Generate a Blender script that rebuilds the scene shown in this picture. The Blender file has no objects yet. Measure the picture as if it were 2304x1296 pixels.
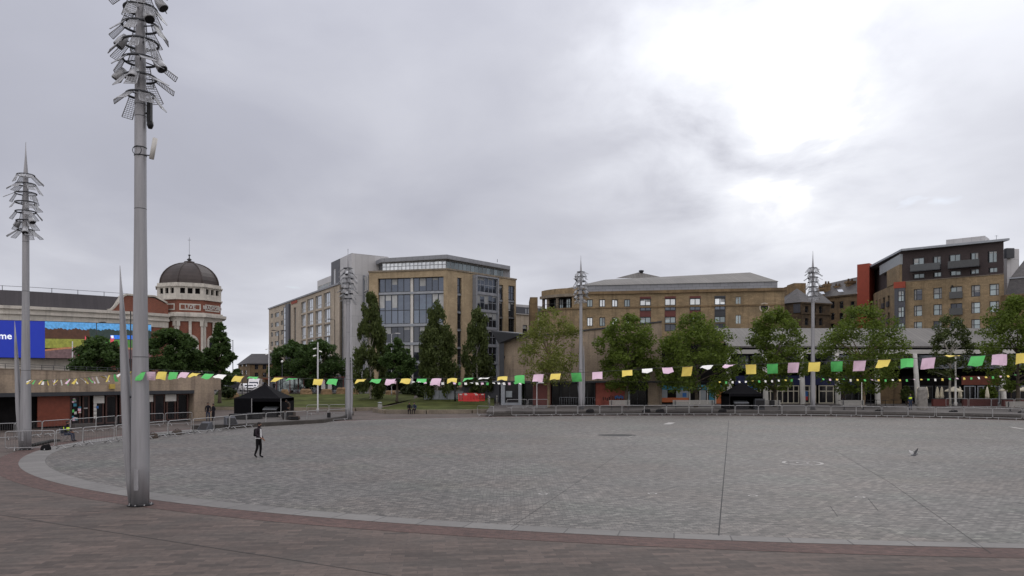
import bpy, math, random
import numpy as np
from mathutils import Vector, Matrix
R = math.radians
random.seed(7)
D = bpy.data
scn = bpy.context.scene
col = scn.collection

# ---------------- camera, sky, sun, exposure ----------------
FL, HX, HY, CH = 1700.0, 1152.0, 850.0, 4.0     # focal length in photo pixels, principal column, horizon row, eye height
cam = D.cameras.new('camera'); co_ = D.objects.new('camera', cam); col.objects.link(co_)
cam.sensor_width = 36; cam.lens = FL / 2304 * 36; cam.shift_y = (HY - 648) / 2304
cam.clip_end = 5000; cam.clip_start = 0.1
co_.location = (0, 0, CH); co_.rotation_euler = (R(90), 0, 0)
scn.camera = co_
scn.view_settings.view_transform = 'Standard'; scn.view_settings.look = 'None'
scn.view_settings.exposure = 0; scn.view_settings.gamma = 1
SUN_EL, SUN_AZ = 40, 20                         # degrees; azimuth to the right of the view direction
sun = D.lights.new('sun', 'SUN'); so = D.objects.new('sun', sun); col.objects.link(so)
sun.energy = 0.6; sun.angle = R(25); sun.color = (1, .97, .92)
so.rotation_euler = (R(90 - SUN_EL), 0, R(180 - SUN_AZ))
so.location = (0, 0, 60)

def make_world():
    w = D.worlds.new('World'); scn.world = w; w.use_nodes = True
    nt = w.node_tree; N = nt.nodes; L = nt.links; N.clear()
    def n(t, **k):
        x = N.new(t)
        for a, b in k.items(): setattr(x, a, b)
        return x
    def math_(op, a, b=None, clamp=False):
        x = n('ShaderNodeMath', operation=op, use_clamp=clamp)
        for i, v in enumerate((a, b)):
            if v is None: continue
            if isinstance(v, (int, float)): x.inputs[i].default_value = v
            else: L.new(v, x.inputs[i])
        return x.outputs[0]
    tc = n('ShaderNodeTexCoord'); sep = n('ShaderNodeSeparateXYZ'); L.new(tc.outputs['Generated'], sep.inputs[0])
    X, Y, Z = sep.outputs
    zz = math_('ADD', math_('MAXIMUM', Z, 0.0), 0.16)
    cx = n('ShaderNodeCombineXYZ'); L.new(math_('DIVIDE', X, zz), cx.inputs[0]); L.new(math_('DIVIDE', Y, zz), cx.inputs[1])
    def noise(scale, detail, rough, off, dist=0.0):
        m = n('ShaderNodeMapping'); m.inputs['Location'].default_value = off; L.new(cx.outputs[0], m.inputs[0])
        m.inputs['Scale'].default_value = (1, .8, 1)
        x = n('ShaderNodeTexNoise'); L.new(m.outputs[0], x.inputs['Vector'])
        x.inputs['Scale'].default_value = scale; x.inputs['Detail'].default_value = detail
        x.inputs['Roughness'].default_value = rough; x.inputs['Distortion'].default_value = dist
        return x.outputs[0]
    n1 = noise(.55, 6, .52, (3.1, 1.7, 0), .3); n2 = noise(1.7, 7, .5, (7.3, 2.2, 0), .4)
    base = math_('ADD', math_('MULTIPLY', n1, .55), math_('MULTIPLY', n2, .45))
    # the bright part of the overcast round the hidden sun
    d = Vector(((1650 - HX) / FL, 1, (HY - 60) / FL)).normalized(); d3 = Vector(((1790 - HX) / FL, 1, (HY - 300) / FL)).normalized()
    dot = n('ShaderNodeVectorMath', operation='DOT_PRODUCT'); L.new(tc.outputs['Generated'], dot.inputs[0]); dot.inputs[1].default_value = d
    dot3 = n('ShaderNodeVectorMath', operation='DOT_PRODUCT'); L.new(tc.outputs['Generated'], dot3.inputs[0]); dot3.inputs[1].default_value = d3
    g = math_('ADD', math_('POWER', math_('MAXIMUM', dot.outputs['Value'], 0.0), 60.0), math_('MULTIPLY', math_('POWER', math_('MAXIMUM', dot3.outputs['Value'], 0.0), 150.0), .9))
    dot2 = n('ShaderNodeVectorMath', operation='DOT_PRODUCT'); L.new(tc.outputs['Generated'], dot2.inputs[0]); dot2.inputs[1].default_value = Vector((.66, 1, .38)).normalized()
    g2 = math_('POWER', math_('MAXIMUM', dot2.outputs['Value'], 0.0), 7.0)
    low = math_('POWER', math_('SUBTRACT', 1.0, math_('MAXIMUM', Z, 0.0)), 9.0)
    n3 = noise(2.6, 8, .55, (2.6, 8.2, 0), .3)
    v = math_('ADD', math_('ADD', math_('MULTIPLY', math_('SUBTRACT', base, .5), 1.0), .345), math_('MULTIPLY', low, .60))
    gn = math_('MULTIPLY', g, math_('ADD', math_('MULTIPLY', math_('SUBTRACT', n3, .5), 6.5), 1.0))
    v = math_('ADD', v, math_('MULTIPLY', gn, .24))
    side = math_('MULTIPLY', g2, .33)
    v = math_('ADD', v, side)
    # a darker shelf of cloud across the middle heights
    dz = math_('DIVIDE', math_('SUBTRACT', Z, .23), .12)
    v = math_('SUBTRACT', v, math_('MULTIPLY', math_('POWER', 2.718, math_('MULTIPLY', math_('MULTIPLY', dz, dz), -1.0)), .10))
    cr = n('ShaderNodeValToRGB'); e = cr.color_ramp.elements
    e[0].position = .0; e[0].color = (.365, .375, .435, 1)
    e[1].position = 1.0; e[1].color = (1.05, 1.05, 1.07, 1)
    for p, c in ((.28, (.43, .44, .51)), (.5, (.56, .57, .635)), (.72, (.75, .765, .83)), (.88, (.86, .875, .93))):
        x = cr.color_ramp.elements.new(p); x.color = (*c, 1)
    L.new(v, cr.inputs[0])
    # thin breaks that let the blue sky through
    sky = n('ShaderNodeTexSky', sky_type='NISHITA'); sky.sun_disc = False
    sky.sun_elevation = R(SUN_EL); sky.sun_rotation = R(SUN_AZ)
    sm = n('ShaderNodeMix', data_type='RGBA', blend_type='MULTIPLY'); sm.inputs['Factor'].default_value = 1
    L.new(sky.outputs[0], sm.inputs['A']); sm.inputs['B'].default_value = (.12, .12, .12, 1)
    nb = noise(1.5, 5, .5, (12.4, 5.5, 0), .2)
    br = n('ShaderNodeMapRange'); br.inputs['From Min'].default_value = .66; br.inputs['From Max'].default_value = .76
    L.new(nb, br.inputs[0])
    mx = n('ShaderNodeMix', data_type='RGBA'); L.new(br.outputs[0], mx.inputs['Factor'])
    L.new(cr.outputs[0], mx.inputs['A']); L.new(sm.outputs['Result'], mx.inputs['B'])
    # an overcast sky is brightest overhead
    zen = math_('ADD', math_('MULTIPLY', math_('POWER', math_('MAXIMUM', Z, 0.0), 2.0), 1.3), 1.0)
    # unseen sky behind the viewer brightened, to put more light on the facades
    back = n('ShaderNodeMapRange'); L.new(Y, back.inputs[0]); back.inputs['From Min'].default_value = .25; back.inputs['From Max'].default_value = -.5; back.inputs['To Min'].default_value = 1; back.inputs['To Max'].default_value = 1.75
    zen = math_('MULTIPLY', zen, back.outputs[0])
    wm = n('ShaderNodeMix', data_type='RGBA', blend_type='MULTIPLY'); bf = n('ShaderNodeMapRange'); L.new(Y, bf.inputs[0]); bf.inputs['From Min'].default_value = .6; bf.inputs['From Max'].default_value = -.2
    L.new(bf.outputs[0], wm.inputs['Factor']); L.new(mx.outputs['Result'], wm.inputs['A']); wm.inputs['B'].default_value = (1.06, 1.0, .90, 1)
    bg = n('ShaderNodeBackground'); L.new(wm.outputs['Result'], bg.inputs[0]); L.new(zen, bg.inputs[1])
    out = n('ShaderNodeOutputWorld'); L.new(bg.outputs[0], out.inputs[0])
make_world()

# ---------------- helpers ----------------
def P(px, py, Y): return Vector(((px - HX) / FL * Y, Y, CH - (py - HY) / FL * Y))
def G(px, py, z=0.0):
    Y = FL * (CH - z) / (py - HY); return Vector(((px - HX) / FL * Y, Y, z))
def X_(px, Y): return (px - HX) / FL * Y
def Z_(py, Y): return CH - (py - HY) / FL * Y
def sm(t): t = max(0., min(1., t)); return t * t * (3 - 2 * t)
def gh(x, y): return 1.5 * sm((y - 88) / 27) * sm((0.6 - x) / 4)     # the ground rises behind the lawn
LOC = {}
def put(o, parent=None):
    col.objects.link(o)
    if parent is not None: o.parent = parent
    return o
def tag(o, label=None, cat=None, group=None, kind=None):
    if label: o['label'] = label
    if cat: o['category'] = cat
    if group: o['group'] = group
    if kind: o['kind'] = kind
    return o
def thing(name, label, cat, loc=(0, 0, 0), group=None, rz=0):
    o = D.objects.new(name, None); o.empty_display_size = .2; col.objects.link(o)
    o.location = loc; o.rotation_euler = (0, 0, rz); LOC[o] = Vector(loc)
    return tag(o, label, cat, group)
def kids(o): return [c for c in KIDS.get(o, [])]
KIDS = {}
def copy_tree(o, parent=None):
    c = o.copy(); col.objects.link(c); c.parent = parent
    if parent is not None: KIDS.setdefault(parent, []).append(c)
    for ch in list(KIDS.get(o, [])): copy_tree(ch, c)
    return c

class MB:
    def __init__(s): s.v = []; s.f = []; s.m = []; s.smooth = []
    def face(s, pts, m=0, sm_=False):
        b = len(s.v); s.v += [tuple(p) for p in pts]; s.f.append(tuple(range(b, b + len(pts)))); s.m.append(m); s.smooth.append(sm_)
    def hexa(s, p, m=0):
        b = len(s.v); s.v += [tuple(q) for q in p]
        for f in ((0, 3, 2, 1), (4, 5, 6, 7), (0, 1, 5, 4), (1, 2, 6, 5), (2, 3, 7, 6), (3, 0, 4, 7)):
            s.f.append(tuple(b + i for i in f)); s.m.append(m); s.smooth.append(False)
    def box(s, x0, x1, y0, y1, z0, z1, m=0):
        s.hexa([(x0, y0, z0), (x1, y0, z0), (x1, y1, z0), (x0, y1, z0), (x0, y0, z1), (x1, y0, z1), (x1, y1, z1), (x0, y1, z1)], m)
    def wbox(s, W, u0, u1, z0, z1, d0, d1, m=0):
        a, b = max(d0, d1), min(d0, d1)
        q = [W.pt(u0, z0, a), W.pt(u1, z0, a), W.pt(u1, z0, b), W.pt(u0, z0, b)]
        r = [W.pt(u0, z1, a), W.pt(u1, z1, a), W.pt(u1, z1, b), W.pt(u0, z1, b)]
        s.hexa(q + r, m)
    def tube(s, pts, r, n=8, m=0, caps=True, closed=False):
        pts = [Vector(p) for p in pts]; k = len(pts)
        rr = r if isinstance(r, (list, tuple)) else [r] * k
        b = len(s.v); ref = None
        for i, p in enumerate(pts):
            if closed: t = pts[(i + 1) % k] - pts[i - 1]
            else: t = pts[min(i + 1, k - 1)] - pts[max(i - 1, 0)]
            t.normalize()
            if ref is None:
                ref = Vector((0, 0, 1)).cross(t)
                if ref.length < .1: ref = Vector((1, 0, 0))
            a = (ref - t * ref.dot(t)).normalized(); ref = a; c = t.cross(a)
            for j in range(n):
                th = 2 * math.pi * j / n
                s.v.append(tuple(p + (a * math.cos(th) + c * math.sin(th)) * rr[i]))
        for i in range(k if closed else k - 1):
            i2 = (i + 1) % k
            for j in range(n):
                j2 = (j + 1) % n
                s.f.append((b + i * n + j, b + i * n + j2, b + i2 * n + j2, b + i2 * n + j)); s.m.append(m); s.smooth.append(True)
        if caps and not closed:
            s.f.append(tuple(b + j for j in reversed(range(n)))); s.f.append(tuple(b + (k - 1) * n + j for j in range(n)))
            s.m += [m, m]; s.smooth += [False, False]
    def lathe(s, c, prof, n=24, m=0, sm_=True, rot=0.0):
        b = len(s.v); c = Vector(c)
        for r, z in prof:
            for j in range(n):
                a = 2 * math.pi * j / n + rot
                s.v.append((c.x + r * math.cos(a), c.y + r * math.sin(a), c.z + z))
        for i in range(len(prof) - 1):
            for j in range(n):
                j2 = (j + 1) % n
                s.f.append((b + i * n + j, b + i * n + j2, b + (i + 1) * n + j2, b + (i + 1) * n + j)); s.m.append(m); s.smooth.append(sm_)
        s.f.append(tuple(b + j for j in reversed(range(n)))); s.m.append(m); s.smooth.append(False)
        s.f.append(tuple(b + (len(prof) - 1) * n + j for j in range(n))); s.m.append(m); s.smooth.append(False)
    def prism(s, poly, z0, z1, m=0):
        k = len(poly); z0f = z0 if callable(z0) else (lambda x, y: z0); z1f = z1 if callable(z1) else (lambda x, y: z1)
        lo = [(x, y, z0f(x, y)) for x, y in poly]; hi = [(x, y, z1f(x, y)) for x, y in poly]
        s.face(list(reversed(lo)), m); s.face(hi, m)
        for i in range(k):
            j = (i + 1) % k; s.face([lo[i], lo[j], hi[j], hi[i]], m)
    def wpoly(s, W, pts, d0, d1, m=0):
        """a flat plate on wall W from (u, z) points, between depths d0 and d1"""
        f = [W.pt(u, z, d1) for u, z in pts]; b = [W.pt(u, z, d0) for u, z in pts]
        s.face(f, m); s.face(list(reversed(b)), m); k = len(pts)
        for i in range(k):
            j = (i + 1) % k; s.face([b[i], b[j], f[j], f[i]], m)
    def mesh(s, name, off=Vector((0, 0, 0)), mats=()):
        me = D.meshes.new(name)
        v = [(x - off.x, y - off.y, z - off.z) for x, y, z in s.v]
        me.from_pydata(v, [], s.f); 
        for mt in mats: me.materials.append(mt)
        me.polygons.foreach_set('material_index', s.m); me.polygons.foreach_set('use_smooth', s.smooth)
        uv = me.uv_layers.new(name='UVMap').data; li = 0; buf = []
        for f in s.f:
            a, b, c = (Vector(s.v[f[0]]), Vector(s.v[f[1]]), Vector(s.v[f[2]]))
            nrm = (b - a).cross(c - a)
            if nrm.length < 1e-12 and len(f) > 3: nrm = (c - a).cross(Vector(s.v[f[3]]) - a)
            if nrm.length > 0: nrm.normalize()
            h = Vector((nrm.x, nrm.y)); 
            if abs(nrm.z) < .8 and h.length > 1e-6:
                h.normalize()
                for i in f: p = s.v[i]; buf += [-p[0] * h.y + p[1] * h.x, p[2]]
            else:
                for i in f: p = s.v[i]; buf += [p[0], p[1]]
        uv.foreach_set('uv', buf)
        me.update(); return me
    def build(s, name, mats, parent=None, loc=None):
        """link as one object; vertices are in world coordinates (in the thing's own when it stands at the origin)"""
        if not isinstance(mats, (list, tuple)): mats = [mats]
        off = LOC.get(parent, Vector((0, 0, 0))) if parent is not None else (Vector(loc) if loc is not None else Vector((0, 0, 0)))
        me = s.mesh(name, off, mats); o = D.objects.new(name, me); col.objects.link(o)
        LOC[o] = off
        if parent is not None: o.parent = parent; KIDS.setdefault(parent, []).append(o)
        else: o.location = off
        return o

class Wl:
    """vertical wall plane between two plan points; u runs from a to b, d is outward"""
    def __init__(s, a, b):
        s.a = Vector(a[:2]); s.b = Vector(b[:2]); e = s.b - s.a; s.len = e.length; s.e = e / s.len; s.n = Vector((s.e.y, -s.e.x))
    def pt(s, u, z, d=0.0):
        q = s.a + s.e * u + s.n * d; return Vector((q.x, q.y, z))
    def hit(s, px, py=HY, d=0.0):
        a = s.a + s.n * d; r = Vector(((px - HX) / FL, 1.0))
        # a + u e = t r
        det = s.e.x * (-r.y) - s.e.y * (-r.x)
        u = ((-a.x) * (-r.y) - (-a.y) * (-r.x)) / det
        q = a + s.e * u; t = q.y
        return u, CH - (py - HY) / FL * t
    def rect(s, x0, y0, x1, y1):
        u0 = s.hit(x0)[0]; u1 = s.hit(x1)[0]; xc = (x0 + x1) / 2
        return u0, u1, s.hit(xc, y1)[1], s.hit(xc, y0)[1]
def WP(pa, Ya, pb, Yb): return Wl((X_(pa, Ya), Ya), (X_(pb, Yb), Yb))

# ---------------- materials ----------------
def newmat(name):
    m = D.materials.new(name); m.use_nodes = True; nt = m.node_tree
    return m, nt, nt.nodes['Principled BSDF'], nt.nodes, nt.links
def mat(name, c, rough=.7, metal=0., var=.12, vs=1.5, bump=0., emis=None, es=1.0, spec=.5, isl=0.0, obj=0.0, st=1.0):
    m, nt, b, N, L = newmat(name)
    b.inputs['Roughness'].default_value = rough; b.inputs['Metallic'].default_value = metal; b.inputs['Specular IOR Level'].default_value = spec
    tc = N.new('ShaderNodeTexCoord'); no = N.new('ShaderNodeTexNoise'); no.inputs['Scale'].default_value = vs; no.inputs['Detail'].default_value = 5
    no.inputs['Roughness'].default_value = .6
    mpp = N.new('ShaderNodeMapping'); mpp.inputs['Scale'].default_value = (1, 1, st); L.new(tc.outputs['Object'], mpp.inputs[0]); L.new(mpp.outputs[0], no.inputs['Vector'])
    mr = N.new('ShaderNodeMapRange'); mr.inputs['From Min'].default_value = .3; mr.inputs['From Max'].default_value = .7
    mr.inputs['To Min'].default_value = 1 - var; mr.inputs['To Max'].default_value = 1 + var; L.new(no.outputs[0], mr.inputs[0])
    fac = mr.outputs[0]
    for amt, src in ((isl, 'i'), (obj, 'o')):
        if amt:
            if src == 'i': g = N.new('ShaderNodeNewGeometry').outputs['Random Per Island']
            else: g = N.new('ShaderNodeObjectInfo').outputs['Random']
            r2 = N.new('ShaderNodeMapRange'); r2.inputs['To Min'].default_value = 1 - amt; r2.inputs['To Max'].default_value = 1 + amt; L.new(g, r2.inputs[0])
            mu = N.new('ShaderNodeMath'); mu.operation = 'MULTIPLY'; L.new(fac, mu.inputs[0]); L.new(r2.outputs[0], mu.inputs[1]); fac = mu.outputs[0]
    vm = N.new('ShaderNodeVectorMath'); vm.operation = 'SCALE'; vm.inputs[0].default_value = c; L.new(fac, vm.inputs['Scale'])
    L.new(vm.outputs[0], b.inputs['Base Color'])
    if bump:
        bp = N.new('ShaderNodeBump'); bp.inputs['Strength'].default_value = bump; bp.inputs['Distance'].default_value = .05
        L.new(no.outputs[0], bp.inputs['Height']); L.new(bp.outputs[0], b.inputs['Normal'])
    if emis:
        ve = N.new('ShaderNodeVectorMath'); ve.operation = 'SCALE'; ve.inputs[0].default_value = emis; L.new(fac, ve.inputs['Scale']); L.new(ve.outputs[0], b.inputs['Emission Color']); b.inputs['Emission Strength'].default_value = es
    return m
def brick(name, cols, bw, bh, mortar=.006, mc=(.12, .1, .08), rough=.85, var=.3, vs=.35, bump=.25, fine=.12, rot=0., grime=0.):
    """coursed masonry or paving in UV metres; cols are two or three real colours"""
    m, nt, b, N, L = newmat(name)
    b.inputs['Roughness'].default_value = rough; b.inputs['Specular IOR Level'].default_value = .3
    uv = N.new('ShaderNodeUVMap'); mp = N.new('ShaderNodeMapping'); mp.inputs['Rotation'].default_value = (0, 0, rot); L.new(uv.outputs[0], mp.inputs[0])
    bt = N.new('ShaderNodeTexBrick'); L.new(mp.outputs[0], bt.inputs['Vector']); bt.inputs['Scale'].default_value = 1
    bt.inputs['Brick Width'].default_value = bw; bt.inputs['Row Height'].default_value = bh; bt.inputs['Mortar Size'].default_value = mortar
    bt.inputs['Mortar Smooth'].default_value = .3; bt.inputs['Color1'].default_value = (*cols[0], 1); bt.inputs['Color2'].default_value = (*cols[1], 1)
    bt.inputs['Mortar'].default_value = (*mc, 1); bt.inputs['Bias'].default_value = 0
    no = N.new('ShaderNodeTexNoise'); no.inputs['Scale'].default_value = vs; no.inputs['Detail'].default_value = 6; no.inputs['Roughness'].default_value = .6
    L.new(mp.outputs[0], no.inputs['Vector'])
    nf = N.new('ShaderNodeTexNoise'); nf.inputs['Scale'].default_value = 6; nf.inputs['Detail'].default_value = 3; L.new(mp.outputs[0], nf.inputs['Vector'])
    mr = N.new('ShaderNodeMapRange'); mr.inputs['From Min'].default_value = .3; mr.inputs['From Max'].default_value = .7
    mr.inputs['To Min'].default_value = 1 - var; mr.inputs['To Max'].default_value = 1 + var; L.new(no.outputs[0], mr.inputs[0])
    mf = N.new('ShaderNodeMapRange'); mf.inputs['From Min'].default_value = .3; mf.inputs['From Max'].default_value = .7
    mf.inputs['To Min'].default_value = 1 - fine; mf.inputs['To Max'].default_value = 1 + fine; L.new(nf.outputs[0], mf.inputs[0])
    mu = N.new('ShaderNodeMath'); mu.operation = 'MULTIPLY'; L.new(mr.outputs[0], mu.inputs[0]); L.new(mf.outputs[0], mu.inputs[1])
    cin = bt.outputs['Color']
    if len(cols) > 2:
        n2 = N.new('ShaderNodeTexNoise'); n2.inputs['Scale'].default_value = vs * 2.3; n2.inputs['Detail'].default_value = 5; L.new(mp.outputs[0], n2.inputs['Vector'])
        r3 = N.new('ShaderNodeMapRange'); r3.inputs['From Min'].default_value = .42; r3.inputs['From Max'].default_value = .68; r3.inputs['To Max'].default_value = .7; L.new(n2.outputs[0], r3.inputs[0])
        mx = N.new('ShaderNodeMix'); mx.data_type = 'RGBA'; L.new(r3.outputs[0], mx.inputs['Factor']); L.new(cin, mx.inputs['A']); mx.inputs['B'].default_value = (*cols[2], 1); cin = mx.outputs['Result']
    if grime:
        # rain streaks: noise stretched down the wall
        m3 = N.new('ShaderNodeMapping'); m3.inputs['Scale'].default_value = (1.6, .12, 1); L.new(uv.outputs[0], m3.inputs[0])
        n4 = N.new('ShaderNodeTexNoise'); n4.inputs['Scale'].default_value = 1.2; n4.inputs['Detail'].default_value = 6; L.new(m3.outputs[0], n4.inputs['Vector'])
        r4 = N.new('ShaderNodeMapRange'); r4.inputs['From Min'].default_value = .5; r4.inputs['From Max'].default_value = .75; r4.inputs['To Min'].default_value = 1; r4.inputs['To Max'].default_value = 1 - grime; L.new(n4.outputs[0], r4.inputs[0])
        m5 = N.new('ShaderNodeMath'); m5.operation = 'MULTIPLY'; L.new(mu.outputs[0], m5.inputs[0]); L.new(r4.outputs[0], m5.inputs[1]); mu = m5
    vm = N.new('ShaderNodeVectorMath'); vm.operation = 'SCALE'; L.new(cin, vm.inputs[0]); L.new(mu.outputs[0], vm.inputs['Scale'])
    L.new(vm.outputs[0], b.inputs['Base Color'])
    if bump:
        iv = N.new('ShaderNodeMath'); iv.operation = 'SUBTRACT'; iv.inputs[0].default_value = 1; L.new(bt.outputs['Fac'], iv.inputs[1])
        bp = N.new('ShaderNodeBump'); bp.inputs['Strength'].default_value = bump; bp.inputs['Distance'].default_value = .02
        L.new(iv.outputs[0], bp.inputs['Height']); L.new(bp.outputs[0], b.inputs['Normal'])
    return m
def glass(name, c, metal=.75, rough=.06, var=.5, wav=.03):
    m, nt, b, N, L = newmat(name)
    b.inputs['Roughness'].default_value = rough; b.inputs['Metallic'].default_value = metal
    oi = N.new('ShaderNodeObjectInfo'); ge = N.new('ShaderNodeNewGeometry')
    ad = N.new('ShaderNodeMath'); ad.operation = 'ADD'; L.new(oi.outputs['Random'], ad.inputs[0]); L.new(ge.outputs['Random Per Island'], ad.inputs[1])
    mr = N.new('ShaderNodeMapRange'); mr.inputs['From Max'].default_value = 2; mr.inputs['To Min'].default_value = 1 - var; mr.inputs['To Max'].default_value = 1 + var; L.new(ad.outputs[0], mr.inputs[0])
    vm = N.new('ShaderNodeVectorMath'); vm.operation = 'SCALE'; vm.inputs[0].default_value = c; L.new(mr.outputs[0], vm.inputs['Scale']); L.new(vm.outputs[0], b.inputs['Base Color'])
    tc = N.new('ShaderNodeTexCoord'); no = N.new('ShaderNodeTexNoise'); no.inputs['Scale'].default_value = .6; L.new(tc.outputs['Object'], no.inputs['Vector'])
    bp = N.new('ShaderNodeBump'); bp.inputs['Strength'].default_value = .5; bp.inputs['Distance'].default_value = wav; L.new(no.outputs[0], bp.inputs['Height']); L.new(bp.outputs[0], b.inputs['Normal'])
    return m
def leafmat(name, c, c2, trans=.35):
    m, nt, b, N, L = newmat(name)
    b.inputs['Roughness'].default_value = .6; b.inputs['Specular IOR Level'].default_value = .25
    ge = N.new('ShaderNodeNewGeometry'); tc = N.new('ShaderNodeTexCoord'); no = N.new('ShaderNodeTexNoise'); no.inputs['Scale'].default_value = .7; no.inputs['Detail'].default_value = 3
    L.new(tc.outputs['Object'], no.inputs['Vector'])
    ad = N.new('ShaderNodeMath'); ad.operation = 'ADD'; L.new(ge.outputs['Random Per Island'], ad.inputs[0]); L.new(no.outputs[0], ad.inputs[1])
    mr = N.new('ShaderNodeMapRange'); mr.inputs['From Min'].default_value = .3; mr.inputs['From Max'].default_value = 1.7; L.new(ad.outputs[0], mr.inputs[0])
    mx = N.new('ShaderNodeMix'); mx.data_type = 'RGBA'; mx.inputs['A'].default_value = (*c, 1); mx.inputs['B'].default_value = (*c2, 1); L.new(mr.outputs[0], mx.inputs['Factor'])
    L.new(mx.outputs['Result'], b.inputs['Base Color'])
    tr = N.new('ShaderNodeBsdfTranslucent'); L.new(mx.outputs['Result'], tr.inputs[0]); ms = N.new('ShaderNodeMixShader'); ms.inputs[0].default_value = trans
    L.new(b.outputs[0], ms.inputs[1]); L.new(tr.outputs[0], ms.inputs[2]); L.new(ms.outputs[0], N['Material Output'].inputs['Surface'])
    return m

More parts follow.
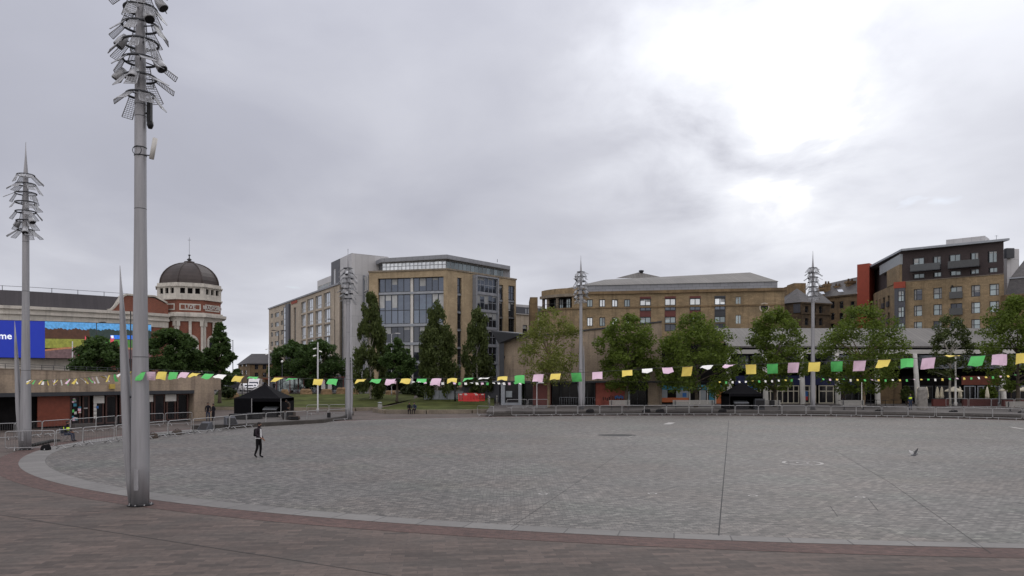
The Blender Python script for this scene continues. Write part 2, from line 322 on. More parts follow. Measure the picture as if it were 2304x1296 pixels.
M = dict(
 paving=brick('brown_paving', [(.120, .092, .079), (.062, .050, .044), (.078, .067, .060)], .62, .21, .006, (.06, .05, .05), .8, .2, .25, .25, .15, R(-6)),
 red_band=brick('red_setts', [(.110, .066, .057), (.075, .048, .042)], .2, .1, .005, (.06, .045, .045), .8, .2, .5, .3, .2, R(12)),
 ring=brick('pale_granite', [(.178, .172, .164), (.142, .137, .131)], 1.2, 3., .02, (.08, .078, .075), .7, .12, .5, .1, .08),
 lawn=mat('lawn', (.062, .072, .022), .95, var=.45, vs=.5, bump=.3, spec=.1),
 asphalt=mat('asphalt', (.055, .055, .058), .9, var=.25, vs=.4),
 slab=brick('terrace_paving', [(.11, .10, .094), (.08, .074, .07)], .9, .45, .006, (.06, .06, .06), .8, .2, .4, .15),
 kerbstone=brick('sandstone_kerb', [(.22, .185, .14), (.17, .145, .115)], 1.4, .5, .006, (.09, .08, .06), .8, .25, .8, .15),
 dark_kerb=mat('dark_stone_kerb', (.05, .044, .039), .8, var=.3, vs=1.5),  # plain dark brown stone for the steps and low bases
 joint=mat('joint', (.035, .035, .035), .9),
 stone=brick('honey_sandstone', [(.29, .215, .128), (.215, .16, .095), (.165, .13, .082)], .6, .26, .008, (.17, .13, .085), .9, .2, .18, .2, .15, grime=.35),
 stone_lt=brick('buff_sandstone', [(.37, .292, .19), (.31, .242, .155), (.255, .20, .13)], .6, .26, .008, (.24, .19, .13), .9, .15, .18, .2, .12, grime=.25),
 stone_dk=brick('brown_sandstone', [(.215, .15, .08), (.15, .105, .06), (.11, .08, .05)], .7, .3, .008, (.12, .09, .06), .9, .22, .15, .2, .15, grime=.4),
 stone_pale=brick('pale_sandstone', [(.43, .375, .30), (.38, .33, .265)], .9, .4, .006, (.19, .16, .12), .9, .15, .2, .12, .1, grime=.25),
 stone_slab=brick('sandstone_slabs', [(.34, .27, .20), (.285, .23, .175), (.24, .19, .15)], 1.3, .85, .006, (.14, .11, .08), .9, .25, .3, .12, .12, grime=.45),
 soot=brick('sooty_sandstone', [(.12, .085, .05), (.07, .052, .036), (.05, .04, .032)], .6, .28, .008, (.06, .05, .04), .95, .3, .4, .2),
 redbrick=brick('red_brick', [(.24, .085, .055), (.17, .065, .045)], .22, .075, .006, (.16, .10, .08), .9, .2, .3, .1, .1),
 faience=brick('cream_faience', [(.52, .49, .44), (.44, .42, .38)], 1.0, .5, .005, (.36, .34, .3), .55, .12, .5, .05, .05, grime=.3),
 slate=brick('slate_roof', [(.085, .08, .08), (.06, .058, .06)], .4, .22, .005, (.03, .03, .03), .7, .2, .4, .2),
 darkroof=brick('dark_roof_sheet', [(.05, .045, .05), (.042, .038, .043)], .6, 30, .02, (.03, .028, .03), .55, .15, .2, .1),
 metalroof=brick('standing_seam_roof', [(.135, .128, .12), (.115, .11, .104)], .55, 60, .03, (.07, .068, .066), .7, .15, .25, .3, .06),
 greyclad=brick('grey_cladding', [(.235, .245, .27), (.20, .21, .23)], 1.2, 3.3, .02, (.09, .095, .11), .45, .1, .2, .1, .04),
 darkclad=brick('dark_grey_cladding', [(.085, .09, .105), (.07, .075, .09)], 1.2, 3.3, .02, (.04, .04, .05), .5, .1, .2, .1, .04),
 palemetal=brick('pale_metal_cladding', [(.46, .46, .47), (.42, .42, .43)], 1.3, 4.0, .02, (.2, .2, .21), .4, .1, .2, .1, .05),
 blackbrick=brick('charcoal_brick', [(.06, .045, .045), (.045, .035, .036)], .22, .075, .008, (.035, .03, .03), .85, .12, .4, .1),
 orange=mat('orange_render', (.26, .045, .022), .7, var=.1),
 copper=mat('brown_copper_dome', (.04, .03, .028), .6, metal=.1, var=.3, vs=.6),
 steel=mat('galvanised_steel', (.33, .33, .335), .42, metal=.75, var=.1, vs=3),
 pole=mat('grey_painted_mast', (.27, .27, .285), .48, metal=.35, var=.2, vs=5, st=.06),
 mesh=mat('steel_mesh', (.40, .41, .43), .5, metal=.5),
 black=mat('black_metal', (.010, .010, .012), .5, spec=.25),
 tent=mat('black_canvas', (.006, .006, .0075), .8, bump=.4, vs=2, spec=.06),
 dkframe=mat('dark_frame', (.035, .038, .045), .5, metal=.3),
 greyframe=mat('grey_frame', (.26, .28, .31), .45, metal=.4),
 paleframe=mat('pale_frame', (.38, .39, .40), .6, var=.08),
 white=mat('white_paint', (.50, .49, .465), .6, var=.08),
 cream=mat('cream_paint', (.60, .56, .46), .7, var=.08),
 whitev=mat('white_car_paint', (.75, .75, .76), .25, var=.02),
 silver=mat('dark_car_paint', (.06, .065, .075), .3, var=.02),
 rubber=mat('rubber', (.02, .02, .02), .8),
 bench=mat('bench_slats', (.24, .235, .22), .7, var=.12, vs=6),
 redwall=mat('red_painted_wall', (.27, .07, .05), .8, var=.3, vs=1.2),
 maroon=mat('maroon_panel', (.10, .022, .018), .6, var=.12),
 redtimber=mat('red_timber', (.16, .035, .016), .6, var=.2, vs=3),
 redplast=mat('red_plastic', (.55, .03, .03), .5),
 void=mat('dark_interior', (.010, .0095, .010), .9, var=.3, spec=.03),
 blueglass=glass('blue_tinted_glass', (.085, .10, .13), .75, .06, .35),
 darkglass=glass('dark_glass', (.045, .05, .062), .75, .08, .6),
 paleglass=glass('pale_glass', (.52, .55, .58), .8, .1, .25),
 midglass=glass('grey_green_glass', (.19, .225, .24), .75, .08, .5),
 blackglass=mat('black_glass', (.010, .010, .012), .12, var=.4, obj=.5, spec=.22), railglass=mat('smoked_glass', (.035, .04, .045), .2, obj=.3), doorframe=mat('dark_red_timber', (.05, .018, .013), .6), bars=mat('thin_steel_bars', (.12, .12, .125), .5, metal=.5),
 blind=mat('window_blind', (.30, .31, .31), .7, obj=.3),
 teal=mat('teal_panel', (.03, .20, .30), .5), orangep=mat('orange_panel', (.50, .14, .05), .6), greyp=mat('grey_panel', (.24, .27, .29), .5),
 navy=mat('navy_fascia', (.012, .02, .10), .5), bluep=mat('blue_sign', (.02, .12, .36), .5), redp=mat('red_sign', (.4, .02, .03), .5),
 bark=mat('bark', (.075, .06, .045), .95, var=.4, vs=4, bump=.5), palebark=mat('pale_bark', (.34, .32, .28), .9, var=.5, vs=5), tanbark=mat('tan_bark', (.17, .12, .07), .9, var=.4, vs=3),
 boulder=mat('sandstone_boulder', (.20, .13, .07), .95, var=.35, vs=1.2, bump=.6),
 granite=mat('standing_stone', (.19, .18, .165), .95, var=.25, vs=2.5, bump=.6),
 skin=mat('skin', (.28, .15, .10), .6), hair=mat('hair', (.018, .012, .010), .8), navycl=mat('dark_clothing', (.016, .015, .020), .9, spec=.1), jacket=mat('dark_plum_jacket', (.022, .017, .022), .85, spec=.15, bump=.4, vs=9), shirt=mat('white_shirt', (.65, .65, .66), .8),
 hiviz=mat('hi_vis_fabric', (.55, .75, .02), .7), jeans=mat('blue_clothing', (.02, .03, .06), .9), brown=mat('brown_clothing', (.06, .045, .035), .9), pack=mat('black_nylon', (.008, .008, .009), .8, spec=.1),
 yel=mat('yellow_flag', (.70, .56, .12), .8, var=.05), grn=mat('green_flag', (.10, .50, .13), .8, var=.05), pnk=mat('pink_flag', (.68, .49, .60), .8, var=.05), wht=mat('white_flag', (.8, .8, .76), .8, var=.05),
 rope=mat('string', (.05, .05, .05), .9), parasol=mat('cream_canvas', (.70, .64, .50), .8, var=.06),
 bird=mat('pigeon_grey', (.12, .125, .135), .7), birdw=mat('pigeon_pale', (.5, .5, .5), .7),
 yellowbox=mat('yellow_box', (.45, .33, .07), .6), lamp=mat('lamp_globe', (.8, .8, .78), .3),
 chalk=mat('pale_stone_mark', (.36, .35, .335), .8),
 leaf_plane=leafmat('plane_leaves', (.058, .085, .013), (.15, .21, .034), .45), leaf_dark=leafmat('dark_leaves', (.026, .052, .014), (.07, .12, .03)),
 leaf_birch=leafmat('birch_leaves', (.038, .056, .015), (.10, .128, .036)), leaf_light=leafmat('light_leaves', (.10, .12, .028), (.21, .235, .055), .45),
 leaf_shrub=leafmat('shrub_leaves', (.02, .035, .012), (.06, .08, .028)),
)
# screen pictures give off their own light
def glow(name, c, s=1.0, var=.3, vs=2.5):
    return mat(name, tuple(x * .2 for x in c), .5, var=var, vs=vs, emis=c, es=s)
SCR = dict(blue=glow('screen_blue', (.002, .02, .30), .95, .03), sky=glow('screen_sky', (.09, .30, .60), .9), wood=glow('screen_wood', (.018, .032, .03)), rust=glow('screen_rust', (.055, .022, .012)),
  field=glow('screen_field', (.20, .21, .035), .9), grass=glow('screen_grass', (.05, .16, .03)), track=glow('screen_track', (.38, .16, .08), .8), earth=glow('screen_earth', (.10, .06, .065)), red=glow('screen_red', (.55, .06, .10)), white=glow('screen_white', (.85, .88, .95), 1.0, .02), lblue=glow('screen_light_blue', (.02, .15, .65)))

def setts_material():
    """granite setts: laid courses of varied greys, with broad patches of brown and green stone"""
    m, nt, b, N, L = newmat('granite_setts')
    b.inputs['Roughness'].default_value = .62; b.inputs['Specular IOR Level'].default_value = .45
    uv = N.new('ShaderNodeUVMap')
    wn = N.new('ShaderNodeTexNoise'); wn.inputs['Scale'].default_value = .8; wn.inputs['Detail'].default_value = 2; L.new(uv.outputs[0], wn.inputs['Vector'])
    wv = N.new('ShaderNodeVectorMath'); wv.operation = 'SCALE'; wv.inputs['Scale'].default_value = .12; L.new(wn.outputs['Color'], wv.inputs[0])
    av = N.new('ShaderNodeVectorMath'); av.operation = 'ADD'; L.new(uv.outputs[0], av.inputs[0]); L.new(wv.outputs[0], av.inputs[1])
    bt = N.new('ShaderNodeTexBrick'); L.new(av.outputs[0], bt.inputs['Vector']); bt.inputs['Scale'].default_value = 1
    bt.inputs['Brick Width'].default_value = .23; bt.inputs['Row Height'].default_value = .15; bt.inputs['Mortar Size'].default_value = .012; bt.inputs['Mortar Smooth'].default_value = .4
    bt.inputs['Color1'].default_value = (.146, .137, .126, 1); bt.inputs['Color2'].default_value = (.053, .050, .046, 1); bt.inputs['Mortar'].default_value = (.05, .046, .043, 1)
    def ramp(scale, a, c, lo, hi, det=4, src=uv, sx=1.):
        mp = N.new('ShaderNodeMapping'); mp.inputs['Scale'].default_value = (sx, 1, 1); mp.inputs['Location'].default_value = (scale * 3.3, scale * 7.1, 0); L.new(src.outputs[0], mp.inputs[0])
        no = N.new('ShaderNodeTexNoise'); no.inputs['Scale'].default_value = scale; no.inputs['Detail'].default_value = det; no.inputs['Roughness'].default_value = .6; L.new(mp.outputs[0], no.inputs['Vector'])
        r = N.new('ShaderNodeMapRange'); r.inputs['From Min'].default_value = a; r.inputs['From Max'].default_value = c; r.inputs['To Min'].default_value = lo; r.inputs['To Max'].default_value = hi; L.new(no.outputs[0], r.inputs[0])
        return r.outputs[0]
    mx = N.new('ShaderNodeMix'); mx.data_type = 'RGBA'; mx.blend_type = 'MULTIPLY'; L.new(ramp(.16, .45, .62, 0, 1), mx.inputs['Factor']); L.new(bt.outputs[0], mx.inputs['A']); mx.inputs['B'].default_value = (1.05, .98, .94, 1)
    m2 = N.new('ShaderNodeMix'); m2.data_type = 'RGBA'; m2.blend_type = 'MULTIPLY'; L.new(ramp(.23, .5, .65, 0, 1), m2.inputs['Factor']); L.new(mx.outputs['Result'], m2.inputs['A']); m2.inputs['B'].default_value = (.93, 1.0, .96, 1)
    k = ramp(.11, .32, .68, .82, 1.16); k2 = ramp(3.4, .32, .68, .86, 1.16, 4, sx=.7); k3 = ramp(6.5, .35, .65, .66, 1.45, 3, sx=.6)
    a = N.new('ShaderNodeMath'); a.operation = 'MULTIPLY'; L.new(k, a.inputs[0]); L.new(k2, a.inputs[1])
    c = N.new('ShaderNodeMath'); c.operation = 'MULTIPLY'; L.new(a.outputs[0], c.inputs[0]); L.new(k3, c.inputs[1])
    vm = N.new('ShaderNodeVectorMath'); vm.operation = 'SCALE'; L.new(m2.outputs['Result'], vm.inputs[0]); L.new(c.outputs[0], vm.inputs['Scale']); L.new(vm.outputs[0], b.inputs['Base Color'])
    iv = N.new('ShaderNodeMath'); iv.operation = 'SUBTRACT'; iv.inputs[0].default_value = 1; L.new(bt.outputs['Fac'], iv.inputs[1])
    bp = N.new('ShaderNodeBump'); bp.inputs['Strength'].default_value = .5; bp.inputs['Distance'].default_value = .02; L.new(iv.outputs[0], bp.inputs['Height']); L.new(bp.outputs[0], b.inputs['Normal'])
    return m
M['setts'] = setts_material()

# ---------------- the setting ----------------
EX, EY, EA, EB = 17.0, 48.5, 43.0, 30.5        # the oval plaza
def ell(t, off=0.0):
    c, s = math.cos(t), math.sin(t); n = Vector((c / EA, s / EB)).normalized()
    return Vector((EX + EA * c + n.x * off, EY + EB * s + n.y * off))
def structure(name, mb, m): return tag(mb.build(name, m), kind='structure')
def ground():
    mb = MB(); xs = sorted(set([-2500, -1200, -600, -300, -200, -150] + list(range(-120, 21, 4)) + [40, 80, 150, 300, 600, 1200, 2500]))
    ys = sorted(set([-300, -100, -40, 0, 40, 80] + [84 + 2 * i for i in range(20)] + [130, 150, 200, 300, 600, 1200, 3500]))
    idx = {}
    for x in xs:
        for y in ys: idx[x, y] = len(mb.v); mb.v.append((x, y, gh(x, y)))
    for i in range(len(xs) - 1):
        for j in range(len(ys) - 1):
            a, b, c, d = xs[i], xs[i + 1], ys[j], ys[j + 1]
            mb.f.append((idx[a, c], idx[b, c], idx[b, d], idx[a, d])); mb.m.append(0); mb.smooth.append(True)
    structure('ground', mb, M['paving'])
ground()
def ring(name, o0, o1, z, m, n=200, t0=0, t1=2 * math.pi):
    mb = MB()
    for i in range(n):
        a, b = t0 + (t1 - t0) * i / n, t0 + (t1 - t0) * (i + 1) / n
        p = [ell(a, o0), ell(a, o1), ell(b, o1), ell(b, o0)]
        mb.face([(q.x, q.y, z) for q in p])
    return structure(name, mb, m)
def ringw(name, w0, w1, z, m, n=240):
    mb = MB()
    for i in range(n):
        a, b = 2 * math.pi * i / n, 2 * math.pi * (i + 1) / n
        p = [ell(a, w0(a)), ell(a, w1(a)), ell(b, w1(b)), ell(b, w0(b))]
        mb.face([(q.x, q.y, z) for q in p])
    # ring stones laid across: uv along the ring
    o = structure(name, mb, m); uv = o.data.uv_layers[0].data
    for i in range(n):
        s0, s1 = i * 230 / n, (i + 1) * 230 / n
        for k, (u, v) in enumerate(((s0, 0), (s0, 1), (s1, 1), (s1, 0))): uv[i * 4 + k].uv = (u, v)
    return o
w_ring = lambda t: .5 + .6 * sm((-math.cos(t)) * 1.0)
mb = MB(); mb.face([(*ell(2 * math.pi * i / 240), .008) for i in range(240)]); structure('plaza_setts', mb, M['setts'])
ringw('kerb_ring', lambda t: 0, w_ring, .012, M['ring'])
ringw('red_paving_band', w_ring, lambda t: w_ring(t) + 1.0, .006, M['red_band'])
def channel(pts, w, name='drain_channel', z=.013, m='joint'):
    mb = MB()
    for (a, b) in zip(pts, pts[1:]):
        a, b = Vector(a[:2]), Vector(b[:2]); e = (b - a).normalized(); n_ = Vector((-e.y, e.x)) * w / 2
        mb.face([(*(a - n_), z), (*(a + n_), z), (*(b + n_), z), (*(b - n_), z)][::-1])
    return structure(name, mb, M[m])
channel([G(1617, 1206), G(1640, 945)], .035)
channel([G(1150, 1187), G(1300, 1085), G(1440, 990)], .014)
channel([G(2230, 1246), G(2000, 1085), G(1880, 1015)], .016)
channel([G(-300, 1112), G(0, 1159), G(668, 1262), G(1100, 1330)], .022, 'paving_joint', .009)
channel([G(1953, 1122), G(1976, 1150)], .02); channel([G(1868, 1140), G(1885, 1163)], .02)
def flat_ring(c, r0, r1, name, m, z=.014):
    mb = MB()
    for i in range(40):
        a, b = i * math.pi / 20, (i + 1) * math.pi / 20
        if i % 9 == 4: continue
        mb.face([(c.x + r0 * math.cos(a), c.y + r0 * math.sin(a), z), (c.x + r1 * math.cos(a), c.y + r1 * math.sin(a), z), (c.x + r1 * math.cos(b), c.y + r1 * math.sin(b), z), (c.x + r0 * math.cos(b), c.y + r0 * math.sin(b), z)])
    return structure(name, mb, m)
flat_ring(G(1806, 1042), .78, .92, 'fountain_ring', M['chalk']); flat_ring(G(1806, 1042), .2, .3, 'fountain_ring', M['chalk'])
for x, y in ((1468, 1111), (1694, 1116), (1222, 1112), (1935, 1119), (1930, 958), (2060, 961), (1380, 969)): flat_ring(G(x, y), .10, .17, 'fountain_jet', M['chalk'])
mb = MB(); c = G(1388, 979.5)
mb.face([(c.x + 1.35 * math.cos(a * .2618), c.y + .85 * math.sin(a * .2618), .015) for a in range(24)]); structure('drain_cover', mb, M['joint'])
for a, b, w in (((1500, 955), (1512, 951), .6), ((2275, 961), (2304, 966), .3), ((1425, 981), (1412, 985), .05)): channel([G(*a), G(*b)], w, 'paving_patch', .014, 'chalk')

# right terrace, reached by two low steps
T0, T1 = R(116), R(8)
def terr(off): return [ell(T0 + (T1 - T0) * i / 60, off) for i in range(61)]
def terrace():
    for nm, o, z0, z1, m in (('step', 1.7, 0, .17, 'dark_kerb'), ('step', 2.1, .17, .34, 'dark_kerb'), ('terrace', 2.5, .34, .5, 'slab')):
        p = terr(o); bo = p[0]; poly = [(q.x, q.y) for q in p] + [(90, 50 - o), (150, 60), (150, 260), (bo.x - .5, 260)]
        mb = MB(); mb.prism(list(reversed(poly)), z0, z1); structure(nm, mb, M[m])
terrace()
def h2(x, y): return .42 + 1.12 * sm((y - 90) / 26)
def lawn(name, pts, lift=0.0):
    """a grass bank held by a low kerb wall: pts are the front edge, then the back edge"""
    f, bk = pts; mb = MB(); n = 14
    rows = []
    for i in range(len(f)):
        rows.append([Vector((f[i][0] + (bk[i][0] - f[i][0]) * j / n, f[i][1] + (bk[i][1] - f[i][1]) * j / n)) for j in range(n + 1)])
    for i in range(len(f) - 1):
        for j in range(n):
            q = [rows[i][j], rows[i + 1][j], rows[i + 1][j + 1], rows[i][j + 1]]
            mb.face([(p.x, p.y, h2(p.x, p.y) + lift) for p in q], 0, True)
    structure(name, mb, M['lawn'])
    mb = MB()
    for i in range(len(f) - 1):
        a, b = Vector(f[i]), Vector(f[i + 1]); e = (b - a).normalized(); n_ = Vector((e.y, -e.x))
        for k0, k1, z0, z1 in ((0, .4, 0, .44),):
            q = [a + n_ * k1, b + n_ * k1, b - n_ * .05, a - n_ * .05]
            mb.hexa([(p.x, p.y, z0) for p in q] + [(p.x, p.y, z1 + lift) for p in q])
    structure('lawn_kerb', mb, M['kerbstone'])
def gp(px, Y): return (X_(px, Y), Y)
lawn('lawn', ([gp(430, 93), gp(560, 92), gp(700, 90.5), gp(800, 90.5), gp(850, 92), gp(880, 98), gp(930, 104)], [gp(430, 112), gp(560, 114), gp(700, 116), gp(800, 117), gp(850, 117), gp(900, 117), gp(935, 117)]))
lawn('lawn', ([gp(846, 88), gp(870, 84.5), gp(960, 84), gp(1060, 85), gp(1112, 87)], [gp(870, 92.5), gp(900, 98), gp(960, 112), gp(1050, 112), gp(1112, 108)]))
mb = MB()
rp = [gp(300, 118.2), gp(1090, 118.2), gp(1090, 133), gp(300, 133)]; mb.face([(x, y, 1.56) for x, y in rp]); structure('street_pavement', mb, M['slab'])
mb = MB(); mb.face([(x, y, 1.53) for x, y in (gp(330, 133), gp(605, 133), gp(598, 400), gp(500, 400))]); structure('road', mb, M['asphalt'])
# platform in front of the tent
def platform():
    p = [G(432, 958, .3), G(520, 955.5, .3), G(640, 949, .3), G(728, 944, .3), G(770, 938, .3)]
    b = [Vector((q.x * 1.0 - 1, q.y + 10, 0)) for q in p]
    mb = MB(); mb.prism([(q.x, q.y) for q in p] + [(q.x, q.y) for q in reversed(b)], .0, .27); structure('stage_platform', mb, M['dark_kerb'])
    mb = MB(); mb.prism([(q.x - .1, q.y - .12) for q in p] + [(q.x, q.y) for q in reversed(b)], .27, .34); structure('stage_paving', mb, M['slab'])
platform()

# ---------------- building tools ----------------
def shell(root, fp, z0, z1, holes, m, name='wall', depth=.35, top=True):
    """closed masonry shell over footprint fp (counter-clockwise); holes[i] = rects (u0,u1,z0,z1) in edge i, with real reveals"""
    mb = MB(); k = len(fp)
    for i in range(k):
        W = Wl(fp[i], fp[(i + 1) % k]); hs = [(max(a, .01), min(b, W.len - .01), max(c, z0 + .01), min(d, z1 - .01)) for a, b, c, d in holes.get(i, [])]
        us = sorted(set([0, W.len] + [h[0] for h in hs] + [h[1] for h in hs])); zs = sorted(set([z0, z1] + [h[2] for h in hs] + [h[3] for h in hs]))
        for a in range(len(us) - 1):
            for c in range(len(zs) - 1):
                uc, zc = (us[a] + us[a + 1]) / 2, (zs[c] + zs[c + 1]) / 2
                if us[a + 1] - us[a] < 1e-4 or zs[c + 1] - zs[c] < 1e-4: continue
                if any(h[0] < uc < h[1] and h[2] < zc < h[3] for h in hs): continue
                mb.face([W.pt(us[a], zs[c]), W.pt(us[a + 1], zs[c]), W.pt(us[a + 1], zs[c + 1]), W.pt(us[a], zs[c + 1])])
        for h in hs:
            q = [(h[0], h[2]), (h[1], h[2]), (h[1], h[3]), (h[0], h[3])]
            for j in range(4):
                p, r = q[j], q[(j + 1) % 4]
                mb.face([W.pt(*p, 0), W.pt(*p, -depth), W.pt(*r, -depth), W.pt(*r, 0)])
    if top: mb.face([(x, y, z1) for x, y in fp])
    return mb.build(name, m, root)
def window(root, W, r, nx=1, ny=1, fm='dkframe', gm='darkglass', rec=.2, bar=.07, name='window', bars=None, zbars=None, sub='pane'):
    u0, u1, z0, z1 = r
    if u1 < u0: u0, u1 = u1, u0
    mb = MB(); d0, d1 = -rec - .06, -rec + .03
    mb.wbox(W, u0, u1, z0, z0 + bar, d0, d1); mb.wbox(W, u0, u1, z1 - bar, z1, d0, d1)
    mb.wbox(W, u0, u0 + bar, z0 + bar, z1 - bar, d0, d1); mb.wbox(W, u1 - bar, u1, z0 + bar, z1 - bar, d0, d1)
    us = bars if bars is not None else [u0 + (u1 - u0) * i / nx for i in range(1, nx)]
    zs = zbars if zbars is not None else [z0 + (z1 - z0) * i / ny for i in range(1, ny)]
    for u in us: mb.wbox(W, u - bar / 2, u + bar / 2, z0 + bar, z1 - bar, d0, d1 - .004)
    for z in zs: mb.wbox(W, u0 + bar, u1 - bar, z - bar / 2, z + bar / 2, d0, d1 - .008)
    f = mb.build(name, M[fm], root)
    # panes: one small mesh per window, each light its own slightly different sheet
    g = MB(); ue = [u0] + list(us) + [u1]; ze = [z0] + list(zs) + [z1]
    for a in range(len(ue) - 1):
        for b in range(len(ze) - 1):
            j = [random.uniform(-.006, .006) for _ in range(4)]
            g.face([W.pt(ue[a], ze[b], -rec - .02 + j[0]), W.pt(ue[a + 1], ze[b], -rec - .02 + j[1]), W.pt(ue[a + 1], ze[b + 1], -rec - .02 + j[2]), W.pt(ue[a], ze[b + 1], -rec - .02 + j[3])])
    mats_ = [M[gm]]
    if gm in ('midglass', 'blueglass', 'darkglass', 'paleglass') and name != 'penthouse_glazing' and (z1 - z0) < 9:
        mats_.append(M['blind'])
        for a in range(len(ue) - 1):
            if random.random() < .38:
                hh = (z1 - z0) * random.choice((.12, .2, .3, .45, .6)); dd = -rec - .005
                g.face([W.pt(ue[a] + bar, z1 - hh, dd), W.pt(ue[a + 1] - bar, z1 - hh, dd), W.pt(ue[a + 1] - bar, z1 - bar, dd), W.pt(ue[a] + bar, z1 - bar, dd)], 1)
    g.build(sub, mats_, f)
    return (u0, u1, z0, z1)
def band(root, W, u0, u1, z0, z1, out, m, name='cornice', d0=0.0):
    mb = MB(); mb.wbox(W, u0, u1, z0, z1, d0, out); return mb.build(name, M[m] if isinstance(m, str) else m, root)
def text(s, W, u, z, size, m, parent=None, d=.05, name='lettering', ext=.02, align='CENTER', bold=0.0):
    c = D.curves.new(name, 'FONT'); c.body = s; c.size = size; c.align_x = align; c.align_y = 'CENTER'; c.extrude = ext; c.offset = bold; c.resolution_u = 2
    c.materials.append(m if not isinstance(m, str) else M[m]); o = D.objects.new(name, c); col.objects.link(o)
    p = W.pt(u, z, d); ang = math.atan2(W.e.y, W.e.x)
    o.rotation_euler = (R(90), 0, ang)
    if parent is not None: o.parent = parent; p = p - LOC[parent]; KIDS.setdefault(parent, []).append(o)
    o.location = p; bpy.context.view_layer.update()
    me = D.meshes.new_from_object(o.evaluated_get(bpy.context.evaluated_depsgraph_get())); q = D.objects.new(name, me); col.objects.link(q); q.parent = parent
    q.location = o.location; q.rotation_euler = o.rotation_euler
    if parent is not None: KIDS[parent].remove(o); KIDS[parent].append(q)
    D.objects.remove(o); LOC[q] = Vector((0, 0, 0)); return q

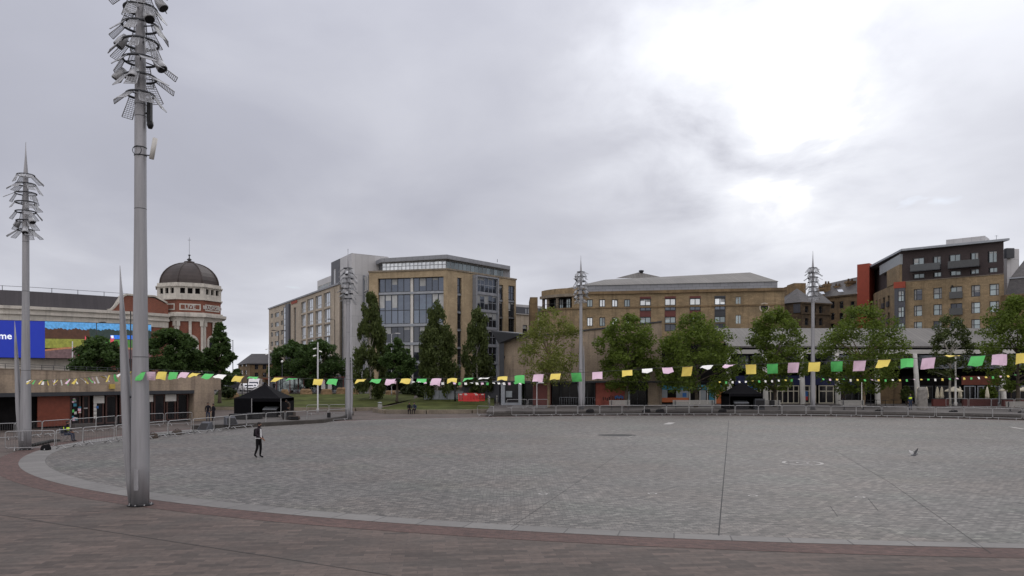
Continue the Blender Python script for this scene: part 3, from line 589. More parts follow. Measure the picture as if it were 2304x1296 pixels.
# ---------------- the glazed office block ----------------
def office():
    A = Vector(gp(605, 205)); B = Vector(gp(764, 150)); b0 = gp(830, 143.8); b1 = gp(1007, 140); c1 = gp(1161, 155)
    root = thing('office_building', 'large sandstone and glass office block with a set-back glazed top floor', 'building', (B.x, B.y, 1.4))
    W = Wl(A, B); zt = Z_(640, 150); holes = []
    # left wing: a grid of tall bays
    cx = [(677, 687.5), (691, 705), (709, 724), (728, 743.5)]
    rows_l = [(679, 704), (708, 734), (736, 763), (766, 792), (796, 820)]; rows_r = [(658, 690), (694.5, 726), (729, 756), (757, 790), (794, 822)]
    for i, (a, b) in enumerate(cx):
        t = i / 3
        for (y0, y1), (q0, q1) in zip(rows_l, rows_r):
            r = W.rect(a, y0 + (q0 - y0) * t, b, y1 + (q1 - y1) * t)
            holes.append(window(root, W, r, 4, 1, 'paleframe', 'paleglass', .3, .14, zbars=[r[2] + .8]))
    for a, b in ((609.5, 614), (618.5, 627.5), (632, 636.5)):
        for k in range(5):
            y = 706 + k * 21 - (a - 609) * .28 * (1 - k * .12); holes.append(window(root, W, W.rect(a, y, b, y + 10), 2, 1, 'greyframe', 'midglass', .2, .12))
    holes.append(window(root, W, W.rect(637.5, 690, 646, 800), 2, 8, 'greyframe', 'paleglass', .1, .2))
    holes.append(window(root, W, W.rect(661, 692, 665.5, 800), 1, 8, 'dkframe', 'paleglass', .3, .15))
    holes.append(window(root, W, W.rect(752.3, 650, 754.2, 775), 1, 1, 'dkframe', 'darkglass', .3, .06))
    bk = Vector((6, 40)); shell(root, [tuple(A), tuple(B), (B.x + 2, B.y + 30), (A.x + 14, A.y + 8)], 0, zt, {0: holes}, M['stone_pale'])
    mb = MB(); u0, u1 = W.hit(646.5)[0], W.hit(654)[0]; mb.wbox(W, u0, u1, 0, Z_(688, 190), 0, .5); mb.build('stair_panel', M['darkclad'], root)
    mb = MB(); u0, u1 = W.hit(656)[0], W.hit(669)[0]; mb.wbox(W, u0, u1, zt - .75, zt - .1, 0, .12); mb.build('red_fascia', M['orange'], root)
    band(root, W, -.2, W.len, zt, zt + .35, .25, 'greyclad', 'coping', -.3)
    # set-back attic of the left wing
    W2 = Wl(W.pt(W.hit(699)[0], 0, -1.5), W.pt(W.len + 1, 0, -1.5)); h = W2.hit(700, 638)[1]
    mb = MB(); mb.wbox(W2, 0, W2.len, zt, h, -12, 0); o = mb.build('attic', M['palemetal'], root)
    r = (1, W2.len - .5, zt + .6, zt + 1.9); window(root, W2, r, 22, 1, 'white', 'midglass', -.12, .12, name='attic_window')
    # grey stair tower
    T = [Vector(gp(745.6, 158)), Vector(gp(791, 146)), Vector(gp(873, 150.5)), Vector((X_(873, 150.5), 170)), Vector((X_(745.6, 158), 175))]
    zT = Z_(569.4, 146); mb = MB()
    mb.prism([tuple(p) for p in T], 0, lambda x, y: zT); 
    o = mb.build('stair_tower', M['palemetal'], root)
    Wt = Wl(T[0], T[1]); mb = MB(); mb.wbox(Wt, 0, Wt.len * .45, 0, zT - .02, -.02, .05); mb.build('dark_cladding', M['darkclad'], root)
    window(root, Wt, Wt.rect(752.5, 606, 755.5, 650), 1, 1, 'white', 'paleglass', -.08, .08, name='slot_window')
    Wt2 = Wl(T[1], T[2]); mb = MB(); mb.wbox(Wt2, Wt2.len * .3, Wt2.len * .36, 0, 24, -.1, .1); mb.build('service_strip', M['greyclad'], root)
    window(root, Wt, Wt.rect(767, 678, 772, 850), 1, 9, 'greyframe', 'paleglass', -.1, .12, name='stair_window')
    window(root, Wt, (Wt.len - 1.6, Wt.len - .1, 1, 4), 1, 2, 'greyframe', 'midglass', -.1, .12, name='stair_window')
    # splayed glazed link between the tower and the main block
    Lk = WP(812, 150.2, 829, 144.6)
    mb = MB(); zl = Z_(622, 147); mb.wbox(Lk, 0, Lk.len, 0, zl, -3, 0); mb.build('link_block', M['greyclad'], root)
    for k in range(7): window(root, Lk, (.3, Lk.len - .3, 2.2 + k * 3.1, 4.9 + k * 3.1), 3, 1, 'white', 'paleglass', -.1, .12, name='link_window')
    # main block
    zt = Z_(607, 140); W = Wl(b0, b1); hb = []
    u0, u1, _, z1 = W.rect(850, 624.5, 998, 640)
    bars = [W.hit(x)[0] for x in (864, 878.5, 892.5, 906, 920.5, 928.5, 941, 956.5, 970, 984)]
    zr = [W.hit(925, y)[1] for y in (624.5, 656, 661, 728, 734, 770, 776, 812, 818, 850)]
    for a in range(0, len(zr), 2):
        zb = [W.hit(925, 697)[1]] if a == 2 else []
        window(root, W, (u0, u1, zr[a + 1], zr[a]), 1, 1, 'dkframe', 'blueglass' if a < 4 else 'darkglass', .55, .13, bars=bars, zbars=zb)
    mb = MB()
    for a in range(1, len(zr) - 1, 2): mb.wbox(W, u0, u1, zr[a + 1], zr[a], -.7, -.3)
    mb.build('floor_band', M['greyframe'], root)
    mb = MB(); mb.wbox(W, W.hit(921.5)[0], W.hit(927.5)[0], 1.5, z1, -.52, -.46); mb.build('column', M['white'], root)
    hb.append((u0, u1, 1.6, z1))
    W2 = Wl(b1, c1); hc = []
    for a, b, y0 in ((1029, 1038.5, 625), (1123.5, 1132, 641), (1144, 1158.5, 643)):
        ua, ub, _, zz = W2.rect(a, y0, b, y0 + 10)
        for k in range(6):
            zh = zz - k * 3.35
            hc.append(window(root, W2, (ua, ub, max(zh - 2.9, 1.7), zh), 2 if b - a > 12 else 1, 2, 'dkframe', 'blueglass' if k < 2 else 'darkglass', .3, .12))
            if k < 5: hc.append((ua, ub, zh - 3.35, zh - 2.9)); band(root, W2, ua, ub, zh - 3.35 + .01, zh - 2.9 - .01, -.15, 'greyframe', 'spandrel', -.34)
    shell(root, [b0, b1, c1, (c1[0] - 3, 178), (b0[0] + 1, 178)], 0, zt, {0: hb, 1: hc}, M['stone_lt'], depth=.7)
    # projecting grey bay
    ua, ub, _, zz = W2.rect(1066, 626, 1112, 640)
    mb = MB(); mb.wbox(W2, ua - .35, ua, 3.2, zz + .3, 0, 1.0); mb.wbox(W2, ub, ub + .35, 3.2, zz + .3, 0, 1.0); mb.wbox(W2, ua, ub, zz, zz + .3, 0, 1.0)
    for k in range(1, 6): mb.wbox(W2, ua, ub, zz - k * 3.35, zz - k * 3.35 + .45, 0, .75)
    bay = mb.build('bay_frame', M['greyclad'], root)
    for k in range(6): window(root, W2, (ua, ub, zz - k * 3.35 - 2.9, zz - k * 3.35), 5, 2, 'greyframe', 'blueglass' if k < 2 else 'darkglass', -.55, .1, name='bay_window')
    mb = MB(); mb.wbox(W2, ua + 1, ub + .2, 2.2, 2.6, 0, 3.2); mb.build('entrance_canopy', M['greyclad'], root)
    mb = MB(); mb.wbox(W2, ub - 1.6, ub - .3, 2.6, 6.0, 2.0, 3.2); mb.build('entrance_pier', M['greyclad'], root)
    # glazed penthouse under an overhanging roof
    pen = [Vector(gp(860, 147)), Vector(gp(1004, 143)), Vector(gp(1136, 156.5))]
    z0, z1p = zt, Z_(585, 143)
    for i, nn in ((0, 16), (1, 15)):
        Wp = Wl(pen[i], pen[i + 1])
        window(root, Wp, (0, Wp.len, z0, z1p), nn, 1, 'greyframe', 'paleglass' if i == 0 else 'midglass', 0, .12, name='penthouse_glazing', zbars=[z0 + 1.5] if i == 0 else [])
    Wl0 = Wl(Vector(gp(826, 158)), pen[0]); window(root, Wl0, (0, Wl0.len, z0, z1p), 8, 1, 'greyframe', 'darkglass', 0, .12, name='penthouse_glazing')
    roof = [Vector(gp(818, 156)), Vector(gp(858, 146)), Vector(gp(1005, 141.3)), Vector(gp(1148, 156)), Vector((X_(1148, 156) - 1, 175)), Vector((X_(818, 156), 178))]
    mb = MB(); mb.prism([tuple(p) for p in roof], z1p, Z_(572.5, 141.3)); rf = mb.build('roof', M['greyclad'], root)
    mb = MB(); Wc = Wl(Vector(gp(1128, 155.8)), Vector(gp(1147.5, 157.2))); mb.wbox(Wc, 0, Wc.len, zt, z1p, -6, 0); mb.build('plant_room', M['greyclad'], root)
    mb = MB(); mb.prism([tuple(p) for p in [pen[0] + Vector((.5, .5)), pen[1] + Vector((0, .5)), pen[2] + Vector((-.5, .8)), Vector((pen[2].x - 1, 172)), Vector((pen[0].x, 172))]], zt, z1p - .01); mb.build('penthouse_core', M['void'], root)
    for i, WW in enumerate((W, W2)): band(root, WW, -.1, WW.len + .1, zt, zt + .3, .18, 'kerbstone', 'coping', -.4)
    mb = MB(); mb.tube([P(1119, 590, 160), P(1119, 583, 160)], .05, 6); mb.tube([P(783, 570, 150), P(783, 560, 150)], .05, 6); mb.build('aerial', M['dkframe'], root)
office()

# ---------------- stone block with the rounded corner and metal roof ----------------
def corner_block():
    Ya, Yb = 134.3, 128.0; a = Vector(gp(1311, Ya)); b = Vector(gp(1765, Yb)); W = Wl(a, b)
    root = thing('stone_building', 'long honey sandstone block with rounded corner balcony and grey metal roof', 'building', (a.x, a.y, .5))
    zt = Z_(649.5, Yb); H = []
    for x in (1327, 1355, 1383, 1411):
        for y0, y1, bl in ((673.5, 690.5, 0), (714, 734, 1)):
            H.append(window(root, W, W.rect(x - 6.5, y0, x + 6.5, y1), 2, 1, 'dkframe', 'paleglass' if (x + y0) % 3 < 2 else 'midglass', .18, .12))
    for x in (1452, 1508, 1564, 1620):
        u0, u1, _, z1 = W.rect(x - 12.5, 671, x + 12.5, 680)
        for k, (p, q) in enumerate(((671, 687), (688, 698.5), (712, 727), (728.5, 745))):
            dy = (1536 - x) * .011
            H.append(window(root, W, W.rect(x - 12.5, p + dy, x + 12.5, q + dy), 2, 1, 'dkframe', ('paleglass', 'blueglass', 'midglass', 'darkglass')[k], .2, .14))
        zp = [W.hit(x, y + (1536 - x) * .011)[1] for y in (666.5, 671, 698.5, 712)]
        mb = MB(); mb.wbox(W, u0, u1, zp[1], zp[0], -.1, .02); mb.wbox(W, u0, u1, zp[3], zp[2], -.22, -.08); mb.build('maroon_panel', M['maroon'] if x != 1620 else M['dkframe'], root)
        H.append((u0, u1, zp[3] + .002, zp[2] - .002))
    for y0, y1 in ((667, 684.5), (708.5, 729)): H.append(window(root, W, W.rect(1654.5, y0, 1668, y1), 2, 1, 'kerbstone', 'midglass', .15, .12))
    pts = [(a.x, a.y)]
    back = [(b.x + 1, b.y + 26), (a.x - 3, a.y + 26)]
    shell(root, [tuple(a), tuple(b)] + back, 0, zt, {0: H}, M['stone'], depth=.3)
    # round window
    u, z = W.hit(1720, 692); mb = MB(); k = 24
    for r0, r1, d, m in ((.62, .85, .03, 1), ):
        for i in range(k):
            t0, t1 = i * 2 * math.pi / k, (i + 1) * 2 * math.pi / k
            mb.face([W.pt(u + r0 * math.cos(t0), z + r0 * math.sin(t0), d), W.pt(u + r1 * math.cos(t0), z + r1 * math.sin(t0), d), W.pt(u + r1 * math.cos(t1), z + r1 * math.sin(t1), d), W.pt(u + r0 * math.cos(t1), z + r0 * math.sin(t1), d)])
    rw = mb.build('round_window', M['stone_pale'], root)
    mb = MB(); mb.face([W.pt(u + .63 * math.cos(i * .2618), z + .63 * math.sin(i * .2618), .02) for i in range(24)]); mb.build('pane', M['black'], rw)
    # string course, cornice
    zs = W.hit(1500, 690)[1]; band(root, W, 0, W.len, zs - .12, zs + .12, .14, 'stone_dk', 'string_course')
    band(root, W, -.3, W.len + .3, zt - .35, zt + .15, .35, 'stone_dk', 'cornice', -.3)
    # rounded corner drum with a recessed balcony
    cx, cy, r = a.x + .2, a.y + 7.6, 7.6; zd = Z_(657, 141); mb = MB(); n = 22; t0, t1 = R(196), R(272)
    def arc(r_, t): return (cx + r_ * math.cos(t), cy + r_ * math.sin(t))
    zb0, zb1 = Z_(694, 136), Z_(669, 136)
    def drum(z0, z1, r0, nm, m, ta=t0, tb=t1, rin=5.6, k=n):
        mb = MB(); P0 = [arc(r0, ta + (tb - ta) * i / k) for i in range(k + 1)]; Pi = [arc(rin, tb - (tb - ta) * i / k) for i in range(k + 1)]
        mb.prism(P0 + Pi, z0, z1); return mb.build(nm, M[m], root)
    drum(0, zb0 - .3, r, 'drum_wall', 'stone'); drum(zb1 + .5, zd, r, 'drum_parapet', 'stone'); drum(zb1, zb1 + .5, r + .35, 'drum_lintel', 'kerbstone')
    drum(zb0 - .3, zb0, r + .2, 'drum_course', 'stone_dk'); drum(zb0, zb1, r, 'drum_pier', 'stone', R(254), t1)
    drum(zb0, zb1, r - 1.6, 'balcony_back', 'void', t0, R(254))
    for t in (R(197.5), R(212), R(231)):
        mb = MB(); p = arc(r - .35, t); mb.lathe((p[0], p[1], zb0), [(.28, 0), (.28, zb1 - zb0)], 14); mb.build('balcony_column', M['kerbstone'], root)
    mb = MB(); mb.tube([(*arc(r - .1, R(197) + R(57) * i / 14), zb0 + .9) for i in range(15)], .04, 6); mb.build('balcony_rail', M['dkframe'], root)
    for i in range(3):
        W3 = Wl(arc(r - 1.55, R(214 + i * 13)), arc(r - 1.55, R(224 + i * 13))); window(root, W3, (.1, W3.len - .1, zb0 + .1, zb1 - .2), 2, 1, 'dkframe', 'midglass', -.12, .1, name='balcony_door')
    mb = MB(); mb.box(*[q for q in (X_(1192, 150), X_(1209, 150))], 148, 158, 0, Z_(671, 150)); mb.build('rear_turret', M['stone_dk'], root)
    # roof: grey upstand, then the sloping seamed metal
    e0 = W.pt(-1.0, 0, -.8); e1 = W.pt(W.hit(1751)[0], 0, -.8); za, zb = zt + .15, zt + 1.35
    mb = MB(); mb.wbox(W, W.hit(1280)[0] + 1.5, W.hit(1751)[0], za - .1, zb, -3, -.8); 
    mb.build('roof_upstand', M['greyclad'], root)
    Y0 = 129.5; rz = Z_(620, 139)
    q = [(W.pt(-.5, 0, -.6)), (W.pt(W.hit(1753)[0], 0, -.6))]
    def z3(v, z): return (v.x, v.y, z)
    r0 = W.pt(W.hit(1345)[0] + .6, 0, -10.5); r1 = W.pt(W.hit(1672)[0] + 2.4, 0, -10.5)
    bk0, bk1 = W.pt(-1, 0, -20), W.pt(W.hit(1753)[0], 0, -20); lf = Vector(arc(6.8, R(205))); lf2 = Vector(arc(6.8, R(235))); lf3 = Vector(arc(6.8, R(262)))
    mb = MB(); rz0 = rz - .1
    F_ = mb.face
    F_([z3(q[0], zb), z3(q[1], zb), z3(r1, rz + .6), z3(r0, rz0)])
    F_([z3(q[1], zb), z3(bk1, zb), z3(r1, rz + .6)]); F_([z3(bk1, zb), z3(bk0, zb), z3(r0, rz0), z3(r1, rz + .6)])
    zl = zd - .1
    F_([z3(q[0], zb), z3(r0, rz0), (lf3.x, lf3.y, zl + .3)]); F_([(lf3.x, lf3.y, zl + .3), z3(r0, rz0), (lf2.x, lf2.y, zl)]); F_([(lf2.x, lf2.y, zl), z3(r0, rz0), (lf.x, lf.y, zl - .2)]); F_([(lf.x, lf.y, zl - .2), z3(r0, rz0), z3(bk0, zb)])
    mb.build('roof', M['metalroof'], root)
    pk = P(1438, 612.5, 150); mb = MB()
    bs = [P(1385, 626, 148), P(1500, 626, 148), P(1500, 626, 156), P(1385, 626, 156)]
    mb.face([bs[0], bs[1], pk]); mb.face([bs[1], bs[2], pk]); mb.face([bs[2], bs[3], pk]); mb.face([bs[3], bs[0], pk]); mb.build('roof_lantern', M['metalroof'], root)
    mb = MB(); p = P(1443, 612, 150); mb.lathe((p.x, p.y, p.z - 1), [(.35, 0), (.35, 1.0), (.5, 1.05), (.5, 1.3), (.1, 1.4)], 12); mb.build('vent', M['dkframe'], root)
corner_block()

# ---------------- low buildings seen in the gap ----------------
def gap_buildings():
    root = thing('retail_building', 'low pale building with dark fascia seen in the gap beside the office block', 'building', (*gp(1185, 170), .5))
    W = WP(1150, 170, 1226, 176); z = Z_(699, 170)
    r = window(root, W, W.rect(1176, 731, 1186, 760), 1, 2, 'dkframe', 'darkglass', .2, .1)
    shell(root, [tuple(W.a), tuple(W.b), (W.b.x, W.b.y + 15), (W.a.x, W.a.y + 15)], 0, Z_(705.5, 170), {0: [r]}, M['stone_pale'])
    band(root, W, 0, W.len, Z_(705.5, 170), Z_(689.5, 170), .3, 'darkclad', 'fascia', -.5)
    mb = MB(); mb.wbox(W, 0, W.len, Z_(689.5, 170), Z_(683, 170), -10, -.5); mb.build('roof', M['palemetal'], root)
    band(root, W, 0, W.len, Z_(706.3, 170), Z_(705, 170), .45, 'white', 'white_trim', .31)
    for i, x in enumerate((1181, 1187, 1193, 1199, 1205)):
        u, zz = W.hit(x, 700.5); mb = MB(); mb.wbox(W, u - .2, u + .2, zz - .55, zz + .55, .3, .38); mb.build('sign_letter', M['greyframe'], root)
    root = thing('corner_house', 'small brown stone building with grey sloping roof at the end of the street', 'building', (*gp(570, 185), 1.4))
    W = WP(562, 180, 612, 180); zt = Z_(818, 180); H = []
    for x in (577, 595):
        for y0, y1 in ((820.5, 831), (838.5, 848)): H.append(window(root, W, W.rect(x - 4, y0, x + 4, y1), 2, 2, 'dkframe', 'darkglass', .2, .12))
    Wl2 = WP(536, 198, 562, 180); H2 = []
    for x in (543, 552):
        for y0, y1 in ((815, 825), (833, 843)): H2.append(window(root, Wl2, Wl2.rect(x - 2.5, y0, x + 2.5, y1), 1, 2, 'dkframe', 'darkglass', .2, .12))
    shell(root, [tuple(Wl2.a), tuple(W.a), tuple(W.b), (W.b.x, 200)], 0, zt, {0: H2, 1: H}, M['stone_dk'])
    mb = MB(); a, b, c_ = W.pt(-.4, zt, .5), W.pt(W.len, zt, .5), P(612, 796, 190); d = P(566, 796, 190); e = Wl2.pt(-.3, zt + .0, .4)
    mb.face([a, b, c_, d]); mb.face([e, a, d]); mb.face([e, d, (d.x, 205, zt), (e.x, 205, zt)]); mb.face([d, c_, (c_.x, 205, zt), (d.x, 205, zt)])
    mb.build('roof', M['slate'], root)
    band(root, W, 0, W.len, zt - .25, zt, .3, 'dkframe', 'gutter')
    mb = MB(); mb.wbox(W, 3.5, W.len, Z_(853.5, 180), Z_(851, 180), 0, 1.6); mb.build('awning', M['redtimber'], root)
gap_buildings()

# ---------------- the sloping sandstone wall building with the flared canopy ----------------
def wedge():
    W = WP(1123, 97, 1489, 94); a, b = W.a, W.b
    root = thing('sandstone_pavilion', 'sandstone hall with long sloping-topped blank wall over a dark glazed ground floor', 'building', (a.x, a.y, .5))
    zb = Z_(857, 96); ztl, ztr = Z_(766, 97), Z_(725, 94)
    def zf(u): return ztl + (ztr - ztl) * u / W.len
    mb = MB(); u9 = W.len; ub = W.hit(1458)[0]
    mb.wpoly(W, [(0, zb), (u9, zb), (u9, ztr), (0, ztl)], -.8, 0); mb.build('wall', M['stone_slab'], root)
    mb = MB(); mb.wpoly(W, [(-.1, ztl), (u9, ztr), (u9, ztr + .15), (-.1, ztl + .15)], -.9, .15); mb.build('coping', M['dkframe'], root)
    mb = MB(); mb.wbox(W, ub, u9, .5, zb, -.8, 0); mb.wbox(W, u9 - .001, u9, zb, ztr, -14, -.8); mb.build('pier', M['stone_slab'], root)
    mb = MB(); mb.wbox(W, 0, u9, zb - .22, zb, -3.2, .12); mb.build('soffit', M['dkframe'], root)
    mb = MB(); mb.wbox(W, 0, ub, .5, zb - .22, -3.3, -3.1); mb.wbox(W, -.1, 0, .5, ztl, -14, -.85); mb.wbox(W, 0, u9, .5, ztl, -14, -13); mb.build('back_wall', M['void'], root)
    mb = MB(); mb.wbox(W, 0.1, u9 - .1, zb - .01, zb + .2, -13, -.85); mb.build('ceiling', M['dkframe'], root)
    # glazing
    for x0, x1, n in ((1240, 1300, 3), (1303, 1338, 2), (1414, 1455, 2), (1176, 1196, 1)):
        u0, u1 = W.hit(x0)[0], W.hit(x1)[0]; window(root, W, (u0, u1, .55, zb - .25), n, 1, 'dkframe', 'blackglass', 1.6, .08, name='shopfront')
    for x0, x1, m in ((1340, 1410, 'redwall'), (1198, 1238, 'maroon')):
        u0, u1 = W.hit(x0)[0], W.hit(x1)[0]; mb = MB(); mb.wbox(W, u0, u1, .5, zb - .25, -1.7, -.5); rp_ = mb.build('red_wall', M[m], root)
        if x0 == 1340:
            g = MB(); rnd = random.Random(3)
            for k in range(11):
                u = u0 + .9 + k * .24; z = 1.2 + rnd.uniform(-.1, .1)
                g.wbox(W, u, u + rnd.uniform(.06, .16), z, z + rnd.uniform(.3, .6), -.5, -.49)
            g.build('graffiti', M['black'], rp_)
            g = MB()
            for k in range(5): g.wbox(W, u0 + 2.4 + k * .22, u0 + 2.58 + k * .22, 1.35 + .1 * (k % 2), 1.7 + .1 * (k % 2), -.5, -.488)
            g.build('blue_graffiti', M['bluep'], rp_)
    mb = MB(); u = W.hit(1413)[0]; mb.wbox(W, u, u + .25, .5, zb - .22, -.5, -.3); mb.build('door_post', M['greyp'], root)
    mb = MB(); mb.tube([W.pt(W.hit(1300)[0], zb - .2, -.3), W.pt(W.hit(1306)[0], .5, .1)], .12, 8); mb.build('raking_column', M['greyframe'], root)
    # lobby box at the left end
    mb = MB(); u0, u1 = W.hit(1128)[0], W.hit(1174)[0]
    mb.wbox(W, u0, u0 + .5, .5, zb - .24, -.4, .3); mb.wbox(W, u1 - .4, u1, .5, zb - .24, -.4, .3); mb.wbox(W, u0 + .5, u1 - .4, .5, .8, -.4, .2); mb.build('lobby_frame', M['greyframe'], root)
    window(root, W, (u0 + .5, u1 - .4, .8, zb - .3), 1, 1, 'dkframe', 'blackglass', .1, .08, name='lobby_window')
    mb = MB(); mb.wbox(W, W.hit(1138)[0], W.hit(1152)[0], 1.5, 2.3, -.06, -.02); mb.build('notice', M['greyp'], root)
    mb = MB()
    for k in range(16): u = W.hit(1258)[0] + k * .3; mb.tube([W.pt(u, .5, -.6), W.pt(u, 1.5, -.6)], .018, 5)
    mb.tube([W.pt(W.hit(1258)[0], 1.5, -.6), W.pt(W.hit(1338)[0], 1.5, -.6)], .03, 6); mb.build('handrail', M['greyframe'], root)
    # flared canopy on a dark column
    p = P(1128, 757, 96.4); cz = p.z; mb = MB()
    top = [P(1105, 746, 96), P(1172, 753, 94.5), P(1185, 752, 102), P(1112, 746, 104)]; z_t = .14
    bot = [Vector((p.x - .35, p.y - .5, cz - .9)), Vector((p.x + .9, p.y - .5, cz - .7)), Vector((p.x + 1, p.y + 1, cz - .7)), Vector((p.x - .3, p.y + 1, cz - .9))]
    mb.hexa(bot + [Vector(t) for t in top]); mb.hexa([Vector(t) for t in top] + [Vector(t) + Vector((0, 0, z_t)) for t in top])
    cp = mb.build('canopy', M['dkframe'], root)
    mb = MB(); mb.box(p.x - .25, p.x + .35, p.y - .35, p.y + .3, zb, cz - .8); mb.build('column', M['dkframe'], root)
    mb = MB(); mb.box(X_(1148, 95.8), X_(1166, 95.8), 95.9, 96.3, Z_(759.5, 96), Z_(754.5, 96)); mb.build('clerestory', M['paleglass'], root)
    mb = MB(); mb.wbox(W, .5, .75, Z_(806, 96), Z_(800, 96), 0, .2); mb.build('wall_light', M['black'], root)
wedge()

# ---------------- arcade with metal roof and white columns ----------------
def arcade():
    root = thing('shopping_arcade', 'low arcade with seamed grey metal roof on tall white columns', 'building', (*gp(1900, 100), .5))
    Y = 99.0; W = WP(1488, Y, 2420, Y); zbm0, zbm1 = Z_(796, Y), Z_(786.5, Y)
    mb = MB(); mb.wbox(W, W.hit(1640)[0], W.len, zbm0, zbm1, -.5, 0); mb.build('beam', M['white'], root)
    u0 = W.hit(1640)[0]
    mb = MB(); p = [W.pt(u0, zbm1 + .45, -.2), W.pt(W.len, zbm1 + .45, -.2), W.pt(W.len, Z_(738, 106), -7.5), W.pt(u0, Z_(738, 106), -7.5)]
    q = [v - Vector((0, 0, .2)) for v in p]; mb.hexa(q + p); mb.build('roof', M['metalroof'], root)
    mb = MB(); mb.wbox(W, u0, W.len, .5, zbm1 + .3, -7.6, -7.4); mb.wbox(W, u0, W.len, zbm1, zbm1 + .42, -.6, -.3); mb.build('rear_wall', M['void'], root)
    mb = MB(); mb.wbox(W, u0, W.len, zbm0 - 1.9, zbm0 - .1, -3.0, -2.8); mb.build('upper_glazing', M['darkglass'], root)
    for x in (1638, 1719, 1802, 1881, 1970, 2057, 2252, 2330):
        mb = MB(); top = Vector((X_(x, Y), Y - .15, zbm0)); bt = Vector((X_(x + (5 if x == 2057 else 2), Y), Y - .4, .5))
        mb.tube([bt, bt + (top - bt) * .02, top], [.34, .34, .26 if x == 2057 else .30], 12); mb.build('column', M['white'], root)
    # shopfronts behind the columns
    Ws = WP(1488, Y + 2.2, 1652, Y + 2.2)
    Wz = lambda y: Z_(y, Y + 2.2)
    mb = MB(); mb.wbox(Ws, 0, Ws.len, .5, zbm0 + 1.5, -1, -.25); mb.build('shop_wall', M['void'], root)
    for x0, x1, y0, y1, m, nm in ((1490, 1630, 866, 877, 'teal', 'shop_fascia'), (1490, 1550, 895, 905, 'orangep', 'orange_shop_panel'), (1490, 1502, 877, 895, 'greyp', 'grey_shop_panel'), (1522, 1550, 877, 895, 'greyp', 'grey_shop_panel'),
                          (1596, 1608, 878, 908, 'teal', 'teal_shop_panel'), (1611, 1627, 878, 908, 'orangep', 'orange_shop_panel'), (1576, 1589, 878, 902, 'greyp', 'grey_shop_panel'), (1536, 1545, 884, 893, 'bluep', 'blue_poster')):
        z0_, z1_ = Wz(y1), Wz(y0); d = .0 if nm != 'blue_poster' else .03
        mb = MB(); mb.wbox(Ws, Ws.hit(x0)[0], Ws.hit(x1)[0], z0_, z1_, -.22 + d, -.1 + d); mb.build(nm, M[m], root)
    for x in (1551, 1574, 1591, 1609.5, 1628): mb = MB(); u = Ws.hit(x)[0]; mb.wbox(Ws, u, u + .13, .5, Wz(866), -.2, .0); mb.build('shop_mullion', M['white'], root)
    text('EVENTS', Ws, Ws.hit(1519)[0], Wz(900), .5, 'pnk', root, -.08) if False else None
    # dark blue bank front
    Wb = WP(1655, Y + 2.6, 1985, Y + 2.6); Zb = lambda y: Z_(y, Y + 2.6)
    mb = MB(); mb.wbox(Wb, 0, Wb.hit(1962)[0], Zb(866), Zb(845), -.3, -.1); mb.build('navy_fascia', M['navy'], root)
    for x0, x1 in ((1660, 1712), (1722, 1745), (1748, 1798), (1806, 1836), (1842, 1876), (1888, 1960)):
        window(root, Wb, (Wb.hit(x0)[0], Wb.hit(x1)[0], .55, Zb(867)), max(1, round((x1 - x0) / 14)), 1, 'cream' if x0 < 1880 else 'dkframe', 'blackglass', 0, .12, name='shopfront', zbars=[Zb(880)])
    for x0, x1, y0, y1, m in ((1808, 1817, 880, 892, 'bluep'), (1808, 1817, 892, 900, 'redp'), (1655, 1712, 868, 876, 'bluep')):
        mb = MB(); mb.wbox(Wb, Wb.hit(x0)[0], Wb.hit(x1)[0], Zb(y1), Zb(y0), .0, .05); mb.build('poster', M[m], root)
    # restaurant end
    Wr = WP(1972, Y + 2.6, 2420, Y + 2.6)
    for x0, x1, z0, z1, m, nm in ((1972, 2030, .5, Zb(860), 'stone_dk', 'stone_pier'), (2165, 2250, Zb(866), Zb(846), 'redtimber', 'red_fascia'), (2030, 2165, Zb(884), Zb(846), 'void', 'recess'), (2250, 2420, .5, Zb(846), 'void', 'recess')):
        mb = MB(); mb.wbox(Wr, Wr.hit(x0)[0], Wr.hit(x1)[0], z0, z1, -.4, -.15); mb.build(nm, M[m], root)
    for x0, x1 in ((2040, 2100), (2105, 2160), (2170, 2196), (2200, 2226), (2228, 2250), (2262, 2330)):
        window(root, Wr, (Wr.hit(x0)[0], Wr.hit(x1)[0], .55, Zb(868)), 2, 1, 'greyframe' if x0 > 2165 else 'dkframe', 'blackglass', .1, .12, name='restaurant_window')
arcade()

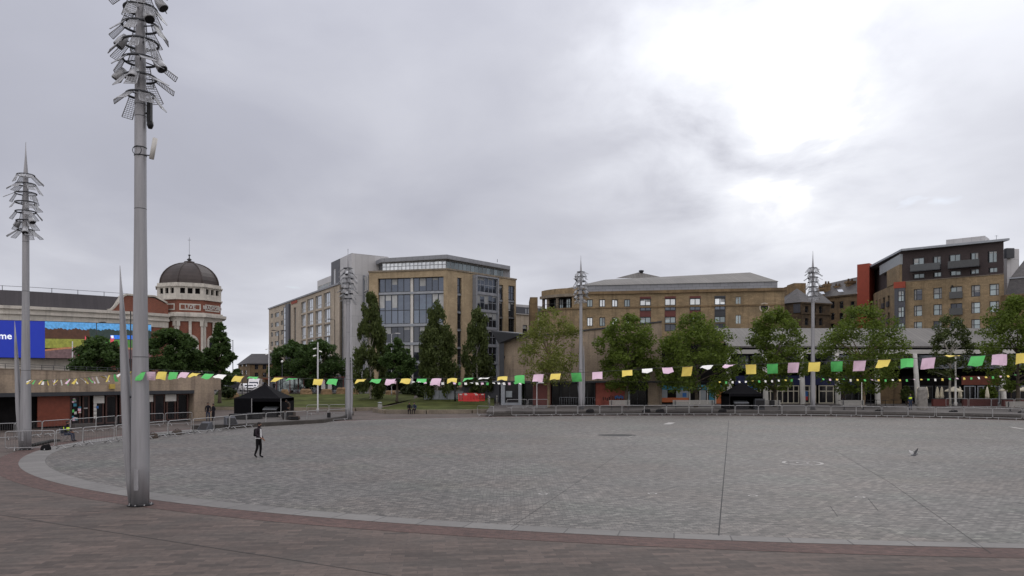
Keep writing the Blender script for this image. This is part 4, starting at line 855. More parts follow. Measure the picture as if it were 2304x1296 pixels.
# ---------------- hotel ----------------
def hotel():
    HXY = lambda zx, zy: (1900 + zx / 5.4, 520 + zy / 5.4)
    c0 = Vector(gp(1966, 149)); c1 = Vector(gp(2026, 130.5)); c2 = Vector(gp(2259, 120.5))
    W = Wl(c1, c2); WL = Wl(c0, c1)
    root = thing('hotel_building', 'brown stone hotel with charcoal top floors, glass balconies and an orange stair tower', 'building', (c1.x, c1.y, .5))
    zst, zrf = W.hit(2150, 624)[1], W.hit(2258, 543)[1]
    H = []; HD = []
    def rect(zx0, zy0, zx1, zy1, WW=W):
        a = HXY(zx0, zy0); b = HXY(zx1, zy1); return WW.rect(a[0], a[1], b[0], b[1])
    rows = [[(843, 708, 945, 840), (1080, 692, 1185, 825), (1288, 672, 1432, 810), (1540, 658, 1650, 795), (1762, 645, 1880, 780)],
            [(850, 905, 950, 1035), (1088, 890, 1190, 1025), (1298, 876, 1442, 1010), (1550, 862, 1658, 996), (1770, 850, 1885, 985)],
            [(855, 1102, 955, 1232), (1095, 1092, 1196, 1225), (1305, 1080, 1448, 1212), (1560, 1068, 1665, 1200), (1780, 1060, 1890, 1190)]]
    us = [rect(*r)[:2] for r in rows[0]]; zz = [(rect(*r[2])[2], rect(*r[2])[3]) for r in rows]
    zz.append((zz[2][0] - 3.1, zz[2][1] - 3.1))
    for i, (z0, z1) in enumerate(zz):
        for j, (u0, u1) in enumerate(us):
            bars = [u0 + (u1 - u0) * (.3 if j in (0, 3) else .68)] if j != 2 else [(u0 + u1) / 2]
            H.append(window(root, W, (u0, u1, z0, z1), 1, 1, 'dkframe', 'midglass' if (i + j) % 3 else 'darkglass', .18, .1, bars=bars, zbars=[z0 + (z1 - z0) * .5]))
            mb = MB(); q = (u0 + .1, bars[0] - .06) if j in (0, 3) else ((bars[0] + .06, u1 - .1) if j != 2 else None)
            if q: mb.wbox(W, q[0], q[1], z0 + .1, z1 - .1, -.2, -.17); mb.build('blind', M['blind'], root)
            if j == 2: mb = MB(); mb.wbox(W, u0 - .1, u1 + .1, z0 - .1, z0, 0, .35); mb.wbox(W, u0 - .1, u1 + .1, z0, z0 + 1.0, .31, .35); mb.build('juliet_balcony', M['railglass'], root)
    for (a, b) in ((843, 972), (1088, 1178), (1290, 1418), (1538, 1640), (1762, 1866)):
        u0, u1 = rect(a, 500, b, 560)[:2]; zc = rect(1538, 460, 1640, 520)
        HD.append(window(root, W, (u0, u1, zc[2], zc[3]), 2, 1, 'dkframe', 'midglass', .12, .1))
    for (a, b) in ((838, 968), (1082, 1172), (1278, 1412), (1538, 1635), (1752, 1860)):
        u0, u1 = rect(a, 500, b, 560)[:2]; zc = rect(1538, 260, 1640, 400)
        HD.append(window(root, W, (u0, u1, zc[2], zc[3]), 2, 1, 'dkframe', 'midglass', .12, .1))
    # left face windows
    HL = []
    for i in range(4):
        for j, (x0, x1) in enumerate(((1961.8 + .5, 1966.5), (1970.5, 1973.5), (1978.5, 1981), (1986, 1991), (1997, 2001.5))):
            ud = [WL.hit(x)[0] for x in (x0, x1)]
            if ud[1] <= 0.1: continue
            z1 = 20.6 - 1.55 - i * 3.1; HL.append(window(root, WL, (max(ud[0], .1), ud[1], z1 - 2.0, z1), 1, 2, 'dkframe', 'darkglass', .2, .1))
            if j in (0, 3, 4): mb = MB(); mb.wbox(WL, max(ud[0], .1), ud[1], z1 - 2.05, z1 - 1.1, 0, .3); mb.build('juliet_balcony', M['dkframe'], root)
    back = [(c2.x + 1, c2.y + 22), (c0.x + 4, c0.y + 10)]
    shell(root, [tuple(c0), tuple(c1), tuple(c2)] + back, 0, zst, {0: HL, 1: H}, M['stone'], depth=.3)
    # charcoal upper floors
    ux = W.hit(2024)[0]; d1 = W.pt(ux + .0, 0, -.02)
    up = [tuple((c0 + Vector((1.2, .3)))), (c1.x + .05, c1.y + .25), tuple(c2 + Vector((-.02, .05)))] + back
    Wu = Wl(up[1], up[2]); o = shell(root, up, zst, zrf, {1: [(a, b, c, d) for a, b, c, d in HD]}, M['blackbrick'], 'upper_floors', .3)
    mb = MB(); ov = [tuple((c0 + Vector((-.9, -.5)))), (c1.x - .3, c1.y - .9), (c2.x + .3, c2.y - .9), (c2.x + 1.2, c2.y + 22), (c0.x + 4, c0.y + 10)]
    mb.prism(ov, zrf, zrf + .35); mb.build('roof', M['greyframe'], root)
    mb = MB(); Wx = Wl(c0, c1); mb.wbox(Wx, Wx.len * .55, Wx.len - .1, zst + .01, zst + 3.0, -1, .12); mb.build('stone_corner', M['stone'], root)
    mb = MB(); mb.wbox(Wx, Wx.len * .25, Wx.len - .05, zst + 3.0, zrf - .4, -1, .05); mb.build('grey_soffit_panel', M['greyp'], root)
    # balconies
    for a, b in ((820, 1180), (1275, 1655)):
        u0, u1 = rect(a, 400, b, 450)[:2]; z = rect(1275, 350, 1655, 440)[2]
        mb = MB(); mb.wbox(W, u0, u1, z - .15, z, 0, 1.2); bl = mb.build('balcony', M['dkframe'], root)
        mb = MB(); mb.wbox(W, u0, u1, z, z + 1.05, 1.14, 1.2); mb.wbox(W, u0, u0 + .04, z, z + 1.05, 0, 1.14); mb.build('balcony_glass', M['railglass'], bl)
    # dark bay with orange head on the corner
    ub0, ub1 = 0.0, W.hit(2037)[0]; mb = MB(); zo0, zo1 = W.hit(2030, 648)[1], W.hit(2030, 634)[1]
    mb.wbox(W, ub0 - .9, ub1, .5, zo0, -.4, .25); mb.build('corner_bay', M['darkclad'], root)
    mb = MB(); mb.wbox(W, ub0 - 1.0, ub1 + .05, zo0, zo1, -.4, .32); mb.build('orange_panel', M['orange'], root)
    for i, (z0, z1) in enumerate(zz): window(root, W, (ub0 - .3, ub1 - .1, z0 - .1, z1 - .1), 1, 1, 'dkframe', 'midglass', -.3, .1, bars=[ub0 + .25], zbars=[(z0 + z1) / 2], name='bay_window')
    # orange tower
    T = [gp(1928.5, 152), gp(1957, 150), gp(1966, 147.5)]; zo = Z_(597, 152)
    mb = MB(); mb.prism([gp(1928.5, 151), gp(1956, 149), gp(1968, 152), gp(1968, 160), gp(1930, 160)], 0, zo); mb.build('stair_tower', M['orange'], root)
    # rooftop plant
    Wp_ = Wl(W.pt(W.hit(2124)[0], 0, -1.5), W.pt(W.hit(2212)[0], 0, -1.5)); zp = Wp_.hit(2210, 531)[1]
    mb = MB(); mb.wbox(Wp_, 0, Wp_.len, zrf + .35, zp, -4, 0); mb.build('plant_room', M['palemetal'], root)
    mb = MB(); p = W.pt(W.hit(2237)[0], zrf, -2); mb.tube([p, p + Vector((0, 0, 1.4))], .03, 5); mb.tube([p + Vector((-.3, 0, 1.3)), p + Vector((.3, 0, 1.3))], .02, 5); mb.build('aerial', M['dkframe'], root)
    for a, b, c_ in ((zst - .1, .15, .1),): band(root, W, ub1, W.len, zst - .12, zst, .1, 'kerbstone', 'coping')
    mb = MB(); mb.wbox(W, W.hit(2141)[0], W.hit(2141)[0] + .25, zst - 1.6, zst - 1.3, 0, .2); mb.build('wall_lamp', M['black'], root)
hotel()

def right_neighbour():
    W = WP(2262, 119.5, 2420, 113); root = thing('roofed_building', 'stone building with steep dark slate mansard beside the hotel', 'building', (W.a.x, W.a.y, .5))
    zt = W.hit(2285, 662)[1]; r = window(root, W, W.rect(2289, 668, 2297, 684), 1, 2, 'dkframe', 'darkglass', .2, .1)
    shell(root, [tuple(W.a), tuple(W.b), (W.b.x, W.b.y + 22), (W.a.x + 1, W.a.y + 22)], 0, zt, {0: [r]}, M['stone_dk'])
    z2, z3_ = W.hit(2285, 624)[1], W.hit(2290, 580)[1] + .8
    mb = MB(); p = [W.pt(.05, zt, .1), W.pt(W.len, zt, .1), W.pt(W.len, z2, -.9), W.pt(.4, z2, -.9)]; mb.face(p)
    mb.face([W.pt(.4, z2, -.9), W.pt(W.len, z2, -.9), W.pt(W.len, z3_, -6), W.pt(1.6, z3_, -6)]); mb.face([W.pt(.05, zt, .1), W.pt(.4, z2, -.9), W.pt(1.6, z3_, -6), W.pt(1.6, zt, -14)])
    mb.build('roof', M['slate'], root)
    band(root, W, .3, W.len, z2 - .1, z2 + .1, -.7, 'greyframe', 'gutter', -.95); band(root, W, 0, W.len, zt - .3, zt, .2, 'stone_dk', 'cornice', -.1)
    mb = MB(); a, b = X_(2266, 128), X_(2293, 128); mb.box(a, b, 128, 134, zt, Z_(560, 128)); mb.build('plant_room', M['palemetal'], root)
    mb = MB(); mb.box(a - .6, a + .7, 127.2, 127.9, Z_(582, 128), Z_(560, 128)); mb.build('louvre_panel', M['dkframe'], root)
right_neighbour()

def victorian():
    W = WP(1859, 158, 1930, 152); W1 = WP(1766, 146, 1804, 143); W2 = WP(1804, 143, 1868, 146)
    root = thing('victorian_building', 'sooty Victorian sandstone building with steep slate roofs and chimney stacks', 'building', (*gp(1850, 150), .5))
    zt = W.hit(1895, 664)[1]; H = []; H2 = []
    for x in (1873, 1893, 1918):
        for y in (678, 704, 728): H.append(window(root, W, W.rect(x - 4.5, y, x + 4.5, y + 16), 1, 2, 'dkframe', 'darkglass', .25, .1))
    for x in (1815, 1832, 1847):
        for y in (689, 716, 742): H2.append(window(root, W2, W2.rect(x - 4, y, x + 4, y + 16), 1, 2, 'dkframe', 'darkglass', .25, .1))
    shell(root, [tuple(W.a), tuple(W.b), (W.b.x, 172), (W.a.x, 172)], 0, zt, {0: H}, M['stone_dk'])
    z2 = W2.hit(1830, 681)[1]
    shell(root, [tuple(W1.a), tuple(W1.b), tuple(W2.b), (W2.b.x, 160), (W1.a.x, 160)], 0, z2, {1: H2}, M['soot'], 'turret_wall')
    mb = MB(); r0, r1 = P(1848, 641, 163), P(1935, 622, 160); a, b = W.pt(-.5, zt, .3), W.pt(W.len, zt, .3)
    mb.face([a, b, (r1.x, r1.y, r1.z), (r0.x, r0.y, r0.z)]); mb.face([(r0.x, r0.y, r0.z), (r1.x, r1.y, r1.z), (r1.x, 172, zt), (r0.x, 172, zt)]); mb.build('roof', M['slate'], root)
    for x in (1847, 1889): 
        p = P(x, 656 if x == 1889 else 661, 155.5); mb = MB(); t = (W.n * .2); 
        mb.hexa([p + Vector(q) for q in ((-.5, -.6, -.25), (.5, -.7, -.2), (.5, .0, .35), (-.5, .1, .3), (-.5, -.7, -.15), (.5, -.8, -.1), (.5, -.1, .45), (-.5, 0, .4))]); mb.build('skylight', M['paleglass'], root)
    mb = MB(); pk = P(1793, 649, 148.5); base = [W1.pt(-.3, z2, .3), W1.pt(W1.len, z2, .3), W2.pt(W2.len * .55, z2, .3), Vector((W2.pt(W2.len * .5, 0).x, 156, z2)), Vector((W1.a.x, 156, z2))]
    for i in range(5): mb.face([base[i], base[(i + 1) % 5], pk])
    pk2 = P(1842, 656, 150); b2 = [W2.pt(W2.len * .4, z2 + .01, .35), W2.pt(W2.len + .3, z2 + .01, .35), Vector((W2.b.x + .3, 158, z2)), Vector((W2.pt(W2.len * .4, 0).x, 158, z2))]
    for i in range(4): mb.face([b2[i], b2[(i + 1) % 4], pk2])
    mb.build('turret_roof', M['slate'], root)
    window(root, W1, W1.rect(1786, 684, 1801, 704), 1, 1, 'darkclad', 'darkclad', -.1, .1, name='dormer')
    band(root, W2, -.2, W2.len + .2, W2.hit(1836, 706)[1] - .15, W2.hit(1836, 706)[1] + .15, .2, 'soot', 'string_course')
    band(root, W, 0, W.len, zt - .3, zt, .3, 'soot', 'cornice', -.1); band(root, W2, -.2, W2.len + .2, z2 - .25, z2, .35, 'soot', 'cornice', -.1)
    for x, y0, w, Y in ((1861, 634, 12, 160), (1847, 643, 13, 159), (1885, 639, 14, 160), (1913, 628, 16, 158)):
        mb = MB(); xc = X_(x, Y); ww = w / FL * Y / 2; z1 = Z_(y0, Y)
        mb.box(xc - ww, xc + ww, Y - ww * .8, Y + ww * .8, z1 - 4.5, z1 - .9); mb.box(xc - ww * 1.25, xc + ww * 1.25, Y - ww, Y + ww, z1 - .9, z1 - .45); ch = mb.build('chimney', M['stone_dk'], root)
        mb = MB()
        for k in (-.5, .5): mb.lathe((xc + k * ww, Y, z1 - .45), [(.24, 0), (.18, .55)], 8)
        mb.build('chimney_pots', M['soot'], ch)
    mb = MB(); mb.box(X_(1775, 150), X_(1805, 150), 151, 156, z2 - 1, Z_(643, 150)); mb.box(X_(1795, 152), X_(1822, 152), 154, 158, z2 - 1, Z_(634, 152)); mb.build('parapet_gable', M['stone_dk'], root)
victorian()

# ---------------- domed tower building with the curved screen wall ----------------
def cinema():
    Yc = 147.5; cx = X_(426, 147.5); cz = 0
    root = thing('domed_cinema', 'cream and red brick cinema with a domed octagonal corner tower and curved wing', 'building', (cx, Yc, 1.4))
    R0 = 6.15; rot = R(-88)
    zf = lambda y: Z_(y, 141.3)
    def octpts(r): return [(cx + r * math.cos(rot + i * math.pi / 4), Yc + r * math.sin(rot + i * math.pi / 4)) for i in range(8)]
    def octo(r0, z0, z1, nm, m, par=root):
        mb = MB(); mb.prism(octpts(r0), z0, z1); return mb.build(nm, M[m], par)
    octo(R0 - .1, 0, zf(722), 'tower_wall', 'redbrick')
    octo(R0 + .25, zf(722), zf(712), 'entablature', 'faience'); octo(R0 + 1.0, zf(712), zf(706), 'cornice', 'faience'); octo(R0 + .3, zf(706), zf(702), 'blocking_course', 'faience')
    octo(R0 - .1, zf(702), zf(673), 'brick_band', 'redbrick'); octo(R0 + .25, zf(673), zf(670.5), 'string_course', 'faience')
    fp = octpts(R0); HH = {}
    zw0, zw1 = zf(659), zf(646.5)
    for i in range(8):
        W = Wl(fp[i], fp[(i + 1) % 8]); mid = W.pt(W.len / 2, 0); 
        if W.n.y > .3: continue
        HH[i] = []
        for k in (-1, 0, 1):
            u = W.len / 2 + k * 1.3; HH[i].append(window(root, W, (u - .42, u + .42, zw0, zw1), 1, 1, 'black', 'void', .35, .06, name='attic_window'))
    shell(root, fp, zf(670.5), zf(634.5), HH, M['faience'], 'attic', .5)
    octo(R0 + .3, zf(643.5), zf(641), 'upper_string', 'faience'); 
    # panels with writing, pilasters and arches on the front faces
    words_ = {0: 'LIVE', 1: 'BRADFORD'}
    fpb = octpts(R0 - .1)
    for i in range(8):
        W = Wl(fpb[i], fpb[(i + 1) % 8])
        if W.n.y > .3: continue
        L_ = W.len; z0, z1 = zf(697), zf(682); mb = MB(); e = .22; u0, u1 = .45, L_ - .45
        for q in ((u0, u1, z0, z0 + e), (u0, u1, z1 - e, z1), (u0, u0 + e, z0 + e, z1 - e), (u1 - e, u1, z0 + e, z1 - e)): mb.wbox(W, *q, -.02, .08)
        pf = mb.build('panel_frame', M['faience'], root)
        if i in words_: text(words_[i], W, L_ / 2, (z0 + z1) / 2, .95 if i else 1.05, 'white', root, .1, 'lettering', .03, bold=.012)
        for u in (0.0, L_):
            mb = MB(); mb.wbox(W, max(0, u - .45), min(L_, u + .45), 1.5, zf(722), 0, .25); mb.wbox(W, max(0, u - .6), min(L_, u + .6), zf(733), zf(722), .25, .4); mb.build('pilaster', M['faience'], root)
        # arch surround
        ua = L_ / 2; r1, r2 = 1.05, 1.5; za = zf(770); mb = MB()
        for k in range(12):
            a, b = math.pi * k / 12, math.pi * (k + 1) / 12
            mb.wpoly(W, [(ua + r1 * math.cos(a), za + r1 * math.sin(a)), (ua + r2 * math.cos(a), za + r2 * math.sin(a)), (ua + r2 * math.cos(b), za + r2 * math.sin(b)), (ua + r1 * math.cos(b), za + r1 * math.sin(b))], 0, .25)
        mb.wbox(W, ua - r2, ua - r1, 1.5, za, 0, .25); mb.wbox(W, ua + r1, ua + r2, 1.5, za, 0, .25); mb.wbox(W, ua - .25, ua + .25, za + 1.0, zf(722), .25, .4); mb.build('arch_surround', M['faience'], root)
        mb = MB(); mb.wpoly(W, [(ua - r1, 1.5), (ua + r1, 1.5), (ua + r1, za)] + [(ua + r1 * math.cos(math.pi * k / 12), za + r1 * math.sin(math.pi * k / 12)) for k in range(1, 12)] + [(ua - r1, za)], .0, .04); mb.build('arched_window', M['darkglass'], root)
    # dome
    zb = zf(634.5); hd = Z_(592, 147.5) - zb; prof = []
    for k in range(9): a = R(90) * k / 9; prof.append(((R0 - .55) * math.cos(a), hd * math.sin(a)))
    prof += [(1.0, hd * .99), (1.0, hd + .25), (.15, hd + .45)]
    mb = MB(); mb.lathe((cx, Yc, zb), prof, 8, 0, False, rot); dm = mb.build('dome', M['copper'], root)
    mb = MB()
    for i in range(8):
        a = rot + i * math.pi / 4; mb.tube([(cx + (r + .05) * math.cos(a), Yc + (r + .05) * math.sin(a), zb + z) for r, z in prof[:9]], .13, 6)
    mb.build('dome_rib', M['copper'], dm)
    zt = zb + hd + .4; mb = MB(); mb.lathe((cx, Yc, zt), [(.15, 0), (.5, .25), (.12, .55), (.1, 1.0), (.3, 1.15), (.05, 1.3)], 10); mb.tube([(cx, Yc, zt + 1.2), (cx, Yc, zt + 4.6)], .03, 6); mb.tube([(cx - .3, Yc, zt + 4.1), (cx + .3, Yc, zt + 4.1)], .03, 5); mb.build('finial', M['dkframe'], root)
    # curved wing
    pl = [(-170, 121.5), (-80, 122), (0, 123.5), (60, 125.3), (120, 127.6), (180, 130.2), (240, 133), (300, 136), (345, 138.6), (378, 141.0)]
    pp = [Vector(gp(*q)) for q in pl]
    def strip(pts, z0, z1, out, m, nm, back=1.2, zz=None):
        k = len(pts); nr = []
        for i in range(k): e = (pts[min(i + 1, k - 1)] - pts[max(i - 1, 0)]).normalized(); nr.append(Vector((e.y, -e.x)))
        f = [(p + n_ * out).to_tuple() for p, n_ in zip(pts, nr)]; b = [(p - n_ * back).to_tuple() for p, n_ in zip(pts, nr)]
        mb = MB(); mb.prism(f + list(reversed(b)), z0, z1); return mb.build(nm, M[m] if isinstance(m, str) else m, root)
    zc = lambda y: Z_(y, 123.5)
    strip(pp, 0, zc(722), 0, 'redbrick', 'wing_wall'); strip(pp[:6], 0.0, zc(806), .25, 'faience', 'wing_base')
    strip(pp, zc(722), zc(706), .15, 'faience', 'wing_frieze'); strip(pp, zc(706), zc(701), .5, 'faience', 'wing_cornice'); strip(pp, zc(701), zc(694), .35, 'faience', 'wing_cornice'); strip(pp, zc(694), zc(687), .75, 'faience', 'wing_cornice')
    # dark curved roof, brick end with a sweeping cream coping
    zr0, zr1 = zc(687), zc(650)
    k7 = pp[:8]; 
    nr = []
    for i in range(len(k7)): e = (k7[min(i + 1, len(k7) - 1)] - k7[max(i - 1, 0)]).normalized(); nr.append(Vector((e.y, -e.x)))
    mb = MB()
    for i in range(len(k7) - 1):
        a, b, c_, d = k7[i] - nr[i] * .3, k7[i + 1] - nr[i + 1] * .3, k7[i + 1] - nr[i + 1] * 1.6, k7[i] - nr[i] * 1.6
        mb.face([(a.x, a.y, zr0), (b.x, b.y, zr0), (c_.x, c_.y, zr1), (d.x, d.y, zr1)], 0, True)
        e_, f_ = k7[i] - nr[i] * 14, k7[i + 1] - nr[i + 1] * 14; mb.face([(d.x, d.y, zr1), (c_.x, c_.y, zr1), (f_.x, f_.y, zr1), (e_.x, e_.y, zr1)])
    mb.build('wing_roof', M['darkroof'], root)
    mb = MB(); rl = [k7[i] - nr[i] * 1.6 for i in range(len(k7))]
    mb.tube([(p.x, p.y, zr1 + .7) for p in rl], .035, 5); 
    for p in rl: mb.tube([(p.x, p.y, zr1 - .1), (p.x, p.y, zr1 + .75)], .05, 5)
    mb.build('roof_rail', M['dkframe'], root)
    We = Wl(pp[6], pp[9]); ub = 0; mb = MB(); L_ = We.len
    cur = [(L_ * .02 + 3.2 * t, zr0 + (zr1 - zr0 + .25) * (sm(t) ** 1.3)) for t in [i / 8 for i in range(9)]]
    mb.wpoly(We, [(cur[0][0], zr0 - .05), (L_, zr0 - .05), (L_, zr1 - .9), (L_ - 2.5, zr1 + .1)] + cur[::-1][:-1], -2, .12); mb.build('brick_gable', M['redbrick'], root)
    mb = MB(); path = cur + [(L_ - 2.5, zr1 + .35), (L_ - .3, zr1 - .7)]
    for p, q in zip(path, path[1:]):
        dx, dz = q[0] - p[0], q[1] - p[1]; l = math.hypot(dx, dz); nx, nz = -dz / l * .3, dx / l * .3
        mb.wpoly(We, [p, q, (q[0] + nx, q[1] + nz), (p[0] + nx, p[1] + nz)], -2, .3)
    mb.build('sweeping_coping', M['faience'], root)
    # the big screen on the curved wall
    scr = thing('outdoor_screen', 'wide LED screen on the cinema wall showing blue and a countryside scene', 'screen', (*gp(100, 126), 8))
    Wb = WP(-160, 119.6, 101, 124.6); Wi = WP(101, 124.6, 340, 135.8)
    def sp(W, pts, m, nm='picture', d=.0): 
        mb = MB(); mb.wpoly(W, [W.hit(x, y) for x, y in pts][::-1], d, d + .04); return mb.build(nm, m, scr)
    for W, x0, x1, ys in ((Wb, -160, 101, (717, 723, 805.5, 802)), (Wi, 101, 340, (723, 731, 808.5, 805.5))):
        mb = MB(); q = [W.hit(x0, ys[3] + 1.5), W.hit(x1, ys[2] + 1.5), W.hit(x1, ys[1] - 1), W.hit(x0, ys[0] - 1)]; mb.wpoly(W, q, -.9, -.02); mb.build('screen_case', M['black'], scr)
    sp(Wb, [(-160, 717), (101, 723), (101, 805.5), (-160, 802)], SCR['blue'], 'blue_picture')
    text('Welcome', Wb, Wb.hit(27.5)[0], Wb.hit(20, 756.5)[1], 1.55, SCR['white'], scr, .06, 'lettering', .01, 'RIGHT', .02)
    sp(Wi, [(101, 723), (340, 731), (340, 752), (101, 742)], SCR['sky'])
    tl = [(101, 737)] + [(104 + k * 3, 737.5 + (k * 37 % 11) * .32 + math.sin(k * .5) * 1.2 + k * .06) for k in range(78)] + [(340, 746)]
    sp(Wi, tl[:36] + [(208, 763), (101, 762)], SCR['rust'], d=.045); sp(Wi, tl[33:] + [(340, 766), (203, 763)], SCR['wood'], d=.05)
    sp(Wi, [(101, 762), (340, 765), (340, 782), (101, 783)], SCR['field'], d=.04); sp(Wi, [(220, 765), (340, 766), (340, 783), (250, 781)], SCR['grass'], d=.05)
    sp(Wi, [(101, 786), (150, 781), (200, 779.5), (260, 780), (340, 786), (340, 808.5), (101, 805.5)], SCR['track'], d=.05); sp(Wi, [(101, 790), (150, 785), (200, 783), (260, 784), (340, 790), (340, 808.5), (101, 805.5)], SCR['earth'], d=.06)
    sp(Wi, [(248, 754), (304, 755), (304, 763.5), (248, 762.5)], SCR['lblue'], d=.07); sp(Wi, [(249, 755), (255, 755), (255, 761), (249, 761)], SCR['white'], d=.08)
    for x, y, s in ((196, 777, 1), (252, 772, .7), (180, 795, .6)):
        sp(Wi, [(x - 6 * s, y), (x - 5 * s, y - 22 * s), (x, y - 12 * s), (x + 7 * s, y - 18 * s), (x + 4 * s, y), (x + 5 * s, y + 14 * s), (x - 9 * s, y + 16 * s)], SCR['red'], 'figures', d=.09)
cinema()

# ---------------- left pavilion ----------------
def pavilion():
    W = WP(-120, 53.5, 497, 72); root = thing('low_pavilion', 'low sandstone pavilion with red timber doors and a railed flat roof', 'building', (W.a.x, W.a.y, 0))
    u9 = W.len; zl, zr = 4.75, 4.12; zt = lambda u: zl + (zr - zl) * u / u9; z_l = 2.86
    ud = W.hit(436)[0]; ue = W.hit(482)[0]
    mb = MB(); mb.wpoly(W, [(0, z_l), (u9, z_l), (u9, zt(u9)), (0, zt(0))], -12, 0); mb.wbox(W, ud, ue, 0, z_l, -12, 0); 
    mb.build('wall', M['stone_slab'], root)
    mb = MB(); mb.wpoly(W, [(0, zt(0)), (u9, zt(u9)), (u9, zt(u9) + .06), (0, zt(0) + .06)], -12.1, .05); mb.build('coping', M['kerbstone'], root)
    mb = MB(); mb.wbox(W, ue, u9 - .3, .9, z_l, -12, -.8); mb.build('dark_return', M['soot'], root)
    mb = MB(); mb.wbox(W, 0, ud, z_l - .3, z_l, -.7, .06); mb.build('lintel', M['dkframe'], root)
    mb = MB(); mb.wbox(W, 0, ud, .0, z_l - .3, -1.3, -1.1); mb.build('recess', M['void'], root)
    def panel(x0, x1, m, nm, z0=.15, z1=z_l - .32, d=-.6):
        mb = MB(); mb.wbox(W, W.hit(x0)[0], W.hit(x1)[0], z0, z1, d - .1, d); return mb.build(nm, M[m], root)
    panel(93, 166, 'redtimber', 'red_shutter')
    for x0, x1 in ((166, 190), (194, 210), (218, 242), (246, 272), (278, 300), (333, 352), (355, 380), (383, 404), (407, 432)):
        u0, u1 = W.hit(x0)[0], W.hit(x1)[0]
        window(root, W, (u0, u1, .15, z_l - .32), 1, 1, 'doorframe', 'blackglass', .6, .12, name='glazed_door')
    for x0, x1 in ((218, 242), (333, 352), (380, 404)):
        s = panel(x0, x1, 'white', 'sign_board', z_l - .98, z_l - .36, -.5)
    rnd = random.Random(5)
    for k in range(16):
        x = rnd.choice((169, 171, 174, 178, 183)) + rnd.uniform(0, 2); z = rnd.uniform(.5, 2.2); u = W.hit(x)[0]
        mb = MB(); mb.wbox(W, u, u + rnd.uniform(.12, .25), z, z + rnd.uniform(.12, .25), -.56, -.54 + k * .0006); mb.build('poster', M[rnd.choice(['white', 'pnk', 'teal', 'grn', 'greyp', 'redp'])], root)
    for k in range(4): mb = MB(); u = W.hit(218.5)[0]; mb.wbox(W, u, u + .25, .6 + k * .33, .88 + k * .33, -.56, -.54); mb.build('notice', M['white'], root)
    mb = MB(); u = W.hit(224)[0]; mb.wbox(W, u, u + .2, 1.45, 1.65, -.56, -.54); mb.build('sticker', M['bluep'], root)
    mb = MB(); u = W.hit(196)[0]; mb.wbox(W, u, u + .3, 1.45, 1.55, -.58, -.5); mb.build('letter_plate', M['steel'], root)
    mb = MB(); u0, z = W.hit(245, 869.5); mb.wbox(W, u0, u0 + .42, z - .2, z + .2, 0, .22); mb.build('alarm_box', M['yellowbox'], root)
    mb = MB(); mb.wbox(W, W.hit(163)[0], W.hit(212)[0], .0, .28, -.6, .4); mb.build('door_step', M['slab'], root)
    mb = MB(); n = 22
    for i in range(n + 1): u = u9 * .1 + u9 * .85 * i / n; mb.tube([W.pt(u, zt(u), -.5), W.pt(u, zt(u) + .42, -.5)], .025, 6)
    for h in (.25, .42): mb.tube([W.pt(0.2, zt(0) + h, -.5), W.pt(u9 - .4, zt(u9) + h, -.5)], .02, 6)
    mb.build('roof_rail', M['dkframe'], root)
pavilion()

